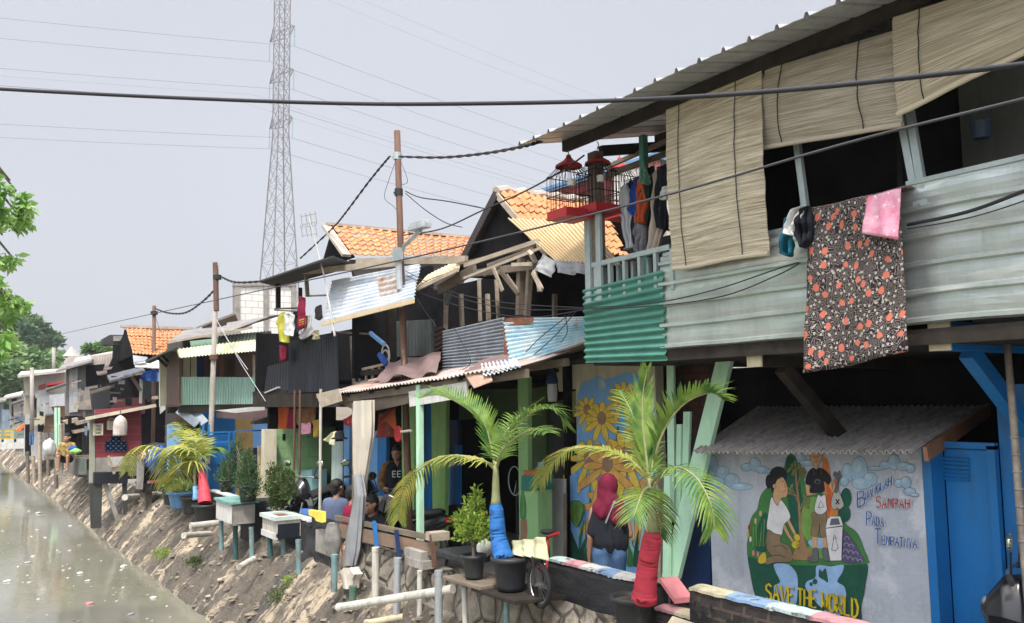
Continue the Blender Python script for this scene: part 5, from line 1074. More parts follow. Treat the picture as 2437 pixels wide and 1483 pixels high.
# ---------------------------------------------------------------- palms and potted plants
def pot(c,r,h,label,mt,name='plant_pot',soilm=soil,group=None,n=28,cat='pot'):
    c=V(c); t=thing(name,label,cat,c,group)
    b=M(); b.lathe(c,[(.001,0),(r*.70,0),(r*.74,h*.12),(r*.9,h*.83),(r*.93,h*.84),(r*1.06,h*.86),(r*1.08,h*.93),(r*1.06,h*1.0),(r*.97,h*1.0),(r*.9,h*.88),(r*.88,h*.86)],n)
    for i in range(0): pass
    b.build('shell',mt,t,smooth=True)
    b=M(); b.lathe(c+V((0,0,h*.86)),[(.001,.02),(r*.5,.012),(r*.89,0)],n); b.build('earth',soilm,t)
    return t
def frond(b,pts,L,mw,n=34,droop=.3,width=.018,side=None,seed=0,fold=.5,tipf=.45,start=.08):
    """rachis through pts with leaflets on both sides"""
    pts=[V(p) for p in pts]; rnd=random.Random(seed)
    # dense catmull path
    def cr(t):
        m=len(pts)-1; x=min(max(t,0),.9999)*m; i=int(x); f=x-i
        a=pts[max(i-1,0)];b_=pts[i];c=pts[min(i+1,m)];d=pts[min(i+2,m)]
        return .5*(2*b_+(c-a)*f+(2*a-5*b_+4*c-d)*f*f+(3*b_-a-3*c+d)*f**3)
    b.m=mw[1]; b.tube([cr(i/16) for i in range(17)],[.013-.010*i/16 for i in range(17)],6)
    b.m=mw[0]
    for i in range(n):
        t=start+(1-start)*(i+.5)/n; p=cr(t); d=(cr(min(t+.02,1))-cr(max(t-.02,0))).normalized()
        upv=V((0,0,1)); s_=d.cross(upv)
        s_=s_.normalized() if s_.length>.12 else (RT-d*RT.dot(d)).normalized()
        nrm=s_.cross(d).normalized()
        ll=L*(math.sin(math.pi*(.16+.80*t))**.6)*rnd.uniform(.85,1.12)
        for sg in (1,-1):
            w=s_*sg
            if side: w=(w+V(side)*.9).normalized()
            dr=(w*.85+d*(.45+.5*t)+nrm*fold*rnd.uniform(.3,1)).normalized()
            q=[];k=5
            for j in range(k+1):
                f=j/k
                pos=p+dr*ll*f+V((0,0,-1))*droop*ll*f*f*rnd.uniform(.85,1.1)
                q.append(pos)
            wd=(q[1]-q[0]).cross(nrm).normalized() if (q[1]-q[0]).cross(nrm).length>1e-4 else d
            vs=[];
            for j,pos in enumerate(q):
                f=j/k; ww=width*(.55+1.1*f if f<.3 else (1-f)**.7+.02)*rnd.uniform(.9,1.1)
                vs+= [pos-wd*ww*.5,pos+nrm*ww*.12,pos+wd*ww*.5]
            fs=[]
            for j in range(k): fs+=[(3*j,3*j+1,3*j+4,3*j+3),(3*j+1,3*j+2,3*j+5,3*j+4)]
            b.add(vs,fs)
def ringed(tr,k=12):
    o=[];n=len(tr)
    for i in range(n-1):
        for j in range(k):
            f=j/k; p=lerp(tr[i][0],tr[i+1][0],f); r=tr[i][1]*(1-f)+tr[i+1][1]*f; a=i*k+j
            o.append((p+V((NZ.noise(V((a*.7,1,0))),NZ.noise(V((a*.7,5,0))),0))*.006,r*(1+.014*(1 if a%4==0 else 0)+.022*NZ.noise(V((a*.3,p.x,9))))))
    return o+[tr[-1]]
def palm(base,trunk,paintm,shaft,fr,label,Lf,seed,name='bottle_palm'):
    trunk=ringed(trunk)
    t=thing(name,label,'palm',base)
    b=M(); b.tube([p for p,r in trunk],[r for p,r in trunk],18); b.build('painted_trunk',paintm,t,smooth=True)
    b=M(); b.tube([p for p,r in shaft],[r for p,r in shaft],14); b.build('crown_shaft',stem,t,smooth=True)
    for i,f in enumerate(fr):
        b=M(); frond(b,f[0],f[1],(0,1),n=f[3] if len(f)>3 else 36,droop=f[2],width=f[4] if len(f)>4 else .02,side=f[5] if len(f)>5 else None,seed=seed+i,fold=f[6] if len(f)>6 else .5)
        o=b.build('frond',[f[7] if len(f)>7 else palmleaf,stem],t)
bluetr=mat('blue painted palm trunk',(.02,.16,.46,1),(.015,.10,.32,1),sc=6,rough=.75,bump=.4,bsc=26,stretch=(1,1,2.2),c3=(.02,.03,.05,1),t3=.62,sc3=6)
redtr=mat('red painted palm trunk',(.48,.035,.06,1),(.38,.03,.05,1),sc=6,rough=.75,bump=.4,bsc=26,stretch=(1,1,2.2),c3=(.10,.02,.025,1),t3=.62,sc3=7)
redtr2=mat('coral painted palm trunk',(.62,.06,.09,1),(.5,.05,.07,1),sc=4,rough=.6,bump=.4)
# blue trunk palm
Xb=4.5
pc=P(1216,1403,Xb); pt=pot(pc,.175,.30,'wide black pot holding the blue trunked palm on a plank',blackplastic)
J=lambda x,y,dx=0: P(x,y,Xb+dx)
tr=[(J(1199,1335),.105),(J(1193,1310),.088),(J(1186,1280),.078),(J(1183,1240),.072),(J(1181,1215),.068),(J(1180,1203),.058)]
sf=[(J(1180,1204),.055),(J(1180,1190),.044),(J(1180,1165),.036),(J(1180,1140),.033),(J(1180,1118),.026),(J(1181,1100),.012)]
palm(pc,tr,bluetr,sf,[
 ([J(1179,1120),J(1168,1060,.0),J(1150,1010,-.02),J(1105,968,-.05),J(1045,940,-.08),J(996,948,-.1)],.36,.22,50,.030,(-.1,.1,.9),.3),
 ([J(1177,1118),J(1155,1098,-.1),J(1110,1086,-.2),J(1050,1088,-.35),J(990,1125,-.45),J(955,1180,-.5),J(948,1235,-.5)],.30,.55,46,.028,None,.25,palmyel),
 ([J(1183,1112),J(1200,1062,.1),J(1230,1015,.2),J(1275,978,.3),J(1320,975,.4),J(1345,1010,.5)],.32,.38,44,.030,None,.55),
 ([J(1183,1110),J(1195,1075,-.1),J(1230,1040,-.2),J(1275,1022,-.3),J(1305,1030,-.35)],.28,.35,34,.028,None,.55),
 ([J(1181,1108),J(1188,1060,.15),J(1210,1020,.35),J(1240,985,.6),J(1290,950,.8)],.27,.3,32,.026,None,.5),
 ],'palm with a royal blue painted trunk in a wide black pot',.3,11)
# red trunk palm
Xr=4.62
pc=P(1506,1500,Xr); q=P(1506,1424,Xr)
pot(pc,.165,q.z-pc.z+.02,'tall black pot of the crimson trunked palm at the bottom edge',blackplastic)
J=lambda x,y,dx=0: P(x,y,Xr+dx)
tr=[(J(1532,1432),.10),(J(1536,1400),.088),(J(1541,1350),.080),(J(1547,1310),.076),(J(1551,1285),.074),(J(1553,1264),.056)]
sf=[(J(1553,1266),.055),(J(1552,1245),.040),(J(1550,1210),.030),(J(1548,1175),.026),(J(1547,1150),.018),(J(1546,1130),.01)]
palm(pc,tr,redtr,sf,[
 ([J(1545,1150),J(1525,1118,-.05),J(1480,1085,-.12),J(1420,1066,-.2),J(1350,1072,-.28),J(1305,1110,-.32),J(1285,1155,-.34)],.27,.5,48,.026,None,.45,palmyel),
 ([J(1544,1145),J(1537,1080),J(1530,1010,.03),J(1530,940,.05),J(1540,880,.05)],.22,-.1,34,.022,(.0,0,.9),.1),
 ([J(1549,1145),J(1558,1085,.05),J(1585,1015,.1),J(1630,960,.15),J(1690,935,.2),J(1722,952,.25)],.30,.22,50,.030,(0,0,.5),.6),
 ([J(1552,1150),J(1572,1128,-.1),J(1610,1112,-.2),J(1655,1135,-.3),J(1690,1195,-.35),J(1700,1255,-.35)],.28,.42,36,.025,None,.4),
 ([J(1543,1160),J(1532,1168,-.12),J(1522,1190,-.25),J(1508,1230,-.35)],.26,.3,24,.022,None,.3),
 ([J(1543,1140),J(1530,1060,.1),J(1505,985,.2),J(1475,930,.3)],.24,.3,30,.022,None,.4),
 ([J(1556,1160),J(1562,1185,.1),J(1570,1230,.2),J(1572,1275,.25)],.2,.5,20,.022,None,.3),
 ],'palm with a crimson painted trunk in a tall black pot before the low wall',.28,31)
# coral trunk palm further along
Xc=4.5; pc=P(489,1244,Xc)
J=lambda x,y,dx=0: P(x,y,Xc+dx)
pot(pc,.25,.36,'black pot with ragged rim under the coral trunked palm',blackplastic)
tr=[(J(488,1198),.13),(J(486,1170),.11),(J(483,1145),.085),(J(480,1122),.06)]; sf=[(J(480,1123),.055),(J(478,1105),.035),(J(474,1080),.025),(J(472,1060),.012)]
palm(pc,tr,redtr2,sf,[([J(474,1095),J(455,1075,-.2),J(425,1060,-.4),J(400,1085,-.5),J(390,1150,-.5)],.55,.7,30,.06,None,.2,palmyel),([J(474,1090),J(465,1050,-.1),J(440,1025,-.1),J(420,1035,-.1)],.5,.5,26,.06,None,.3,palmyel),([J(476,1092),J(495,1072,.2),J(520,1066,.4),J(545,1080,.6)],.45,.6,22,.055,None,.3,palmleaf),([J(474,1100),J(455,1098,-.2),J(430,1110,-.3),J(410,1160,-.3)],.5,.7,24,.06,None,.2,palmyel),([J(475,1085),J(478,1050,.1),J(470,1020,.3)],.4,.3,18,.05,None,.3,palmyel)],'palm with a coral red painted trunk beside the blue gate',.4,51)
# slender neighbour palm
Xd=4.4; pc=P(466,1212,Xd); J=lambda x,y,dx=0: P(x,y,Xd+dx)
palm(pc,[(J(466,1190),.06),(J(466,1175),.055),(J(465,1158),.05)],sky_blue,[(J(465,1160),.03),(J(463,1125),.025),(J(468,1100),.02),(J(480,1080),.012)],[([J(463,1120),J(450,1095),J(430,1075,-.2),J(395,1070,-.4),J(345,1060,-.8),J(312,1080,-.9),J(302,1120,-.9)],.5,.8,34,.06,None,.15,palmyel),([J(465,1105),J(455,1060),J(430,1015,.1),J(418,1005,.2)],.5,.4,24,.06,None,.3,palmyel),([J(466,1100),J(462,1060),J(458,1040,.2),J(440,1060,-.1)],.4,.6,20,.05,None,.2,palmyel)],'slender palm with a thin bare stem and blue base among blue pots',.4,71)
# shrubs
def shrub(t,leafm,clusters,n,ls,seed,stemm=bark,base=None,name='foliage',asp=.42):
    rnd=random.Random(seed); b=M()
    tot=sum(r[0]*r[1]*r[2] for c,r in clusters)
    for c,r in clusters:
        k=int(n*r[0]*r[1]*r[2]/tot)
        for i in range(k):
            d=V((rnd.gauss(0,1),rnd.gauss(0,1),rnd.gauss(0,1))).normalized()*(rnd.random()**.45)
            p=V(c)+V((d.x*r[0],d.y*r[1],d.z*r[2]))
            dr=(d*.7+V((rnd.uniform(-.7,.7),rnd.uniform(-.7,.7),rnd.uniform(-.1,.9)))).normalized(); L=ls*rnd.uniform(.6,1.3)
            s_=dr.cross(V((rnd.random()-.5,rnd.random()-.5,rnd.random()))).normalized()*L*asp*.5; nn=s_.cross(dr).normalized()*L*.08
            b.add([p,p+dr*L*.5-s_+nn,p+dr*L,p+dr*L*.5+s_+nn],[(0,1,2,3)])
    b.build(name,leafm,t)
    if base is not None:
        s=M(); base=V(base)
        s.tube([base,base*.5+V(clusters[0][0])*.5+V((.01,.01,0)),V(clusters[0][0])],[.018,.014,.008],8)
        for c,r in clusters[1:]: s.tube([base*.55+V(clusters[0][0])*.45,(V(clusters[0][0])+V(c))*.5,V(c)],[.01,.008,.004],6)
        s.build('stem',stemm,t)
# bright bush in small black pot
Xs=4.42; pc=P(1128,1376,Xs); pot(pc,.118,.225,'small black pot with the bright yellow green bush on a plank',blackplastic)
t=thing('shrub','bright yellow green bush in a small black pot','shrub',pc)
J=lambda x,y,dx=0: P(x,y,Xs+dx)
shrub(t,leafb,[(J(1122,1265),(.16,.12,.10)),(J(1108,1235),(.13,.10,.08)),(J(1140,1245),(.13,.1,.1)),(J(1130,1205),(.10,.09,.09)),(J(1134,1175),(.05,.05,.08)),(J(1085,1240),(.06,.06,.05)),(J(1150,1275),(.08,.08,.06)),(J(1098,1275),(.08,.08,.05)),(J(1115,1195),(.05,.05,.04))],1500,.055,5,base=pc+V((0,0,.2)))
# clipped bush in the planter
Xs=4.75; J=lambda x,y,dx=0: P(x,y,Xs+dx); pc=P(668,1216,Xs)
t=thing('shrub','dense round dark green bush growing from the white topped planter','shrub',pc)
shrub(t,leafd,[(J(666,1165),(.20,.20,.26)),(J(655,1130),(.15,.15,.15)),(J(680,1140),(.14,.14,.15)),(J(648,1160),(.12,.12,.15)),(J(688,1170),(.14,.14,.14)),(J(662,1195),(.16,.16,.12)),(J(646,1110),(.05,.05,.09)),(J(692,1135),(.07,.07,.09)),(J(675,1120),(.06,.06,.09))],4200,.05,6,base=pc,asp=.5)
# conifers
TOPZ=P(549,1204,4.1).z+.06
for (x,y,h,seed,lab,Xs,rr) in ((590,1185,1085,7,'tall feathery conifer in the right black pot on the concrete box',4.7,.2),(540,1168,1095,8,'looser leafy conifer in the left black pot before the blue gate',5.0,.17)):
    J=lambda a,b_,dx=0: P(a,b_,Xs+dx)
    pc=PZ(x,y+(8 if seed==7 else 2),TOPZ); Xs=pc.x; r_=.17 if seed==7 else .16
    pot(pc,r_,.27 if seed==7 else .22,'black pot holding the '+('tall feathery' if seed==7 else 'looser leafy')+' conifer',blackplastic)
    t=thing('conifer',lab,'conifer',pc)
    tx=lambda f:x-5+ (5*math.sin(f*7))
    cl_=[(J(x+(-8 if k%2 else 7)*(1-k/12),y-24-(y-24-h)*k/9,.03*(k%3)),(rr*(1.05-k*.06),rr*(1.05-k*.06),.16)) for k in range(10)]
    if seed==7: cl_+=[(J(x-28,1060+12*k,.35),(.12,.12,.14)) for k in range(6)]
    shrub(t,leafc,cl_,3400 if seed==7 else 1500,.06,seed,base=pc+V((0,0,.2)),asp=.3)
# pale succulents in pots beside
for k,(x,y,r_,mt,lab) in enumerate(((432,1208,.30,mat('light blue pot',(.13,.30,.58,1),rough=.5),'light blue round pot with white rim and pale succulents'),(412,1200,.26,blackplastic,'black pot of pale succulents, leftmost beside the blue pots'),(455,1222,.22,blackplastic,'black pot tucked right of the light blue pot'))):
    Xs=4.45; pc=P(x,y,Xs); pot(pc,r_,.34,lab,mt)
    if k<2:
        t=thing('succulent',('spreading' if k==0 else 'low clump of')+' pale green succulent in the '+('light blue' if k==0 else 'leftmost black')+' pot','plant',pc+V((0,0,.3)))
        shrub(t,leafg,[(pc+V((0,0,.38)),(r_*.9,r_*.9,.1)),(pc+V((.1,.1,.42)),(r_*.6,r_*.6,.1))],420,.09,20+k,base=None,asp=.6)
# weeds on the bank
for k,(x,y,z,s,lab) in enumerate(((505,1262,-.35,.22,'green weed tuft by the two white drain pipes'),(410,1240,-.35,.2,'leafy weed under the blue pots'),(418,1215,-.1,.2,'small leafy weed beside the black pot'),(385,1325,-.75,.22,'pale weed low on the bank near the waterline'),(460,1345,-.6,.16,'thin weed patch on the middle of the bank'),(700,1395,-.35,.18,'sparse weed on the near bank below the teal posts'),(665,1430,-.5,.2,'yellowish weed on the lowest near part of the bank'),(1265,1302,.5,.0,''))):
    if not lab: continue
    pc=PZ(x,y,z); t=thing('weed',lab,'weed',pc); shrub(t,leafb if k%2 else leafd,[(pc+V((0,0,.05)),(s,s,s*.5)),(pc+V((s*.6,s*.5,.05)),(s*.6,s*.6,s*.4))],260,.06,40+k,asp=.4)
# ---------------------------------------------------------------- planks on posts, fence, planters, pipes
def pipe(a,b_,r,mt,label,name='pipe_post',cat='post',group=None,hollow=True):
    a=V(a);b_=V(b_); b=M(); r*=.74; b.tube([a,b_],[r*1.04,r],14); d=(b_-a).normalized()
    b.tube([b_-d*.05,b_+d*.002],[r*1.1,r*1.1],14)
    return tag(b.build(name,mt,smooth=False),label,cat,group)
def roughplank(pts,label,mt=wooddark,th=.035):
    b=M(); b.slab([V(p) for p in pts],th,(0,0,-1)); return tag(b.build('plank',mt,bevel=.006),label,'plank')
q=P(1128,1378,4.42)
roughplank([(4.25,q.y+.32,q.z),(4.7,q.y+.30,q.z),(4.72,q.y-.36,q.z-.0),(4.28,q.y-.34,q.z)],'dark split plank carrying the small black pot',wood)
q=P(1216,1405,4.5)
roughplank([(4.28,q.y+.36,q.z-.004),(4.8,q.y+.36,q.z-.004),(4.8,q.y-.46,q.z-.004),(4.30,q.y-.36,q.z-.004)],'dark plank carrying the wide black pot and touching the bicycle wheel',wooddark)
q=P(1506,1500,4.62); roughplank([(4.4,q.y+.3,q.z),(4.86,q.y+.3,q.z),(4.86,q.y-.3,q.z),(4.4,q.y-.3,q.z)],'plank shelf under the tall black pot at the bottom edge',wood)
pipe(P(1108,1500,4.42),P(1104,1388,4.42),.036,mat('peeled white pipe',(.48,.47,.42,1),(.36,.34,.3,1),c3=(.15,.3,.28,1),t3=.6,sc3=4),'peeled white pipe post under the small black pot plank')
pipe(P(1206,1500,4.42),P(1205,1416,4.42),.034,pvct,'teal pipe post under the wide black pot plank')
pipe(P(1500,1600,4.62),P(1500,1502,4.62),.03,pvcg,'grey pipe post under the lowest pot shelf') if False else None
pipe(P(1044,1500,4.45),P(1044,1358,4.45),.055,pvcg,'thick grey pipe post at the near end of the plank fence')
pipe(P(998,1490,4.6),P(999,1358,4.6),.04,pvcw,'slim off white pipe post between the two grey ones')
pipe(P(944,1480,4.5),P(946,1328,4.5),.055,pvcg,'thick grey pipe post under the middle of the plank fence')
pipe(P(893,1420,4.5),P(894,1303,4.5),.058,pvcw,'thick white pipe post under the far half of the plank fence')
pipe(P(795,1408,4.35),P(796,1320,4.35),.055,pvct,'teal pipe post with pale rim below the cement bag')
pipe(P(839,1440,4.3),P(840,1395,4.3),.06,mat('mossy green pipe',(.08,.16,.11,1)),'short mossy green pipe post under the wrapped curtain foot')
pipe(P(711,1366,4.2),P(710,1284,4.2),.05,pvct,'pale teal pipe post standing alone beside the planter')
pipe(P(676,1345,4.6),P(675,1272,4.6),.06,pvct,'fat teal pipe leg, near one under the white planter'); pipe(P(643,1325,4.45),P(642,1268,4.45),.055,mat('dark teal pipe',(.03,.09,.09,1)),'dark teal pipe leg, far one under the white planter')
pipe(P(600,1328,4.45),P(598,1254,4.45),.055,pvct,'blue stained pipe leg under the near corner of the concrete box'); pipe(P(560,1330,4.25),P(560,1252,4.25),.055,mat('dark teal pipe',(.03,.09,.09,1)),'dark pipe leg under the far corner of the concrete box'); pipe(P(527,1310,4.2),P(526,1240,4.2),.05,pvct,'teal pipe leg left of the concrete box')
pipe(P(1078,1402,4.55),P(806,1446,3.95),.062,pvcw,'long off white drain pipe leaning across the near grey posts','drain_pipe','pipe')
pipe(P(960,1468,4.55),P(868,1484,4.2),.05,mat('cream pipe',(.6,.52,.36,1)),'cream drain pipe at the bottom edge under the long one','drain_pipe','pipe')
pipe(P(530,1243,4.5),P(453,1252,3.9),.075,pvcw,'upper white drain pipe sticking out beneath the coral trunked palm','drain_pipe','pipe')
pipe(P(500,1270,4.4),P(437,1275,3.8),.07,pvcw,'lower white drain pipe sticking out beneath the coral trunked palm','drain_pipe','pipe')
pipe(P(330,1180,4.5),P(297,1184,3.9),.09,pvcw,'short white drain pipe stub right of the red hut','drain_pipe','pipe')
pipe(P(605,1330,4.2),P(568,1350,3.9),.06,pvcw,'broken white drain pipe with a dark mouth on the bank below the concrete box','drain_pipe','pipe')
# plank fence
fx=4.72
t=thing('plank_fence','weathered two plank fence with blue ties along the walkway edge','fence',P(920,1300,fx))
def pl(a,b_,c,d,mt=wood): return plate([a,b_,c,d],fx,mt,.035,'rail',t)
pl((796,1226),(1036,1277),(1036,1291),(797,1237)); pl((790,1243),(1040,1297),(1038,1325),(792,1276),mat('brown plank',(.24,.16,.11,1),(.14,.10,.07,1),sc=5,stretch=(1,.3,1.5),grime=.4))
for x,y0,y1,mt in ((893,1240,1304,blue),(946,1262,1328,navy),(1030,1272,1350,rustpole)):
    b=M(); p=P(x-3,y0,fx-.05); q=P(x+4,y1,fx-.06); b.beam(p,q,.045,.03,(0,1,0)); b.build('tie_post',mt,t)
b=M(); p=P(1030,1268,fx); b.box(fx-.06,fx+.16,p.y-.1,p.y+.06,p.z-.08,p.z+.01); b.build('end_block',woodpale,t)
b=M(); q=P(980,1345,4.66); b.box(4.62,4.9,q.y-.35,q.y+.1,q.z,q.z+.09); b.box(4.64,4.9,q.y-.28,q.y+.16,q.z+.092,q.z+.18); tag(b.build('concrete_blocks',concrete),'two stacked concrete blocks under the near end of the plank fence','block')
b=M(); q=P(780,1290,4.66); b.box(4.66,4.9,q.y-.2,q.y+.5,q.z-.2,q.z+.12); tag(b.build('concrete_block',concrete,bevel=.02),'grey concrete block beneath the far end of the plank fence','block')
b=M(); rnd=random.Random(2); q=P(792,1285,4.5)
b.grid(lambda u,v:q+V((.09*math.cos(6.283*u),.09*math.sin(6.283*u),0))*(.9+.5*math.sin(math.pi*v))*(1-.15*v)+V((.0,0,-.2+.42*v))+V((1,1,0))*.02*NZ.noise(V((u*5,v*5,1))),20,12)
b.grid(lambda u,v:q+V((.09*math.cos(6.283*u),.09*math.sin(6.283*u),0))*.77*v+V((0,0,.22+.02*NZ.noise(V((u*4,v*3,2))))),20,4)
tag(b.build('cement_bag',mat('grey cement sack',(.24,.23,.21,1),(.14,.135,.125,1),sc=5,bump=.6),smooth=True),'grey cement bag slumped over the teal post','bag')
# curtain wrapped on the pole
t=thing('hanging_curtain','long cream cloth tied up like a pillar, its grey lower half wrapped round a post','curtain',P(840,1330,4.72))
def curt(Ls,Rs,X,seed,depth=.07):
    def cv(L,v):
        x=v*(len(L)-1); i=min(int(x),len(L)-2); f=x-i; f=f*f*(3-2*f)*.5+f*.5
        return (L[i][0]*(1-f)+L[i+1][0]*f,L[i][1]*(1-f)+L[i+1][1]*f)
    mm=M()
    def fn(u,v):
        l=P(*cv(Ls,v),X); r_=P(*cv(Rs,v),X); a=2*math.pi*u
        c=(l+r_)/2; h=(l-r_)/2
        d=max(depth*.35,min(depth,h.length*.7))
        p=c+h*math.cos(a)+V((1,0,0))*d*math.sin(a)
        n=.16*math.sin(7*a+seed+2*v)+.1*math.sin(13*a+4*v)
        return c+(p-c)*(1+n*.6)
    mm.grid(fn,64,30); return mm
curt([(846,955),(842,1000),(843,1050),(845,1110),(852,1170),(858,1192)],[(888,952),(888,1000),(886,1040),(876,1100),(868,1150),(862,1180)],4.78,1).build('cream_cloth',fbeige,t,smooth=True)
curt([(846,1130),(847,1150),(848,1180),(840,1220),(828,1280),(814,1338),(820,1346)],[(858,1130),(862,1150),(866,1180),(864,1210),(860,1260),(855,1310),(846,1346)],4.70,3,.06).build('grey_wrapping',fplastic,t,smooth=True)
curt([(826,1350),(812,1364),(820,1378),(826,1400)],[(846,1350),(858,1366),(850,1380),(848,1400)],4.5,5,.08).build('tied_sack',fbeige,t,smooth=True)
b=M(); q=P(845,960,4.86); b.box(q.x-.03,q.x+.03,q.y-.03,q.y+.03,.02,q.z); b.build('inner_post',wood,t)
# painted edge wall far stretch
lowwall(4.8,13.0,19.0,.05,.50,[2,0,4,3,4,2],lowblk,'low_wall','far stretch of black edge wall with blue and yellow top behind the planters')
b=M()
def lump(u,v): 
    y=11.9+1.1*u; return V((4.62+.2*v-.09*NZ.noise(V((y*3,v*3,4))),y,-.15+.75*v+.05*NZ.noise(V((y*5,0,2)))))
b.grid(lump,30,16); b.box(4.8,4.9,11.9,13.0,-.1,.58); b.build('x',lowblk)if False else None
tag(b.build('broken_wall',lowblk),'broken black wall stub with a yellow and blue cloth on top','wall')
cl=cloth(P(712,1212,4.75),P(765,1216,4.75),P(768,1250,4.58),P(716,1225,4.58),.02,2); cl.build('x',fyel) if False else None
m3=M(); 
m3.m=1; m3.slab([P(714,1212,4.62),P(733,1213,4.62),P(735,1226,4.6),P(716,1222,4.6)],.06,(1,0,.1)); m3.m=0; m3.slab([P(733,1214,4.61),P(766,1219,4.61),P(766,1244,4.59),P(752,1240,4.59),P(748,1232,4.6),P(735,1227,4.6)],.06,(1,0,.1)); tag(m3.build('painted_coping',[mat('yellow wall paint',(.70,.55,.08,1)),mat('coping blue paint',(.05,.16,.5,1))]),'short yellow and blue painted wall top by the parked motorcycle','coping')
# planter with white top
t=thing('planter_box','white topped planter box with one black painted side on pipe legs','planter',P(668,1270,4.6))
A=P(622,1222,4.38);Bp=P(655,1236,4.38); z0=A.z-.30
y0=Bp.y;y1=A.y; x1=4.78
b=M(); b.box(4.4,x1,y0,y1,z0,A.z-.05); b.build('body',mat('limewashed board',(.5,.47,.42,1),(.38,.34,.29,1),stretch=(1,4,1),sc=4,grime=.5),t)
b=M(); b.box(4.42,x1-.02,y0-.012,y0-.002,z0-.02,A.z-.1); b.build('black_side',black,t)
b=M()
for (xa,xb,ya_,yb_) in ((4.36,4.46,y0-.03,y1+.03),(x1-.08,x1+.02,y0-.03,y1+.03),(4.462,x1-.082,y0-.03,y0+.07),(4.462,x1-.082,y1-.07,y1+.03)): b.box(xa,xb,ya_,yb_,A.z-.045,A.z+.012)
b.build('rim',mat('mint white paint',(.58,.66,.60,1),grime=.3),t)
b=M(); b.box(4.462,x1-.082,y0+.072,y1-.072,A.z-.04,A.z-.015); b.build('earth',mat('red brown soil',(.20,.10,.06,1),sc=9),t)
b=M(); b.box(4.38,4.43,y0,y1,z0-.03,z0+.06); b.build('base_board',whitew,t)
# concrete box
t=thing('concrete_box','square stained concrete box with a white boarded side and teal top, raised on pipe legs','box',P(560,1250,4.5))
A=P(516,1190,4.1);Bp=P(549,1200,4.1); y0=Bp.y;y1=A.y; zt=P(549,1204,4.1).z; z0=P(549,1250,4.1).z
b=M(); b.box(4.12,4.50,y0,y1,z0,zt); b.build('body',concrete,t)
b=M(); b.box(4.095,4.12,y0-.02,y1+.02,z0+.02,zt+.02); b.build('white_boarding',mat('peeling white boarding',(.62,.61,.58,1),(.5,.49,.46,1),stretch=(1,5,1),sc=4,c3=(.2,.2,.2,1),t3=.62,sc3=6),t)
b=M(); b.box(4.06,4.56,y0-.05,y1+.05,zt+.022,zt+.06); b.build('top_slab',mat('teal slab',(.17,.34,.30,1),(.12,.22,.2,1),grime=.4),t)
b=M(); b.box(4.51,5.1,y0+.3,y1,-.05,zt); b.build('rear_block',lowblk,t)
# edge clutter near the red hut
b=M(); q=PY(350,1180,23.5); 
t=thing('rubble_pier','dark broken block pier with a strip of pink paint right of the red hut','pier',q)
plateY([(336,1110),(386,1110),(388,1148),(334,1148)],23.2,lowblk,.5,'upper_block',t); plateY([(332,1150),(392,1148),(392,1168),(340,1172)],23.1,lowblk,.6,'lower_block',t); plateY([(352,1145),(392,1141),(392,1147),(352,1151)],23.05,ppk,.5,'pink_strip',t); plateY([(330,1085),(345,1085),(340,1165),(328,1165)],23.0,concrete,.2,'grey_post',t)
plateY([(345,1168),(362,1168),(362,1260),(352,1262)],23.3,wood,.2,'stilt',t)
cl=M(); a=PY(384,1105,22.8); shrub_=None
def bundle(c,r,mt,name,label,cat,seed,sz=1):
    b=M(); b.grid(lambda u,v:V(c)+V((math.cos(6.283*u)*math.sin(math.pi*v),math.sin(6.283*u)*math.sin(math.pi*v),-math.cos(math.pi*v)*sz))*r*(1+.35*NZ.noise(V((math.cos(6.283*u)*1.5,math.sin(6.283*u)*1.5,v*2.5+seed)))+.12*NZ.noise(V((math.cos(6.283*u)*5,math.sin(6.283*u)*5,v*7+seed)))),26,16)
    return tag(b.build(name,mt,smooth=True),label,cat)
bundle(PY(378,1098,22.7),.27,bluecloth,'cloth_bundle','bright blue cloth bundle with a printed front on the dark pier','cloth',1,1.3)
bundle(PY(350,1082,22.9),.17,fpink,'cloth_bundle','pink cloth draped on top of the dark pier','cloth',2,.6)
bundle(PY(372,1065,24.2),.3,blackplastic,'black_basin','upturned black basin behind the pink cloth','basin',3,.4)
bundle(PY(118,1066,31),.2,fwhite,'sack','stuffed white sack hanging under the far plank house','sack',4,1.3)
bundle(PY(180,1074,29),.15,mat('lime plastic',(.25,.5,.14,1)),'plastic_tub','lime green plastic bundle under the far plank house','tub',6,.5)
bundle(PY(172,1068,29.4),.12,bluecloth,'plastic_tub','small blue bundle beside the lime green one','tub',7,.6)
cl=cloth(PY(70,1030,38),PY(82,1030,38),PY(80,1058,38),PY(70,1060,38),.03,1.5,seed=3); tag(cl.build('jeans',fdenim,solid=.01),'faded blue jeans hung out beside the far footbridge','trousers')
for k,(x,y0,y1,Y) in enumerate(((97,1028,1140,33),(116,1030,1110,33),(148,1010,1095,32),(68,1075,1130,36),(82,1085,1130,36),(135,1090,1140,31))): tag(M().tube([PY(x,y1,Y)+V((0,0,-.3)),PY(x-3,y0,Y)],.06,8).build('stilt_pole',wood if k%2 else woodpale),('bare' if k in (0,1) else 'dark' if k in (2,5) else 'short')+' timber pole holding up the far stilt platforms','pole','poles of the far stilt platforms')
t=thing('stilt_platform','rough timber platform on poles before the plank house','platform',PY(160,1090,30)); b=M(); a=PY(105,1085,31);c=PY(235,1085,30); b.slab([a,c,c+V((.6,1.5,0)),a+V((.2,1.5,0))],.1,(0,0,-1)); b.build('deck',wood,t); plateY([(190,1090),(206,1090),(206,1130),(188,1130)],29.5,mat('grey green bin',(.16,.19,.16,1)),.4,'bin_stand',t); plateY([(133,1092),(150,1092),(150,1130),(136,1130)],30,concrete,.4,'block_stand',t)
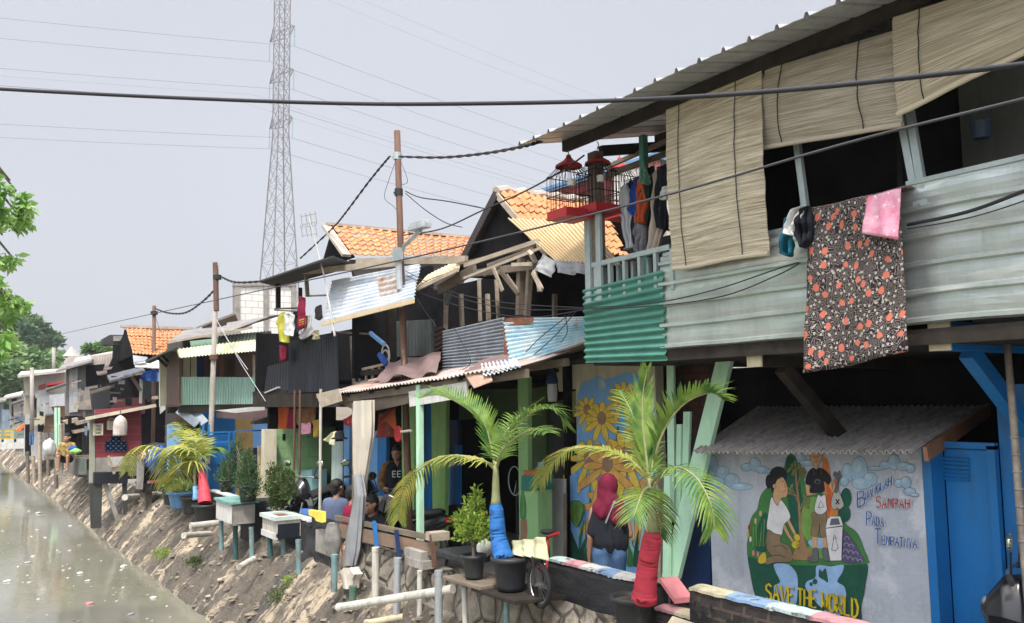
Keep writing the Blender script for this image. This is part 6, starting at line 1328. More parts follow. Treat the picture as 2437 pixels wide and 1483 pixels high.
# flags, pots and pans, hung cloths of the veranda
def hang(A,B,C,D,mt,name,label,cat,fold=.02,nf=3,seed=0,sol=.006,group=None):
    return tag(cloth(A,B,C,D,fold,nf,seed=seed).build(name,mt,smooth=True,solid=sol),label,cat,group)
X=5.25
hang(P(902,985,X),P(942,968,X),P(940,1040,X),P(898,1042,X),fab('red and brown printed flag',(.36,.05,.04,1),(.14,.06,.04,1),sc=9,c3=(.4,.35,.3,1),t3=.63,sc3=10),'banner','red and brown printed cloth hanging under the awning','cloth',.03,2)
b=M(); b.slab([P(938,972,X-.06),P(943,1028,X-.06),P(918,1002,X-.06),P(905,1008,X-.06)],.012,(1,0,0)); tag(b.build('pennant',fab('orange flag',(.55,.13,.05,1),sc=6)),'orange triangular pennant in front of the printed cloth','flag')
hang(P(815,1000,X),P(840,985,X),P(842,1020,X),P(822,1010,X),fab('red banner cloth',(.36,.04,.05,1),c3=(.5,.45,.42,1),t3=.6,sc3=11),'banner','small red banner with pale print left of the cream curtain','banner',.02,1.5)
t=thing('frying_pan','round pan with a long white handle hanging sideways under the awning','pan',P(945,1032,5.15)); q=P(945,1033,5.15); b=M(); b.tube([q+V((0,0,0)),q+V((.015,0,0)),q+V((.02,0,0))],[.10,.11,.11],20); b.build('pan',redpaint,t); b=M(); b.tube([P(955,1028,5.15),P(978,1025,5.13)],.018,8); b.build('handle',pvcw,t)
X=5.9
for k,(pts,mt,nm,lab) in enumerate(((((662,966),(690,962),(688,1022),(664,1024)),forange,'towel','plain orange cloth hung above the green block wall'),(((688,972),(704,970),(706,1022),(684,1022)),fmaroon,'towel','dark red cloth hung beside the plain orange one'),(((706,972),(752,966),(754,1005),(708,1012)),fbrown,'towel','brown printed cloth on the veranda line'),(((712,1008),(740,1006),(740,1032),(712,1034)),fpink,'towel','pinkish cloth under the brown printed one'),(((742,1002),(758,998),(756,1040),(748,1042)),fab('mustard cloth',(.5,.30,.05,1)),'towel','mustard yellow cloth at the end of the veranda line'))):
    hang(*[P(*p,X-.03*k) for p in pts],mt,nm,lab,'cloth',.025,2,seed=k)
hang(P(790,1030,5.6),P(800,1026,5.6),P(794,1062,5.55),P(772,1048,5.6),fcream,'cloth_bag','cream cloth bag hanging by the dark doorway','bag',.03,2)
q=P(808,1045,5.5); b=M(); b.lathe(q,[(.13,0),(.13,.02),(.08,.03),(.075,.1),(.04,.13),(.001,.135)],18); tag(b.build('hat',fblack,smooth=True),'black brimmed hat hanging by the dark doorway','hat')
b=M(); wavy(P(790,1052,5.9),P(816,1050,5.9),P(814,1165,5.9),P(790,1165,5.9),5,.02,'v',msh=b); tag(b.build('striped_curtain',fab('striped pale green curtain',(.42,.5,.40,1),(.25,.32,.38,1),sc=2,stretch=(1,14,.2)),solid=.006),'pale green striped door curtain behind the motorcycle','curtain')
# ---------------------------------------------------------------- people
def flesh(blobs,name,mt,parent,loc,rot,vox=.012,sm=6,sx=1):
    b=M()
    for p,q,r1,r2 in blobs:
        p=V(p);q=V(q)
        if (q-p).length<1e-4: b.ball(p,r1,10); continue
        n=5; d=(q-p).normalized()
        pts=[p-d*r1*math.cos(a) for a in (.0,.5,1.0)]; rr=[max(1e-3,r1*math.sin(a)) for a in (.02,.5,1.0)]
        pts+=[lerp(p,q,i/n) for i in range(n+1)]; rr+=[r1+(r2-r1)*i/n for i in range(n+1)]
        pts+=[q+d*r2*math.cos(a) for a in (1.0,.5,.0)]; rr+=[max(1e-3,r2*math.sin(a)) for a in (1.0,.5,.02)]
        b.tube(pts,rr,14)
    o=b.build(name,mt,None,smooth=True)
    m=o.modifiers.new('r','REMESH'); m.mode='VOXEL'; m.voxel_size=vox; m.use_smooth_shade=True
    s=o.modifiers.new('s','SMOOTH'); s.iterations=sm; s.factor=.5
    dg=bpy.context.evaluated_depsgraph_get(); me=bpy.data.meshes.new_from_object(o.evaluated_get(dg))
    old=o.data; o.modifiers.clear(); o.data=me; bpy.data.meshes.remove(old)
    me.transform(Matrix.Translation(V(loc))@Matrix.Rotation(rot,4,'Z')@Matrix.Diagonal((sx,min(1,sx*1.1),1,1)))
    me.materials.clear(); me.materials.append(mt)
    for p in me.polygons: p.use_smooth=True
    if parent: pa(o,parent)
    return o
def hand(w,d,side,r=.009,curl=.5):
    """palm and five fingers from the wrist w along d"""
    w=V(w); d=V(d).normalized(); s=V(side).normalized(); n=d.cross(s).normalized(); o=[]
    c=w+d*.05
    for k in (-1.5,-.5,.5,1.5): o.append((w+s*k*.008,w+d*.085+s*k*.019,.017,.013))
    for k,L in ((-1.5,.055),(-.5,.072),(.5,.078),(1.5,.068)):
        a=w+d*.085+s*k*.0205; m=a+d*L*.5+n*L*.2*curl; e=m+d*L*.4*(1-curl*.4)+n*L*.4*curl
        o+=[(a,m,.0095,.0085),(m,e,.0085,.007)]
    a=w+d*.025+s*.03; o+=[(w+d*.02,a+d*.015,.014,.011),(a+d*.015,a+d*.06+s*.012+n*.015,.011,.008)]
    return o
def headb(c,f=V((0,1,0))):
    c=V(c); s=V((f.y,-f.x,0)); z=V((0,0,1))
    return [(c-f*.015+z*.03,c-f*.015+z*.03,.092,0),(c+f*.02-z*.03,c+f*.02-z*.03,.08,0),(c+f*.045-z*.075,c+f*.05-z*.08,.05,.042),(c+f*.088-z*.005,c+f*.102-z*.035,.010,.015),(c+f*.085-z*.062+s*.018,c+f*.085-z*.062-s*.018,.010,.010),(c+f*.082-z*.075,c+f*.082-z*.077,.012,.012),
      (c+s*.085-z*.01,c+s*.092-f*.01+z*.015,.018,.02),(c-s*.085-z*.01,c-s*.092-f*.01+z*.015,.018,.02),(c+f*.075+s*.03+z*.022,c+f*.075-s*.03+z*.022,.018,.018)]
def eyes(c,f,parent,loc,rot):
    b=M(); c=V(c); s=V((f.y,-f.x,0))
    for k in (1,-1): b.ball(c+f*.085+s*k*.032+V((0,0,.0)),.011,6)
    me=b.build('eyes',mat('dark eyes',(.01,.008,.007,1),rough=.2,grime=0,bump=0),None,True); me.data.transform(Matrix.Translation(V(loc))@Matrix.Rotation(rot,4,'Z')); pa(me,parent)
def hairb(c,f): c=V(c); z=V((0,0,1)); s=V((f.y,-f.x,0)); return [(c-f*.03+z*.045,c-f*.02+z*.05,.098,.098),(c-f*.055-z*.02,c-f*.05-z*.05,.075,.06),(c+f*.03+z*.085,c+f*.05+z*.075,.05,.04),(c-f*.02+s*.07,c-f*.025+s*.075-z*.02,.035,.025),(c-f*.02-s*.07,c-f*.025-s*.075-z*.02,.035,.025)]
F=V((0,1,0))
# woman in the crimson headscarf
wl=P(1450,1300,5.45); wl=V((5.45,wl.y,.02)); wr=R(-34)
wt=thing('person','woman in a crimson headscarf, black shirt and jeans walking along the path, seen from behind','person',wl)
hc=(-.02,.03,1.405)
hd=V((-.35,.93,0)).normalized()
body=headb(hc,hd)+[((0,0,1.22),(-.01,.015,1.35),.055,.05),((-.07,0,.85),(-.08,0,1.17),.11,.1),((.07,0,.85),(.08,0,1.17),.11,.1),((-.15,0,1.2),(.15,0,1.2),.06,.06),
 ((-.18,0,1.19),(-.225,-.02,.96),.05,.042),((-.225,-.02,.96),(-.24,.04,.76),.040,.028),((.19,0,1.19),(.25,.02,.97),.05,.042),((.25,.02,.97),(.19,.2,.88),.04,.028),
 ((-.09,0,.8),(-.10,-.03,.44),.085,.06),((-.10,-.03,.44),(-.1,-.14,.1),.055,.038),((-.1,-.14,.07),(-.1,-.03,.03),.038,.03),((.09,0,.8),(.09,.1,.44),.085,.06),((.09,.1,.44),(.09,.12,.09),.055,.038),((.09,.12,.05),(.09,.24,.03),.038,.03)]
body+=hand((-.24,.045,.75),(0,.25,-1),(0,1,.2),curl=.7)+hand((.185,.21,.875),(-.3,.6,-.5),(0,.5,.8),curl=.8)
flesh(body,'body',skin,wt,wl,wr,.0085,4,.8); eyes(hc,hd,wt,wl,wr)
flesh([((-.075,0,.90),(-.08,0,1.16),.14,.115),((.085,0,.90),(.08,0,1.16),.145,.115),((0,-.01,.90),(0,-.01,1.1),.15,.12),((-.14,0,1.2),(.14,0,1.2),.075,.075),((-.16,0,1.19),(-.215,-.02,1.0),.07,.066),((.16,0,1.19),(.21,.02,1.0),.07,.066),((.12,-.02,.86),(.15,-.02,.90),.10,.1)],'shirt',fblack,wt,wl,wr,.013,5,.76)
flesh([((-.09,0,.8),(-.10,-.03,.44),.122,.09),((-.10,-.03,.44),(-.1,-.13,.1),.088,.068),((.09,0,.8),(.09,.1,.44),.125,.09),((.09,.1,.44),(.09,.12,.1),.088,.07),((-.05,0,.86),(.05,0,.86),.13,.13)],'jeans',fdenim,wt,wl,wr,.013,4,.8)
hz=V(hc)
flesh([(hz+V((.02,-.03,.03)),hz+V((.02,-.03,.03)),.122,0),(hz+V((0,-.03,-.04)),(0,-.02,1.26),.115,.13),((0,-.02,1.28),(-.10,-.03,1.22),.11,.095),((0,-.02,1.28),(.12,-.03,1.2),.12,.10),((.06,-.06,1.22),(.15,-.09,1.10),.085,.05),((.0,-.05,1.2),(.07,-.11,1.12),.085,.05),((-.05,-.06,1.24),(-.09,-.09,1.17),.08,.05),((-.03,.06,1.3),(-.05,.1,1.18),.07,.06)],'headscarf',fab('crimson scarf cloth',(.17,.018,.045,1),(.12,.012,.03,1),sc=9),wt,wl,wr,.012,4,.82)
flesh([((.05,-.135,1.27),(.0,-.15,1.19),.012,.008),((.0,-.15,1.19),(-.05,-.165,1.10),.008,.010),((.055,-.13,1.28),(.06,-.13,1.285),.018,.018)],'scarf_tie',fgrey,wt,wl,wr,.006,2,.82)
flesh([((-.1,-.15,.045),(-.1,-.02,.03),.045,.038),((.09,.1,.045),(.09,.25,.03),.045,.038)],'sandals',fblack,wt,wl,wr,.012,2)
# seated people on the walkway edge
def seated(loc,rot,shirtm,shortm,label,look=(0,1),arm=None):
    t=thing('person',label,'person',loc); f=V((look[0],look[1],0)).normalized(); h=V((0,.03,.985))
    b=headb(h,f)+[((0,0,.8),(0,.01,.92),.052,.05),((-.07,-.02,.36),(-.08,0,.74),.10,.10),((.07,-.02,.36),(.08,0,.74),.10,.10),((-.15,0,.77),(.15,0,.77),.06,.06)]
    for s in (-1,1):
        e=(s*.25,.05,.55); w=(s*.2,.27,.50)
        if arm and s==arm[0]: e,w=arm[1],arm[2]
        b+=[((s*.18,0,.77),e,.05,.042),(e,w,.040,.028)]+hand(w,V(w)-V(e),(0,0,1) if s<0 else (0,0,1),curl=.6)
        b+=[((s*.09,.02,.33),(s*.13,.42,.44),.082,.058),((s*.13,.42,.44),(s*.12,.40,.09),.055,.038),((s*.12,.40,.05),(s*.13,.52,.03),.036,.03)]
    flesh(b,'body',skin,t,loc,rot,.0095,3); eyes(h,f,t,loc,rot); flesh(hairb(h,f),'hair',hair,t,loc,rot,.012,2)
    sh_=[((-.07,-.02,.34),(-.08,0,.74),.125,.115),((.07,-.02,.34),(.08,0,.74),.125,.115),((-.14,0,.775),(.14,0,.775),.07,.07)]
    for s in (-1,1):
        e=V((s*.25,.05,.55))
        if arm and s==arm[0]: e=V(arm[1])
        sh_.append(((s*.17,0,.77),lerp((s*.18,0,.77),e,.75),.068,.062))
    flesh(sh_,'shirt',shirtm,t,loc,rot,.013,4)
    flesh([((-.09,.02,.33),(-.13,.36,.43),.10,.085),((.09,.02,.33),(.13,.36,.43),.10,.085),((-.06,-.02,.33),(.06,-.02,.33),.115,.115)],'shorts',shortm,t,loc,rot,.013,3)
    return t
a=P(800,1185,5.05); seated(V((a.x,a.y,.02)),R(-60),fab('blue grey shirt cloth',(.12,.15,.24,1)),fnavy,'boy in a blue grey shirt sitting on the path edge',(.2,1))
a=P(838,1190,4.98); seated(V((a.x,a.y,.0)),R(-100),fmaroon,fblack,'person in a maroon shirt leaning on the plank fence',(.3,1))
a=P(885,1196,5.1); seated(V((a.x,a.y,-.12)),R(120),fblack,fab('black shorts cloth',(.02,.02,.022,1)),'person in dark clothes crouching behind the curtain with a bare knee showing',(.3,1))
# man in the doorway
ml=P(946,1110,6.35); ml=V((6.35,ml.y,.02)); mr=R(150)
mt_=thing('person','man in open brown shirt and black printed tee in the doorway','person',ml)
hc=(0,.02,1.42); hd=V((.35,.93,0)).normalized()
b=headb(hc,hd)+[((0,0,1.22),(0,.015,1.35),.055,.05),((-.08,0,.85),(-.09,0,1.17),.11,.1),((.08,0,.85),(.09,0,1.17),.11,.1),((-.16,0,1.2),(.16,0,1.2),.06,.06)]
for s in (-1,1):
    e=(s*.28,.02,.95); w=(s*.18,.2,.86); b+=[((s*.2,0,1.2),e,.05,.042),(e,w,.04,.028)]+hand(w,(-s*.5,.7,-.1),(0,0,1),curl=.8)
    b+=[((s*.09,0,.8),(s*.1,.03,.44),.085,.06),((s*.1,.03,.44),(s*.1,0,.09),.055,.04),((s*.1,0,.05),(s*.11,.13,.03),.04,.03)]
flesh(b,'body',skin,mt_,ml,mr,.01,3); eyes(hc,hd,mt_,ml,mr); flesh(hairb(hc,hd),'hair',hair,mt_,ml,mr,.012,2)
flesh([((-.08,0,.83),(-.09,0,1.18),.125,.11),((.08,0,.83),(.09,0,1.18),.125,.11)],'black_tee',fblack,mt_,ml,mr,.014,4)
flesh([((-.13,-.03,.8),(-.12,-.03,1.2),.10,.10),((.13,-.03,.8),(.12,-.03,1.2),.10,.10),((0,-.07,.8),(0,-.06,1.2),.1,.09),((-.19,0,1.2),(-.275,.02,.96),.072,.06),((.19,0,1.2),(.275,.02,.96),.072,.06),((-.275,.02,.96),(-.21,.15,.88),.06,.05),((.275,.02,.96),(.21,.15,.88),.06,.05)],'open_shirt',fbatik,mt_,ml,mr,.014,3)
flesh([((-.09,0,.8),(-.1,.03,.44),.115,.085),((.09,0,.8),(.1,.03,.44),.115,.085),((-.1,.03,.44),(-.1,0,.12),.08,.065),((.1,.03,.44),(.1,0,.12),.08,.065),((-.05,0,.84),(.05,0,.84),.12,.12)],'trousers',fnavy,mt_,ml,mr,.014,3)
mu_=M(); fm=Matrix.Translation(ml)@Matrix.Rotation(mr,4,'Z')
for k,(x0,z0,w_,h_) in enumerate(((-.06,1.09,.05,.09),(.02,1.09,.05,.09))):
    for zz in (0,.5,1): mu_.obox(fm@V((x0+w_/2,.125,z0-h_/2+zz*h_)),fm.to_3x3()@V((w_/2,0,0)),fm.to_3x3()@V((0,.012,0)),V((0,0,.007)))
    mu_.obox(fm@V((x0+w_,.125,z0)),fm.to_3x3()@V((.007,0,0)),fm.to_3x3()@V((0,.012,0)),V((0,0,h_/2)))
mu_.build('tee_print',fwhite,mt_)
# far person sitting under the plank house
a=PY(160,1060,30); seated(V((a.x,a.y,a.z-.75)),R(160),fleop,fblack,'person in a mottled yellow shirt sitting under the far plank house',(.4,1))
# ---------------------------------------------------------------- motorcycles and bicycle
def wheel(b,c,ax,r,w,n=28):
    c=V(c); ax=V(ax).normalized(); u=ax.orthogonal().normalized(); v=ax.cross(u)
    b.tube([c+(u*math.cos(2*math.pi*i/n)+v*math.sin(2*math.pi*i/n))*r for i in range(n+1)],w,10,False)
chrome=mat('worn chrome',(.5,.5,.5,1),rough=.25,metal=.9,grime=.2); gloss=mat('glossy black fairing',(.015,.016,.018,1),rough=.22,grime=.1,bump=0,spec=.6); glossg=mat('glossy grey fairing',(.16,.17,.18,1),rough=.25,grime=.15,bump=0,spec=.6); redlens=mat('red lens',(.5,.02,.02,1),rough=.15,grime=0,bump=0); glass=mat('mirror glass',(.4,.45,.35,1),rough=.05,metal=.9,grime=0,bump=0); clear=mat('headlamp glass',(.6,.62,.62,1),rough=.1,grime=0,bump=0)
def motorcycle(loc,rot,label,accent,mirrors=True,number=None):
    t=thing('motorcycle',label,'motorcycle',loc)
    X=Matrix.Translation(V(loc))@Matrix.Rotation(rot,4,'Z')
    def bd(b,n,m_,p=t,**k): b.v=[tuple(X@V(x)) for x in b.v]; return b.build(n,m_,p,**k)
    for x,n in ((.62,'front_wheel'),(-.60,'rear_wheel')):
        b=M(); wheel(b,(x,0,.28),(0,1,0),.235,.048); o=bd(b,n,rubber,smooth=True)
        b=M(); wheel(b,(x,0,.28),(0,1,0),.185,.012)
        for k in range(5): a=2*math.pi*k/5; b.beam((x,0,.28),(x+.18*math.cos(a),0,.28+.18*math.sin(a)),.03,.02,(0,1,0))
        b.tube([(x,-.06,.28),(x,.06,.28)],.035,10); bd(b,'rim',chrome,o)
    b=M(); b.grid(lambda u,v:V((.62+.30*math.cos(.5+u*2.1),(v-.5)*.13,.28+.30*math.sin(.5+u*2.1)+.02*math.sin(math.pi*v))),12,6); bd(b,'front_fender',gloss,solid=.006,smooth=True)
    for s in (-1,1): b=M(); b.tube([(.62,s*.075,.28),(.45,s*.075,.72)],.022,8); bd(b,'fork',chrome)
    # body shells as lofted sections: (x, half width, z low, z high)
    def loft(sec,n=14):
        mm=M(); mm.grid(lambda u,v:(lambda x,w,a,c:V((x,w*math.cos(2*math.pi*u)*(1-.15*math.sin(2*math.pi*u)),(a+c)/2+(c-a)/2*math.sin(2*math.pi*u))))(*[ (lambda i,f:[sec[i][k]*(1-f)+sec[i+1][k]*f for k in range(4)])(min(int(v*(len(sec)-1)),len(sec)-2),v*(len(sec)-1)-min(int(v*(len(sec)-1)),len(sec)-2))[j] for j in range(4)]),n,24); return mm
    bd(loft([(.60,.02,.74,.78),(.55,.10,.62,.86),(.46,.17,.52,.98),(.36,.15,.45,1.0),(.28,.05,.5,.94)]),'front_cowl',gloss,smooth=True)
    bd(loft([(.50,.19,.40,.70),(.40,.22,.32,.78),(.30,.17,.28,.70),(.24,.06,.3,.6)]),'leg_shield',accent,smooth=True)
    bd(loft([(.30,.04,.32,.46),(.1,.12,.24,.46),(-.1,.15,.26,.62),(-.4,.15,.42,.72),(-.8,.09,.6,.78),(-.95,.03,.70,.76)]),'rear_body',gloss,smooth=True)
    bd(loft([(.18,.05,.60,.68),(.05,.13,.64,.76),(-.3,.15,.68,.80),(-.7,.11,.74,.85),(-.8,.04,.78,.84)]),'seat',rubber,smooth=True)
    bd(loft([(.15,.09,.2,.36),(-.05,.13,.15,.4),(-.25,.1,.18,.38)]),'engine',glossg,smooth=True)
    b=M(); b.tube([(.38,-.34,1.0),(.42,-.15,1.02),(.42,.15,1.02),(.38,.34,1.0)],.013,8); hb=bd(b,'handlebar',chrome)
    for s in (-1,1): b=M(); b.tube([(.40,s*.24,1.01),(.375,s*.36,.998)],.02,8); bd(b,'grip',rubber,hb)
    b=M(); b.ball((.55,0,.80),.055,8,.7,.9); bd(b,'headlight',glossg,smooth=True)
    b=M(); b.tube([(-.94,-.06,.72),(-.94,.06,.72)],.032,8); bd(b,'tail_light',redlens)
    b=M(); b.tube([(-.2,.13,.22),(-.6,.15,.26),(-.85,.16,.34)],[.025,.045,.045],10); bd(b,'exhaust',chrome)
    for s in (-1,1):
        b=M(); b.tube([(.39,s*.22,1.02),(.38,s*.27,1.15),(.37,s*.31,1.2)],.007,6); o=bd(b,'mirror_stem',rubber)
        b=M(); b.lathe((0,0,0),[(.001,.02),(.06,.018),(.078,.0),(.07,-.005),(.001,-.005)],16); b.v=[(.37+v[2]*1.0,s*.33+v[0],1.235+v[1]*.75) for v in b.v]; bd(b,'mirror',glass,o,smooth=True)
        b=M(); b.lathe((0,0,0),[(.001,-.007),(.05,-.007),(.05,-.0055),(.001,-.0055)],16); b.v=[(.37+v[2],s*.33+v[0],1.235+v[1]*.75) for v in b.v]; bd(b,'mirror_glass',glass,o)
    if number:
        b=M(); b.box(.60,.606,-.09,.09,.60,.70); pl_=bd(b,'number_plate',blackplastic)
    return t
a=P(752,1220,5.55); motorcycle((5.55,a.y,.02),R(215),'black motorcycle parked nose out before the dark doorway, white clutter on its seat',glossg)
a=P(868,1215,5.9); motorcycle((5.95,a.y+.2,.02),R(60),'motorcycle with a red tail light parked behind the cream curtain',redpaint)
a=P(985,1260,5.6); motorcycle((5.5,a.y,.02),R(100),'dark motorcycle lying low behind the plank fence and yellowing frond',gloss)
b=M(); b.box(5.15,6.1,1.0,3.5,.0,.14); tag(b.build('doorstep',walk,bevel=.01),'low concrete doorstep before the blue door','step')
motorcycle((5.98,2.75,.145),R(112),'grey and black motorcycle cut off by the right edge with a round mirror',glossg)
# small bicycle
bc=P(1283,1391,4.55); hx=V((-.42,-.9,0)).normalized(); rr=.185
t=thing('bicycle','small bicycle with a black front wheel, red grip and pale cloth on its handlebar','bicycle',bc-V((0,0,rr)))
ax=V((hx.y,-hx.x,0)); rear=bc-hx*.82
ax=V((math.cos(R(28)),math.sin(R(28))*-1,0)) if False else ax
fd=V((.30,-.95,0)).normalized(); fax=V((fd.y,-fd.x,0))
fd2=V((.78,.62,0))
for c,n,axx in ((bc,'front_wheel',V((.10,1,0)).cross(V((0,0,1)))),(V((5.15,bc.y+.72,bc.z)),'rear_wheel',V((.55,.83,0)).cross(V((0,0,1))))):
    b=M(); wheel(b,c,axx,rr,.022,36); o=b.build(n,rubber,t,smooth=True); b=M(); wheel(b,c,axx,rr-.026,.008,36); u=axx.cross(V((0,0,1))).normalized()
    for k in range(14): a=2*math.pi*k/14; b.tube([c,c+(u*math.cos(a)+V((0,0,1))*math.sin(a))*(rr-.02)],.0016,4)
    b.tube([c-axx.normalized()*.045,c+axx.normalized()*.045],.014,8); b.build('rim',chrome,o)
hd_=P(1262,1318,4.72); b=M(); axn=V((.10,1,0)).cross(V((0,0,1))).normalized()
for s in (-1,1): b.tube([bc+axn*.045*s,bc+V((0.0,.02,rr+.04))+axn*.045*s,hd_],.011,8)
b.build('fork',rubber,t)
b=M(); rr2=V((5.15,bc.y+.72,bc.z)); st_=V((5.0,bc.y+.5,bc.z+.3)); bb_=V((4.9,bc.y+.38,bc.z-.02))
for p,q in ((hd_,st_),(hd_-V((0,0,.06)),bb_),(bb_,st_),(bb_,rr2),(st_,rr2)): b.tube([p,q],.014,8)
b.build('frame',redpaint,t); b=M(); b.ball(st_+V((0,0,.06)),.07,8,.4); b.build('saddle',rubber,t,smooth=True)
b=M(); g1=P(1288,1283,4.66);g2=P(1307,1276,4.64); b.tube([hd_,hd_+V((0,0,.06)),P(1275,1292,4.7),g1,g2],.011,8); b.tube([hd_+V((0,0,.06)),P(1240,1296,4.9),P(1225,1290,4.95)],.011,8); o=b.build('handlebar',rubber,t); b=M(); b.tube([P(1306,1277,4.64),P(1329,1269,4.62)],.016,10); b.build('grip',redpaint,o)
tag(cloth(P(1222,1288,4.74),P(1296,1278,4.56),P(1298,1332,4.5),P(1228,1322,4.6),.035,2.5,seed=8).build('cloth',fcream,smooth=True,solid=.008),'crumpled pale yellow cloth draped over the bicycle handlebar','cloth')
b=M(); q=P(1080,1310,4.8); b.box(4.62,5.2,q.y-.55,q.y+.1,q.z-.06,q.z+.02); tag(b.build('trough',blackplastic,bevel=.02),'flat black tray with a white edge behind the small bush pot','tray')
bundle(P(1155,1305,4.8),.09,whitew,'paint_pot','small upturned white and mint tub between the two black pots','tub',12,.9)
def drape(outline,X,folds=2.5,amp=.03,seed=0,nu=16,nv=26,tilt=V((0,0,0))):
    ys=[y for x,y in outline]; y0,y1=min(ys),max(ys); n=len(outline); rows=[]
    for j in range(nv+1):
        y=y0+.3+(y1-y0-.6)*j/nv; xs=[]
        for i in range(n):
            (xa,ya),(xb,yb)=outline[i],outline[(i+1)%n]
            if (ya<=y<yb) or (yb<=y<ya): xs.append(xa+(xb-xa)*(y-ya)/(yb-ya))
        rows.append((min(xs),max(xs),y))
    mm=M()
    def fn(u,v):
        l,r,y=rows[min(nv,int(round(v*nv)))]; p=P(l+(r-l)*u,y,X); a=amp*(.3+.7*v)
        return p+V((1,.25,0))*(a*math.sin(2*math.pi*(u*folds+.3*NZ.noise(V((u*2,v*2,seed)))+v*.15)+seed)+amp*1.2*NZ.noise(V((u*3,v*4,seed+7))))
    mm.grid(fn,nu,nv); return mm
# ---------------------------------------------------------------- washing, blanket, bird cages
m_,t_,b_=newmat('flowered dark blanket')
uv=mapped(t_,(6.5,8.5,1),'UV'); nv_=node(t_,'ShaderNodeTexNoise'); nv_.inputs['Scale'].default_value=1.2; t_.links.new(uv,nv_.inputs['Vector'])
def vor(vec,sc,rnd=1,feat='F1'):
    v=node(t_,'ShaderNodeTexVoronoi'); v.feature=feat; v.voronoi_dimensions='2D'; v.inputs['Scale'].default_value=sc; v.inputs['Randomness'].default_value=rnd; t_.links.new(vec,v.inputs['Vector']); return v
wv=node(t_,'ShaderNodeVectorMath',operation='ADD'); t_.links.new(uv,wv.inputs[0]); t_.links.new(nv_.outputs['Color'],wv.inputs[1])
c_=(.028,.022,.024,1)
v3=vor(uv,3.2,.9); c_=mixn(t_,ramp(t_,v3.outputs['Distance'],.20,.24,(0,0,0,1),(1,1,1,1)),c_,c_) if False else c_
v2=vor(wv.outputs[0],2.1,1); rg=node(t_,'ShaderNodeMath',operation='PINGPONG'); rg.inputs[1].default_value=.11; t_.links.new(v2.outputs['Distance'],rg.inputs[0])
c_=mixn(t_,ramp(t_,rg.outputs[0],.085,.1),(.028,.022,.024,1),(.38,.34,.30,1))
v4=vor(uv,2.6,1); c_=mixn(t_,ramp(t_,v4.outputs['Distance'],.15,.18,(1,1,1,1),(0,0,0,1)),c_,(.50,.47,.42,1)); c_=mixn(t_,ramp(t_,v4.outputs['Distance'],.05,.07,(1,1,1,1),(0,0,0,1)),c_,(.05,.04,.04,1))
v5=vor(uv,1.0,.75); dn=node(t_,'ShaderNodeMath',operation='ADD'); n5=nois(t_,mapped(t_,(24,30,1),'UV'),.5,2); t_.links.new(v5.outputs['Distance'],dn.inputs[0]); mm5=node(t_,'ShaderNodeMath',operation='MULTIPLY'); mm5.inputs[1].default_value=.35; t_.links.new(n5,mm5.inputs[0]); t_.links.new(mm5.outputs[0],dn.inputs[1])
c_=mixn(t_,ramp(t_,dn.outputs[0],.345,.375,(1,1,1,1),(0,0,0,1)),c_,(.52,.15,.10,1))
t_.links.new(c_,b_.inputs['Base Color']); b_.inputs['Roughness'].default_value=.95; b_.inputs['Specular IOR Level'].default_value=.1
bumpn(t_,b_,nois(t_,mapped(t_),120,3),.4,.01)
X=5.08
bl=M(); A,B,C,D=P(1936,500,X),P(2150,450,X),P(2167,836,X-.02),P(1926,888,X-.02); nn=V((-1,0,0))
def bf(u,v):
    p=bil(A,B,C,D,u,v); return p+nn*(.035+.03*v*math.sin(u*8+1+v)+.045*NZ.noise(V((u*3,v*3,4))))+V((0,0,-.012*math.sin(math.pi*u)))
bl.grid(bf,24,30)
bl.grid(lambda u,v:lerp(lerp(A,B,u)+V((.22,0,.0))*(1-v)+nn*.02*v+V((0,0,.045*math.sin(math.pi*v))),bf(u,0),v)+V((0,0,0)),24,5)
tag(bl.build('blanket',m_,smooth=True,solid=.012),'dark blanket with orange red blossoms hung over the silvery balcony sheet','blanket')
Xc_=4.98
c1=cloth(P(2068,468,Xc_),P(2143,448,Xc_),P(2135,570,Xc_-.02),P(2052,556,Xc_-.02),.014,1.4,seed=2); tag(c1.build('towel',fpink,smooth=True,solid=.01),'pink printed cloth folded over the blanket corner','cloth')
tag(drape([(1866,520),(1890,512),(1892,606),(1878,610),(1850,603),(1856,560)],5.05,1.6,.04,1).build('cloth',fteal,smooth=True,solid=.01),'teal cloth, lowest of the small washing left of the blanket','cloth')
tag(drape([(1884,500),(1918,490),(1906,530),(1896,562),(1866,556),(1872,520)],5.0,2,.04,2).build('cloth',fwhite,smooth=True,solid=.01),'white cloth bunched on the rail left of the blanket','cloth')
tag(drape([(1902,500),(1930,492),(1938,530),(1932,575),(1912,590),(1896,560),(1894,520)],5.0,2.5,.05,9).build('cloth',fblack,smooth=True,solid=.01),'black bunched cloth between the white cloth and the blanket','cloth')
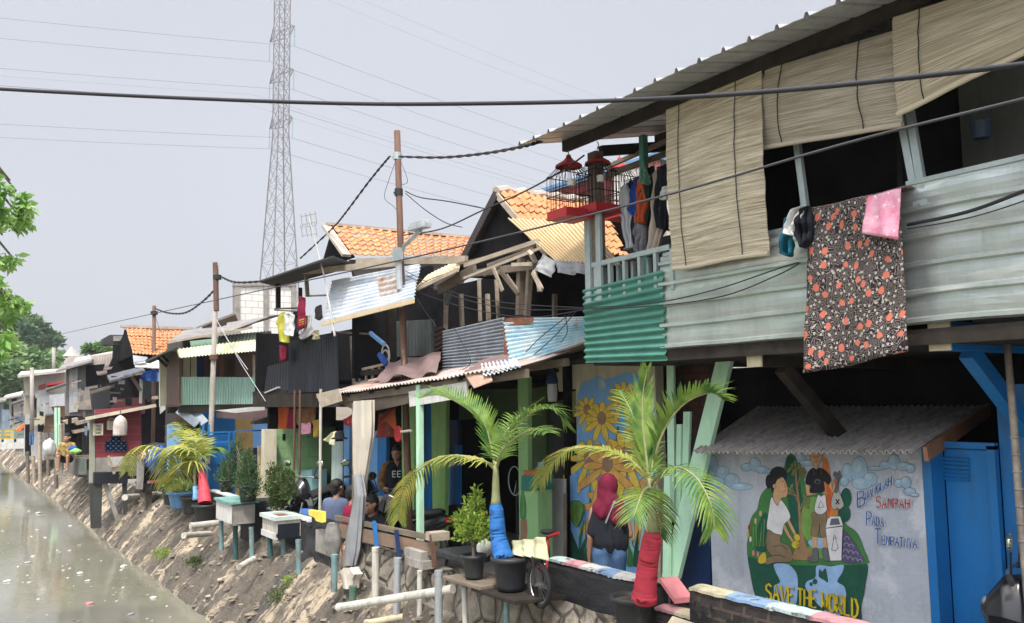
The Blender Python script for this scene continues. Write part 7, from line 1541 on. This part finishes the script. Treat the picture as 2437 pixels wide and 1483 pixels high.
# garments on hangers at the open balcony end
def garment(outline,X,th,mt,label,name='shirt',seed=0,ext=None,cat='clothes',hanger=None):
    t=thing(name,label,cat,P(*outline[0],X),'washing on the balcony rail')
    drape(outline,X,2.2,.035,seed).build('fabric',mt,t,smooth=True,solid=.012)
    if hanger:
        h=M(); p=P(*hanger,X); h.tube([p+V((0,0,-.04)),p,p+V((0,.015,.03)),p+V((0,-.01,.05))],.004,6); h.tube([p+V((-.06,0,-.09)),p+V((0,0,-.04)),p+V((.06,0,-.09))],.005,6); h.build('hanger',wire,t)
    return t
Xg=5.42
garment([(1476,455),(1492,440),(1500,470),(1500,540),(1510,590),(1488,594),(1484,520),(1468,508)],Xg,.3,fpale,'pale grey blue shirt, leftmost of the balcony washing',seed=1,hanger=(1486,430))
garment([(1494,440),(1506,430),(1512,480),(1516,575),(1502,585),(1496,510),(1486,500)],Xg+.06,.3,fnavy,'navy shirt hanging second in the balcony washing',seed=2,hanger=(1500,420))
garment([(1506,432),(1514,425),(1522,500),(1526,580),(1518,592),(1508,500)],Xg+.1,.3,fred,'thin red edged garment squeezed behind the blue shirt',seed=3)
garment([(1508,428),(1524,420),(1530,450),(1528,510),(1512,518),(1498,500)],Xg+.02,.26,fblue,'royal blue shirt with a pale sleeve on the balcony rail',seed=4,hanger=(1516,412))
garment([(1516,430),(1530,418),(1538,470),(1536,532),(1512,528),(1518,480)],Xg+.0,.28,forange,'bright orange shirt in the middle of the balcony washing',seed=5,hanger=(1526,408))
garment([(1510,528),(1536,532),(1538,600),(1522,602),(1506,596)],Xg+.02,.2,fab('stone grey shorts',(.22,.22,.23,1),(.10,.10,.11,1),sc=7),'stone grey shorts hanging under the orange shirt','shorts',6)
garment([(1524,400),(1534,385),(1542,430),(1540,440),(1522,434)],Xg-.04,.2,fgreen,'small sage green shirt at the top of the balcony post',seed=7)
garment([(1540,400),(1556,396),(1558,500),(1552,590),(1556,612),(1538,612),(1540,520)],Xg+.1,.25,fblack,'long black trousers beside the tan pair','trousers',8)
garment([(1556,412),(1566,408),(1566,470),(1582,545),(1566,604),(1544,600),(1552,520)],Xg-.02,.2,ftan,'tan trousers with the widest leg in the balcony washing','trousers',9,hanger=(1558,400))
garment([(1564,398),(1588,392),(1590,480),(1588,548),(1566,544),(1560,500)],Xg-.06,.3,fblack,'black shirt at the right end beside the bamboo blind',seed=10,hanger=(1574,385))
garment([(1576,446),(1592,444),(1592,476),(1574,476)],Xg-.12,.1,fwhite,'small white cloth tucked at the bamboo blind edge','cloth',11)
b=M(); b.beam(P(1440,418,5.3),P(1596,362,5.75),.05); tag(b.build('drying_pole',wood),'weathered drying pole that carries the balcony washing','pole')
# laundry on the black house
def flat(outline,X,th,mt,label,name,cat='clothes',seed=0,extra=None):
    o=drape(outline,X,2,.018,seed).build(name,mt,smooth=True,solid=.015); tag(o,label,cat,'washing on the black balcony'); return o
flat([(664,748),(672,743),(685,746),(690,752),(688,816),(664,815),(660,770),(655,772)],5.15,.03,fyel,'lime yellow striped shirt on the black house balcony','shirt',seed=1)
flat([(676,748),(690,745),(701,750),(697,800),(678,796)],5.08,.03,fwhite,'white shirt overlapping the lime yellow one','shirt',seed=2)
flat([(700,742),(710,740),(708,805),(696,800)],5.2,.03,fab('charcoal cloth',(.05,.052,.06,1)),'charcoal garment between white shirt and red towel','shirt',seed=3)
o=flat([(712,706),(727,708),(728,745),(727,780),(711,785),(710,745)],5.05,.04,fmaroon,'maroon towel with yellow stripes hanging highest on the black house','towel',seed=4)
b=M()
for k in range(3): b.slab([P(709.5,762+k*5.5,5.04),P(728,757+k*5.5,5.04),P(728,759.5+k*5.5,5.04),P(709.5,764.5+k*5.5,5.04)],.004,(1,0,0))
pa(b.build('stripe',fab('mustard stripe',(.55,.33,.05,1))),o)
flat([(729,752),(740,750),(746,790),(742,800),(718,808),(712,802),(726,780)],5.1,.04,fab('pale grey shorts cloth',(.42,.41,.40,1)),'pale grey shorts beside the striped towel','shorts',seed=5)
flat([(752,730),(764,726),(768,755),(760,762),(748,758)],5.5,.03,fab('dim mauve cloth',(.12,.10,.11,1)),'dim mauve cloth deep in the black balcony','cloth',seed=6)
flat([(664,822),(682,826),(680,855),(666,862)],5.3,.03,fmaroon,'maroon cloth below the lime yellow shirt','cloth',seed=7)
flat([(745,788),(758,786),(758,806),(745,808)],5.3,.03,fcream,'small pale yellow cloth right of the pale grey shorts','cloth',seed=8)
b=M(); b.tube([P(652,738,5.15),P(720,742,5.15)],.012,6); tag(b.build('drying_rail',wire),'drying rail of the black house balcony','rail')
# red bird cages at the balcony corner
def cage(c,w,h,label,roof=True):
    t=thing('bird_cage',label,'bird cage',c); c=V(c)
    b=M(); b.box(c.x-w,c.x+w,c.y-w,c.y+w,c.z,c.z+h*.14); b.box(c.x-w*1.05,c.x+w*1.05,c.y-w*1.05,c.y+w*1.05,c.z-.012,c.z); b.build('base_tray',redpaint,t)
    if roof: b=M(); b.lathe(c+V((0,0,h*.98)),[(w*.85,0),(w*.82,.02),(w*.35,h*.13),(.03,h*.18),(.02,h*.24),(.001,h*.24)],16); b.build('cage_top',redpaint,t)
    b=M()
    for i in range(7):
        for s in (-1,1):
            k=-w+2*w*i/6; 
            b.tube([(c.x+k,c.y+s*w,c.z+h*.14),(c.x+k*.98,c.y+s*w*.98,c.z+h*.8),(c.x+k*.5,c.y+s*w*.5,c.z+h)],.003,4); b.tube([(c.x+s*w,c.y+k,c.z+h*.14),(c.x+s*w*.98,c.y+k*.98,c.z+h*.8),(c.x+s*w*.5,c.y+k*.5,c.z+h)],.003,4)
    for z in (.4,.8): b.tube([(c.x-w,c.y-w,c.z+h*z),(c.x+w,c.y-w,c.z+h*z),(c.x+w,c.y+w,c.z+h*z),(c.x-w,c.y+w,c.z+h*z),(c.x-w,c.y-w,c.z+h*z)],.005,5)
    b.build('wires',wooddark,t)
    b=M(); b.lathe(c+V((-w*.5,-w*.9,h*.55)),[(.001,0),(.035,0),(.04,.06),(.035,.06),(.03,.01)],12); b.build('feed_cup',whitew,t)
    b=M(); b.beam(c+V((-w,0,h*.35)),c+V((w,0,h*.35)),.012); b.build('perch',woodpale,t)
    b=M(); p=c+V((0,0,h*1.2)); b.tube([p,p+V((0,0,.05)),p+V((.02,0,.09)),p+V((.0,0,.12))],.005,6); b.build('hook',wire,t)
q=P(1356,520,5.0); cage(q,.155,P(1356,395,5.0).z-q.z-.0,'largest red bird cage with a bell shaped top, leftmost at the balcony corner')
q=P(1425,508,5.25); cage(q,.15,P(1425,388,5.25).z-q.z,'red bird cage hanging just right of the corner post')
q=P(1478,520,6.2); cage(q,.13,P(1478,400,6.2).z-q.z,'red bird cage farthest right, half hidden by the washing')
# ---------------------------------------------------------------- poles, cables, aerial, pylon
def polet(pts,r,mt,label,extras):
    t=thing('utility_pole',label,'utility pole',pts[-1]); b=M(); b.tube(list(reversed(pts)),[r*1.1]+[r]*(len(pts)-1),14); b.build('shaft',mt,t,smooth=True)
    for e in extras: e(t)
    return t
def clamp(p,r,mt=steelc):
    def f(t): b=M(); b.tube([V(p)-V((0,0,.05)),V(p)+V((0,0,.05))],r,12); b.beam(V(p),V(p)+V((0,.14,.02)),.03); b.build('clamp',mt,t)
    return f
pA=P(945,312,5.3); pB=P(963,890,5.3)
d=(pB-pA); foot=pB+d*((pB.z-.02)/-d.z if d.z<0 else 0); foot=V((pB.x+d.x/d.z*(.02-pB.z),pB.y+d.y/d.z*(.02-pB.z),.02))
def lampf(t):
    b=M(); a=P(958,600,5.3); c=P(1000,548,4.9); b.tube([a,P(962,585,5.25),c],.028,8); b.build('lamp_arm',steelc,t)
    b=M(); q=P(998,540,4.9); b.obox(q,(.02,-.17,.0),(.06,0,.0),(0,0,.035)); b.obox(q+V((0,0,.045)),(.02,-.15,.0),(.05,0,.0),(0,0,.02)); o=b.build('lamp_head',pvcg,t,bevel=.01)
    b=M(); q=P(946,606,5.2); b.box(q.x-.05,q.x+.06,q.y-.06,q.y+.06,q.z-.09,q.z+.09); b.build('meter_box',steelc,t)
    b=M(); q=P(951,640,5.24); b.tube([P(948,615,5.22),P(951,690,5.22)],.045,10); b.build('sleeve',pvcg,t)
t=polet([pA,lerp(pA,pB,.5),pB,foot],.045,rustpole,'tallest rust brown utility pole rising through the veranda awning with a lamp',[clamp(P(946,372,5.3),.06),clamp(P(949,458,5.3),.06,cable),lampf])
p2a=P(516,627,5.0);p2b=P(500,1090,5.0); p2f=V((p2b.x,p2b.y+.1,.02))
polet([p2a,P(515,745,5.0)],.06,rustpole,'upper brown pole',[]) if False else None
t=polet([p2a,p2b,p2f],.055,greypole,'grey steel utility pole in front of the pale green sheet balcony',[clamp(P(517,660,5.0),.09,cable),clamp(P(509,850,5.0),.09,rustpole)])
b=M(); b.tube([P(515,740,4.97),p2a+V((-.03,0,.01))],.057,12); b.build('rusty_top',rustpole,t)
p3a=P(367,728,5.2);p3b=P(365,1000,5.2)
polet([p3a,p3b,V((p3b.x,p3b.y,.02))],.052,rustpole,'thin rust brown utility pole before the far tiled roof',[clamp(P(367,745,5.2),.10,cable)])
polet([PY(76,875,39),PY(76,1030,39)],.07,greypole,'small grey pole in front of the far cream house',[])
polet([PY(128,828,75),PY(128,900,75)],.12,greypole,'tiny lone pole against the sky by the far trees',[])
def twist(path,r,label,name='cable',n=60,tw=14,k=2):
    b=M(); path=[V(p) for p in path]
    def at(f):
        x=f*(len(path)-1); i=min(int(x),len(path)-2); return lerp(path[i],path[i+1],x-i)
    for s in range(k):
        pts=[]
        for i in range(n*2+1):
            f=i/(2*n); p=at(f); d=(at(min(1,f+.01))-at(max(0,f-.01))).normalized(); a=2*math.pi*(f*tw+s/k); u=d.cross(V((0,0,1))).normalized(); w=u.cross(d)
            pts.append(p+(u*math.cos(a)+w*math.sin(a))*r*.9)
        b.tube(pts,r,6)
    return tag(b.build(name,cable,smooth=True),label,'cable')
def line(pts,r,label,mt=cable,name='cable',n=6,group=None):
    return tag(M().tube(pts,r,n).build(name,mt,smooth=True),label,'cable',group)
def crv(pts,k=6):
    pts=[V(p) for p in pts]; o=[]
    for i in range(len(pts)-1):
        a=pts[max(i-1,0)];b=pts[i];c=pts[i+1];d=pts[min(i+2,len(pts)-1)]
        for s in range(k):
            t=s/k; o.append(.5*(2*b+(c-a)*t+(2*a-5*b+4*c-d)*t*t+(3*b-a-3*c+d)*t**3))
    return o+[pts[-1]]
def PD(x,y,z): return C0+ray(x,y)*z
line(crv([PD(-700,168,7),PD(-300,192,6.6),PD(0,212,6.2),PD(400,232,5.9),PD(800,246,5.6),PD(1100,247,5.3),PD(1500,238,4.8),PD(1900,212,4.2),PD(2437,153,3.5),PD(2800,105,3.1)]),.0125,'thick black cable sagging across the whole sky')
def lead(a,b_,z): pass
line(crv([P(-60,842,3.9),P(0,828,3.9),P(200,783,3.9),P(515,714,3.9),P(950,620,3.9),P(1500,487,3.9),P(2000,345,3.9),P(2437,235,3.9),P(2900,120,3.9)]),.0075,'dark straight cable slanting up from the far left across the house fronts',mat('grey cable',(.06,.06,.065,1)))
twist(crv([P(950,373,5.25),P(1050,375,5.1),P(1150,366,4.9),P(1240,350,4.5),P(1290,335,4.7)]),.010,'twisted black cable from the tallest pole to the tin roof corner',tw=9)
twist(crv([P(928,372,5.3),P(880,430,5.4),P(820,510,5.6),P(790,545,5.7),P(715,615,5.9)]),.010,'twisted black cable dropping left from the tallest pole to the dark roof',tw=12)
twist(crv([P(528,660,5.0),P(560,672,5.0),P(620,670,5.2),P(660,664,5.3)]),.014,'twisted cable from the grey pole to the dark roof corner',tw=7)
twist(crv([P(370,735,5.2),P(400,745,5.1),P(440,745,5.1),P(480,720,5.0),P(516,685,5.0)]),.015,'twisted cable sagging between the thin pole and the grey pole',tw=10)
line(crv([P(965,455,5.3),P(1000,470,5.3),P(1070,480,5.4),P(1170,500,5.7)]),.008,'thin cable from the tallest pole towards the black gable')
line(crv([P(965,460,5.3),P(1010,498,5.4),P(1060,530,5.7),P(1100,541,6)]),.006,'thin cable from the tallest pole down to the left tiled roof')
line(crv([P(960,560,5.2),P(1050,545,5.2),P(1150,500,5.1),P(1250,455,5.0),P(1340,405,4.9),P(1390,370,4.9)]),.009,'cable rising from the left tiled roof to the balcony corner post')
for k,(pts,lab) in enumerate((([(965,645),(1060,690),(1200,720),(1390,733)],'upper thin wire from the pole to the green balcony sheet'),([(965,655),(1080,705),(1220,735),(1390,735)],'middle thin wire from the pole to the green balcony sheet'),([(980,690),(1100,730),(1250,755),(1390,737)],'lowest sagging thin wire from the pole to the green balcony sheet'),([(1390,733),(1550,722),(1700,690),(1850,640),(1900,625)],'thin wire running along the pale sheets to the small washing'),([(1390,736),(1560,728),(1720,705),(1850,655),(1905,625)],'second thin wire drooping along the pale sheets'),([(1360,745),(1290,800),(1240,850)],'left loose wire fanning down over the rusty blue sheet'),([(1370,742),(1320,800),(1270,845)],'middle loose wire fanning down over the rusty blue sheet'),([(1345,750),(1350,790),(1335,815)],'short loose wire hanging over the rusty blue sheet'),([(1090,640),(990,690),(1040,780)],'loose wire looping below the lean-to roof'),([(1080,780),(1120,860),(1085,885)],'loose wire on the grey corrugated sheet'))):
    line(crv([P(x,y,5.3 if x<1380 else 5.12) for x,y in pts]),.005,lab,name='wire')
line(crv([P(2160,535,5.08),P(2300,505,5.05),P(2437,455,5.05),P(2600,390,5.05)]),.011,'black cable sagging across the near silvery sheet')
line(crv([P(2160,545,5.07),P(2300,520,5.06),P(2437,478,5.06),P(2600,410,5.05)]),.004,'thin wire under the cable on the near silvery sheet',name='wire')
line(crv([P(943,380,5.28),P(925,430,5.28),P(915,470,5.28),P(935,490,5.28),P(945,500,5.28)]),.004,'loop of thin wire left of the tallest pole',name='wire')
line(crv([P(952,380,5.28),P(970,430,5.28),P(955,440,5.28)]),.004,'short loop of thin wire right of the tallest pole',name='wire')
for k,(a,c) in enumerate((((515,760),(590,880)),((520,770),(632,955)),((372,760),(388,800)))): line(crv([P(*a,4.95),lerp(P(*a,4.95),P(*c,4.95),.5)+V((0,0,-.05)),P(*c,4.95)]),.007,('first','second','short tangled')[k]+' loose service wire hanging off the '+('grey' if k<2 else 'thin')+' pole',greydoor if k<2 else cable,name='wire')
# roof aerial
t=thing('tv_aerial','thin leaning television aerial mast on the black house roof','aerial',P(795,790,5.0)); b=M(); b.tube([P(797,800,5.0),P(770,650,5.0),P(736,520,5.0)],[.018,.014,.012],8); b.build('mast',greydoor,t)
b=M()
for y0,s in ((518,1),(538,1)):
    a=P(718,y0-3 if y0==518 else y0+3,5.0);c=P(752,y0-10 if y0==518 else y0-2,5.0); 
    for dz in (0,-.14): b.tube([a+V((0,0,dz)),c+V((0,0,dz))],.007,5)
    for f in (0,.35,.65,1): q=lerp(a,c,f); b.tube([q+V((-.03,-.03,.03)),q+V((.03,.03,-.17))],.006,5)
b.tube([P(733,508,5.0),P(740,545,5.0)],.01,5)
b.build('elements',greydoor,t)
# pylon
TX=ray(661,900); TY0=118.0; bx_=C0+TX*TY0; base=V((bx_.x,bx_.y,-1))
py=thing('lattice_pylon','tall grey steel lattice power pylon rising behind the roofs','pylon',base)
gal=mat('pylon steel',(.20,.195,.205,1),(.16,.155,.165,1),rough=.7,metal=.1,grime=0,bump=0)
vd=V((TX.x,TX.y,0)).normalized(); rd=V((vd.y,-vd.x,0)); th_=R(-27)
aD=(-vd*math.cos(th_)-rd*math.sin(th_))  # arm direction, towards the viewer and right
aD=(-vd*.89+rd*.46).normalized(); wD=V((aD.y,-aD.x,0)); wD=wD if wD.dot(rd)>0 else -wD
zt=lambda y:H+(957-y)/2100*TY0*.985
zk=zt(300); ztop=zt(-170)
def hw(z): return .80 if z>=zk else .80+(zk-z)*.052
def corner(i,z): s=((1,1),(1,-1),(-1,-1),(-1,1))[i%4]; w=hw(z); return V((base.x,base.y,0))+aD*w*s[0]+wD*w*s[1]+V((0,0,z))
levels=[-1.0]; z=-1.0
while z<ztop-.5: z+=max(1.5,hw(z)*2.3); levels.append(min(z,ztop))
b=M()
for i in range(4): b.tube([corner(i,-1),corner(i,zk)],.10,5); b.tube([corner(i,zk),corner(i,ztop)],.085,5)
b.build('leg',gal,py)
b=M()
for k in range(len(levels)-1):
    z0,z1=levels[k],levels[k+1]
    for i in range(4):
        b.tube([corner(i,z0),corner(i+1,z1)],.036,4); b.tube([corner(i+1,z0),corner(i,z1)],.036,4); b.tube([corner(i,z1),corner(i+1,z1)],.03,4)
        if z1<zk-3:
            m0=(corner(i,z0)+corner(i+1,z0))/2; b.tube([(corner(i,z0)+corner(i,z1))/2,(corner(i,z0)*.75+corner(i+1,z1)*.25)],.03,4); b.tube([(corner(i+1,z0)+corner(i+1,z1))/2,(corner(i+1,z0)*.75+corner(i,z1)*.25)],.03,4)
b.build('bracing',gal,py)
ins=mat('glass insulator',(.25,.42,.45,1),rough=.3,grime=0,bump=0)
arms=[]; lD=(-rd*.97-vd*.2).normalized()
for yl,hl in ((42,3.6),(152,3.5),(272,3.3)):
    z=zt(yl)
    for s in (1,-1):
        tip=V((base.x,base.y,z+.2))+aD*s*hl; b=M()
        for w in (-1,1):
            b.tube([V((base.x,base.y,z))+aD*s*.8+wD*w*.8,tip],.06,4); b.tube([V((base.x,base.y,z+1.5))+aD*s*.8+wD*w*.8,tip],.05,4)
            for f in (.3,.6): b.tube([lerp(V((base.x,base.y,z))+aD*s*.8+wD*w*.8,tip,f),lerp(V((base.x,base.y,z+1.5))+aD*s*.8+wD*w*.8,tip,f-.12)],.04,4)
        b.build('cross_arm',gal,py)
        i_=M(); i_.tube([tip+V((0,0,-.15-.1*k)) for k in range(27)],[.10 if k%2 else .04 for k in range(27)],8); i_.build('insulator',ins,py)
        arms.append((tip+V((0,0,-2.85)),s))
hwire=mat('overhead line wire',(.20,.20,.23,1),rough=.6,grime=0,bump=0)
for k,(p,s) in enumerate(arms):
    pts=[]
    for i in range(-26,27):
        u=i/26; L=190*u
        sag=6.5*(4*abs(u)*.66*(1-abs(u)*.66)); pts.append(p+(wD*L if u>0 else lD*-L)-V((0,0,sag if u>0 else sag*.9)))
    lv=('top','middle','lowest')[k//2]; tag(M().tube(pts,.028,5).build('power_line',hwire),'overhead power line on the '+('near' if s>0 else 'far')+' end of the '+lv+' pylon arm','power line')
for k,(z,off) in enumerate(((zt(-120),2.0),(zt(-122),-2.0),(zt(150),-9),(zt(158),-12))):
    p=V((base.x,base.y,z))+aD*off; pts=[]
    for i in range(-26,27):
        u=i/26; sag=6*(4*abs(u)*.66*(1-abs(u)*.66)); pts.append(p+(wD*190*u if u>0 else lD*-190*u)-V((0,0,sag if u>0 else sag*.9)))
    tag(M().tube(pts,.014,4).build('earth_wire',hwire),('near faint earth wire above the pylon arms','far faint earth wire above the pylon arms','upper faint wire passing behind the pylon','lower faint wire passing behind the pylon')[k],'power line')
# ---------------------------------------------------------------- trees
def crown(t,leafm,clusters,n,ls,seed,name='crown',hang=0,asp=.5):
    rnd=random.Random(seed); b=M(); tot=sum((r[0]*r[1]*r[2])**.67 for c,r in clusters)
    for c,r in clusters:
        k=int(n*(r[0]*r[1]*r[2])**.67/tot); c=V(c)
        for i in range(k):
            d=V((rnd.gauss(0,1),rnd.gauss(0,1),rnd.gauss(0,1))).normalized(); d*=rnd.random()**.33
            p=c+V((d.x*r[0],d.y*r[1],d.z*r[2])); p+=V((NZ.noise(p*.9/ls*.15),NZ.noise(p*.9/ls*.15+V((9,0,0))),NZ.noise(p*.13/ls+V((0,9,0)))))*ls*2
            dr=V((rnd.uniform(-1,1),rnd.uniform(-1,1),rnd.uniform(-.6-hang,.7-hang))).normalized(); L=ls*rnd.uniform(.6,1.4)
            s_=dr.cross(V((rnd.random()-.5,rnd.random()-.5,rnd.random()))).normalized()*L*asp*.5
            b.add([p,p+dr*L*.45-s_,p+dr*L,p+dr*L*.45+s_],[(0,1,2,3)])
    return b.build(name,leafm,t)
def trunk(t,pts,rr,limbs=(),lr=.06):
    b=M(); b.tube(pts,rr,10)
    for l in limbs: b.tube(l,[lr*(1-i/len(l))+lr*.25 for i in range(len(l))],7)
    b.build('trunk',bark,t,smooth=True)
# tree overhanging the canal from the left bank
Yl=13.0
t=thing('overhanging_tree','leafy bright green tree leaning over the canal from the left edge','tree',(-7.2,Yl,.0))
rnd=random.Random(4); sprays=[]; limbs=[]; fill=[]
for (x,y) in ((8,405),(30,430),(45,455),(25,480),(40,500),(20,520),(45,535),(12,560),(48,555),(20,640),(52,632),(8,630),(10,690),(25,715),(45,730),(10,740),(52,745),(15,770),(5,800),(10,835),(-10,820),(0,600),(-5,450),(-20,520),(-20,700),(-10,260),(4,248)):
    c=PY(x-6,y,Yl+rnd.uniform(-.5,.5)); sprays.append((c,(.06+rnd.random()*.08,.16,.06+.07*rnd.random())))
    l_=[V((-1.4,Yl,6.6)),V((-.75,Yl+rnd.uniform(-.3,.3),(c.z+6.6)/2+.5)),c+V((-.28,0,.35)),c]; limbs.append(l_); fill.append((l_[1],(.35,.5,.3))); fill.append((lerp(l_[1],l_[2],.6)+V((-.1,0,0)),(.18,.4,.3)))
for k in range(46): sprays.append((V((rnd.uniform(-11,-2.6),Yl+rnd.uniform(-2.8,2.8),rnd.uniform(4.6,8.8))),(.9,.9,.6))) if k%1==0 else None
sprays=[s for s in sprays if not (s[1][0]>.5 and s[0].x>-1.4)]
trunk(t,[(-7.2,Yl,-.4),(-6.8,Yl,1.5),(-6.0,Yl,3.2),(-4.4,Yl,5.0),(-2.6,Yl,6.3),(-1.4,Yl,6.6)],[.32,.28,.24,.17,.11,.07],limbs+[[(-6,Yl,3.2),(-7.5,Yl+1,5.5),(-8.5,Yl+1.5,7.5)],[(-5,Yl,4.4),(-4.5,Yl-1.4,6.5),(-4,Yl-2,8)]],.022)
crown(t,leaft,[s for s in sprays if s[1][0]<.5],1900,.12,3,name='drooping_spray',hang=.5,asp=.45)
crown(t,leaft,fill,3600,.13,8,name='drooping_spray',hang=.5,asp=.45)
crown(t,leaft,[s for s in sprays if s[1][0]>.5],7000,.20,5)
def fartree(name,label,px,py0,py1,w,Y,leafm,n,ls,seed,cl,base_z=-1):
    c=PY(px,(py0+py1)/2,Y); t=thing(name,label,'tree',(c.x,Y,base_z))
    sc=Y/2100*1.25; 
    cls=[(PY(px+a,b_,Y+d),(r*sc,r*sc,r*sc*.75)) for a,b_,d,r in cl]
    trunk(t,[(c.x,Y,base_z),(c.x+.2,Y,c.z*.5),(c.x,Y,c.z)],[.6*Y/120,.5*Y/120,.3*Y/120],[[V((c.x,Y,c.z*.6)),q*.5+V((c.x,Y,c.z*.6))*.5,q] for q,_ in cls[:5]])
    crown(t,leafm,cls,n,ls,seed)
fartree('broad_tree','dark blue green round tree beyond the far roofs','x' and 52,740,850,120,125,leaff,9000,.85,11,[(-40,770,0,30),(-10,760,2,28),(20,775,0,26),(40,800,3,26),(-25,800,-3,30),(10,810,-4,28),(52,825,0,18),(-60,800,2,30),(-48,752,4,18)],base_z=-1)
fartree('spreading_tree','wide light green spreading tree in front of the dark round one','x' and 60,845,950,160,100,leafl,13000,.7,12,[(-60,862,0,30),(-20,855,3,30),(20,862,0,28),(55,872,2,24),(80,880,0,16),(-40,890,-4,30),(0,890,-3,30),(40,895,-2,28),(-60,920,0,30),(-20,925,-2,30),(-100,870,0,40),(-110,920,0,40),(-40,955,0,34),(0,945,-2,24)])
fartree('small_tree','small pale green treetop peeping over the grey brown sheet roof',238,828,870,60,70,leafl,1500,.45,13,[(-15,846,0,12),(0,840,1,11),(14,838,0,12),(-35,850,0,9),(20,850,0,12)])
fartree('broad_tree','low grey green tree at the far left behind the blue grey shack',-10,930,990,80,112,leaff,3000,.8,14,[(-30,950,0,30),(10,960,0,26),(-70,940,0,40)])
# ---------------------------------------------------------------- litter on the water
rnd=random.Random(21)
lm=[mat('white litter',(.62,.62,.6,1),(.45,.45,.42,1),rough=.6,grime=.1),mat('grey litter',(.36,.36,.34,1),rough=.7),mat('tan litter',(.42,.34,.24,1),rough=.7)]
def litter(p,s,mt,label,cat,group=None,seed=0,flat=.35):
    b=M(); b.grid(lambda u,v:V(p)+V((math.cos(6.283*u)*math.sin(math.pi*v)*s,math.sin(6.283*u)*math.sin(math.pi*v)*s*.7,-math.cos(math.pi*v)*s*flat+s*.1))*1.0+V((1,1,.4))*s*.45*NZ.noise(V((math.cos(6.283*u)*1.5+seed,math.sin(6.283*u)*1.5,v*2))),14,8)
    return tag(b.build('litter' if group else 'plastic_bag',mt,smooth=True),label,cat,group)
for (x,y,s,m_,lab) in ((213,1437,.07,ppk,'pink plastic bag floating near the bottom of the canal'),(365,1423,.065,lm[0],'round white plastic lump floating near the embankment at lower right of the canal'),(190,1365,.07,lm[0],'white plastic scrap floating in the middle of the water'),(295,1348,.075,lm[0],'pale plastic tray floating below the bank bend'),(17,1384,.07,lm[0],'white plastic ball shaped scrap at the left edge of the water'),(65,1340,.075,lm[1],'greyish plastic film floating at the left of the canal'),(310,1463,.06,lm[1],'thin white strip floating at the bottom of the canal'),(92,1222,.10,lm[0],'white foam lump floating in the upper part of the canal'),(208,1383,.05,lm[0],'small white bag floating just below the middle scrap')):
    q=PZ(x,y,WZ+.005); litter(q,s,m_,lab,'litter',None,x)
for k in range(95):
    x=rnd.uniform(0,430); y=rnd.uniform(1150,1480)
    q=PZ(x,y,WZ+.004)
    if q.x>bx(q.y)-.25: continue
    litter(q,rnd.uniform(.012,.032)*(1 if q.y<22 else 1.7),lm[rnd.choice((0,0,0,1,2))],'small scrap of litter floating on the murky canal','litter','litter floating on the canal',k)

# ---------------------------------------------------------------- loose stones on the bank
rnd=random.Random(77); b=M()
for k in range(900):
    y=6.5+40*rnd.random()**1.7; u=rnd.uniform(.04,1.0)**.8; p=bank(u,((y+6)/156)**(1/1.9)); s=rnd.uniform(.015,.06)*(1 if rnd.random()<.85 else 1.8)
    sx,sy,sz=s*rnd.uniform(.7,1.5),s*rnd.uniform(.7,1.6),s*rnd.uniform(.4,.8); vs=[]
    for j in range(3):
        for i in range(6):
            a=2*math.pi*i/6+j*.5; r=(1,.85,.35)[j]*rnd.uniform(.75,1.15); vs.append((p.x+sx*r*math.cos(a),p.y+sy*r*math.sin(a),p.z+sz*(-.3,.45,.85)[j]*rnd.uniform(.8,1.1)))
    b.add(vs,[(j*6+i,j*6+(i+1)%6,(j+1)*6+(i+1)%6,(j+1)*6+i) for j in range(2) for i in range(6)]+[tuple(range(12,18))])
o=b.build('rubble',mat('loose bank stones',(.30,.25,.19,1),(.11,.095,.08,1),sc=2.3,rough=.95,bump=.8,bsc=30,c3=(.50,.42,.31,1),t3=.6,sc3=1.6)); o['kind']='stuff'
# ---------------------------------------------------------------- hazy air
hz_=M(); hz_.box(-210,210,-70,330,-3.2,74); ho=hz_.build('haze',[]); ho['kind']='stuff'
m_=bpy.data.materials.new('hazy air'); m_.use_nodes=True; t_=m_.node_tree; t_.nodes.clear()
o_=t_.nodes.new('ShaderNodeOutputMaterial'); v_=t_.nodes.new('ShaderNodeVolumePrincipled'); v_.inputs['Color'].default_value=(.86,.9,.96,1); v_.inputs['Density'].default_value=.0006; v_.inputs['Anisotropy'].default_value=.3
t_.links.new(v_.outputs[0],o_.inputs['Volume']); ho.data.materials.append(m_)
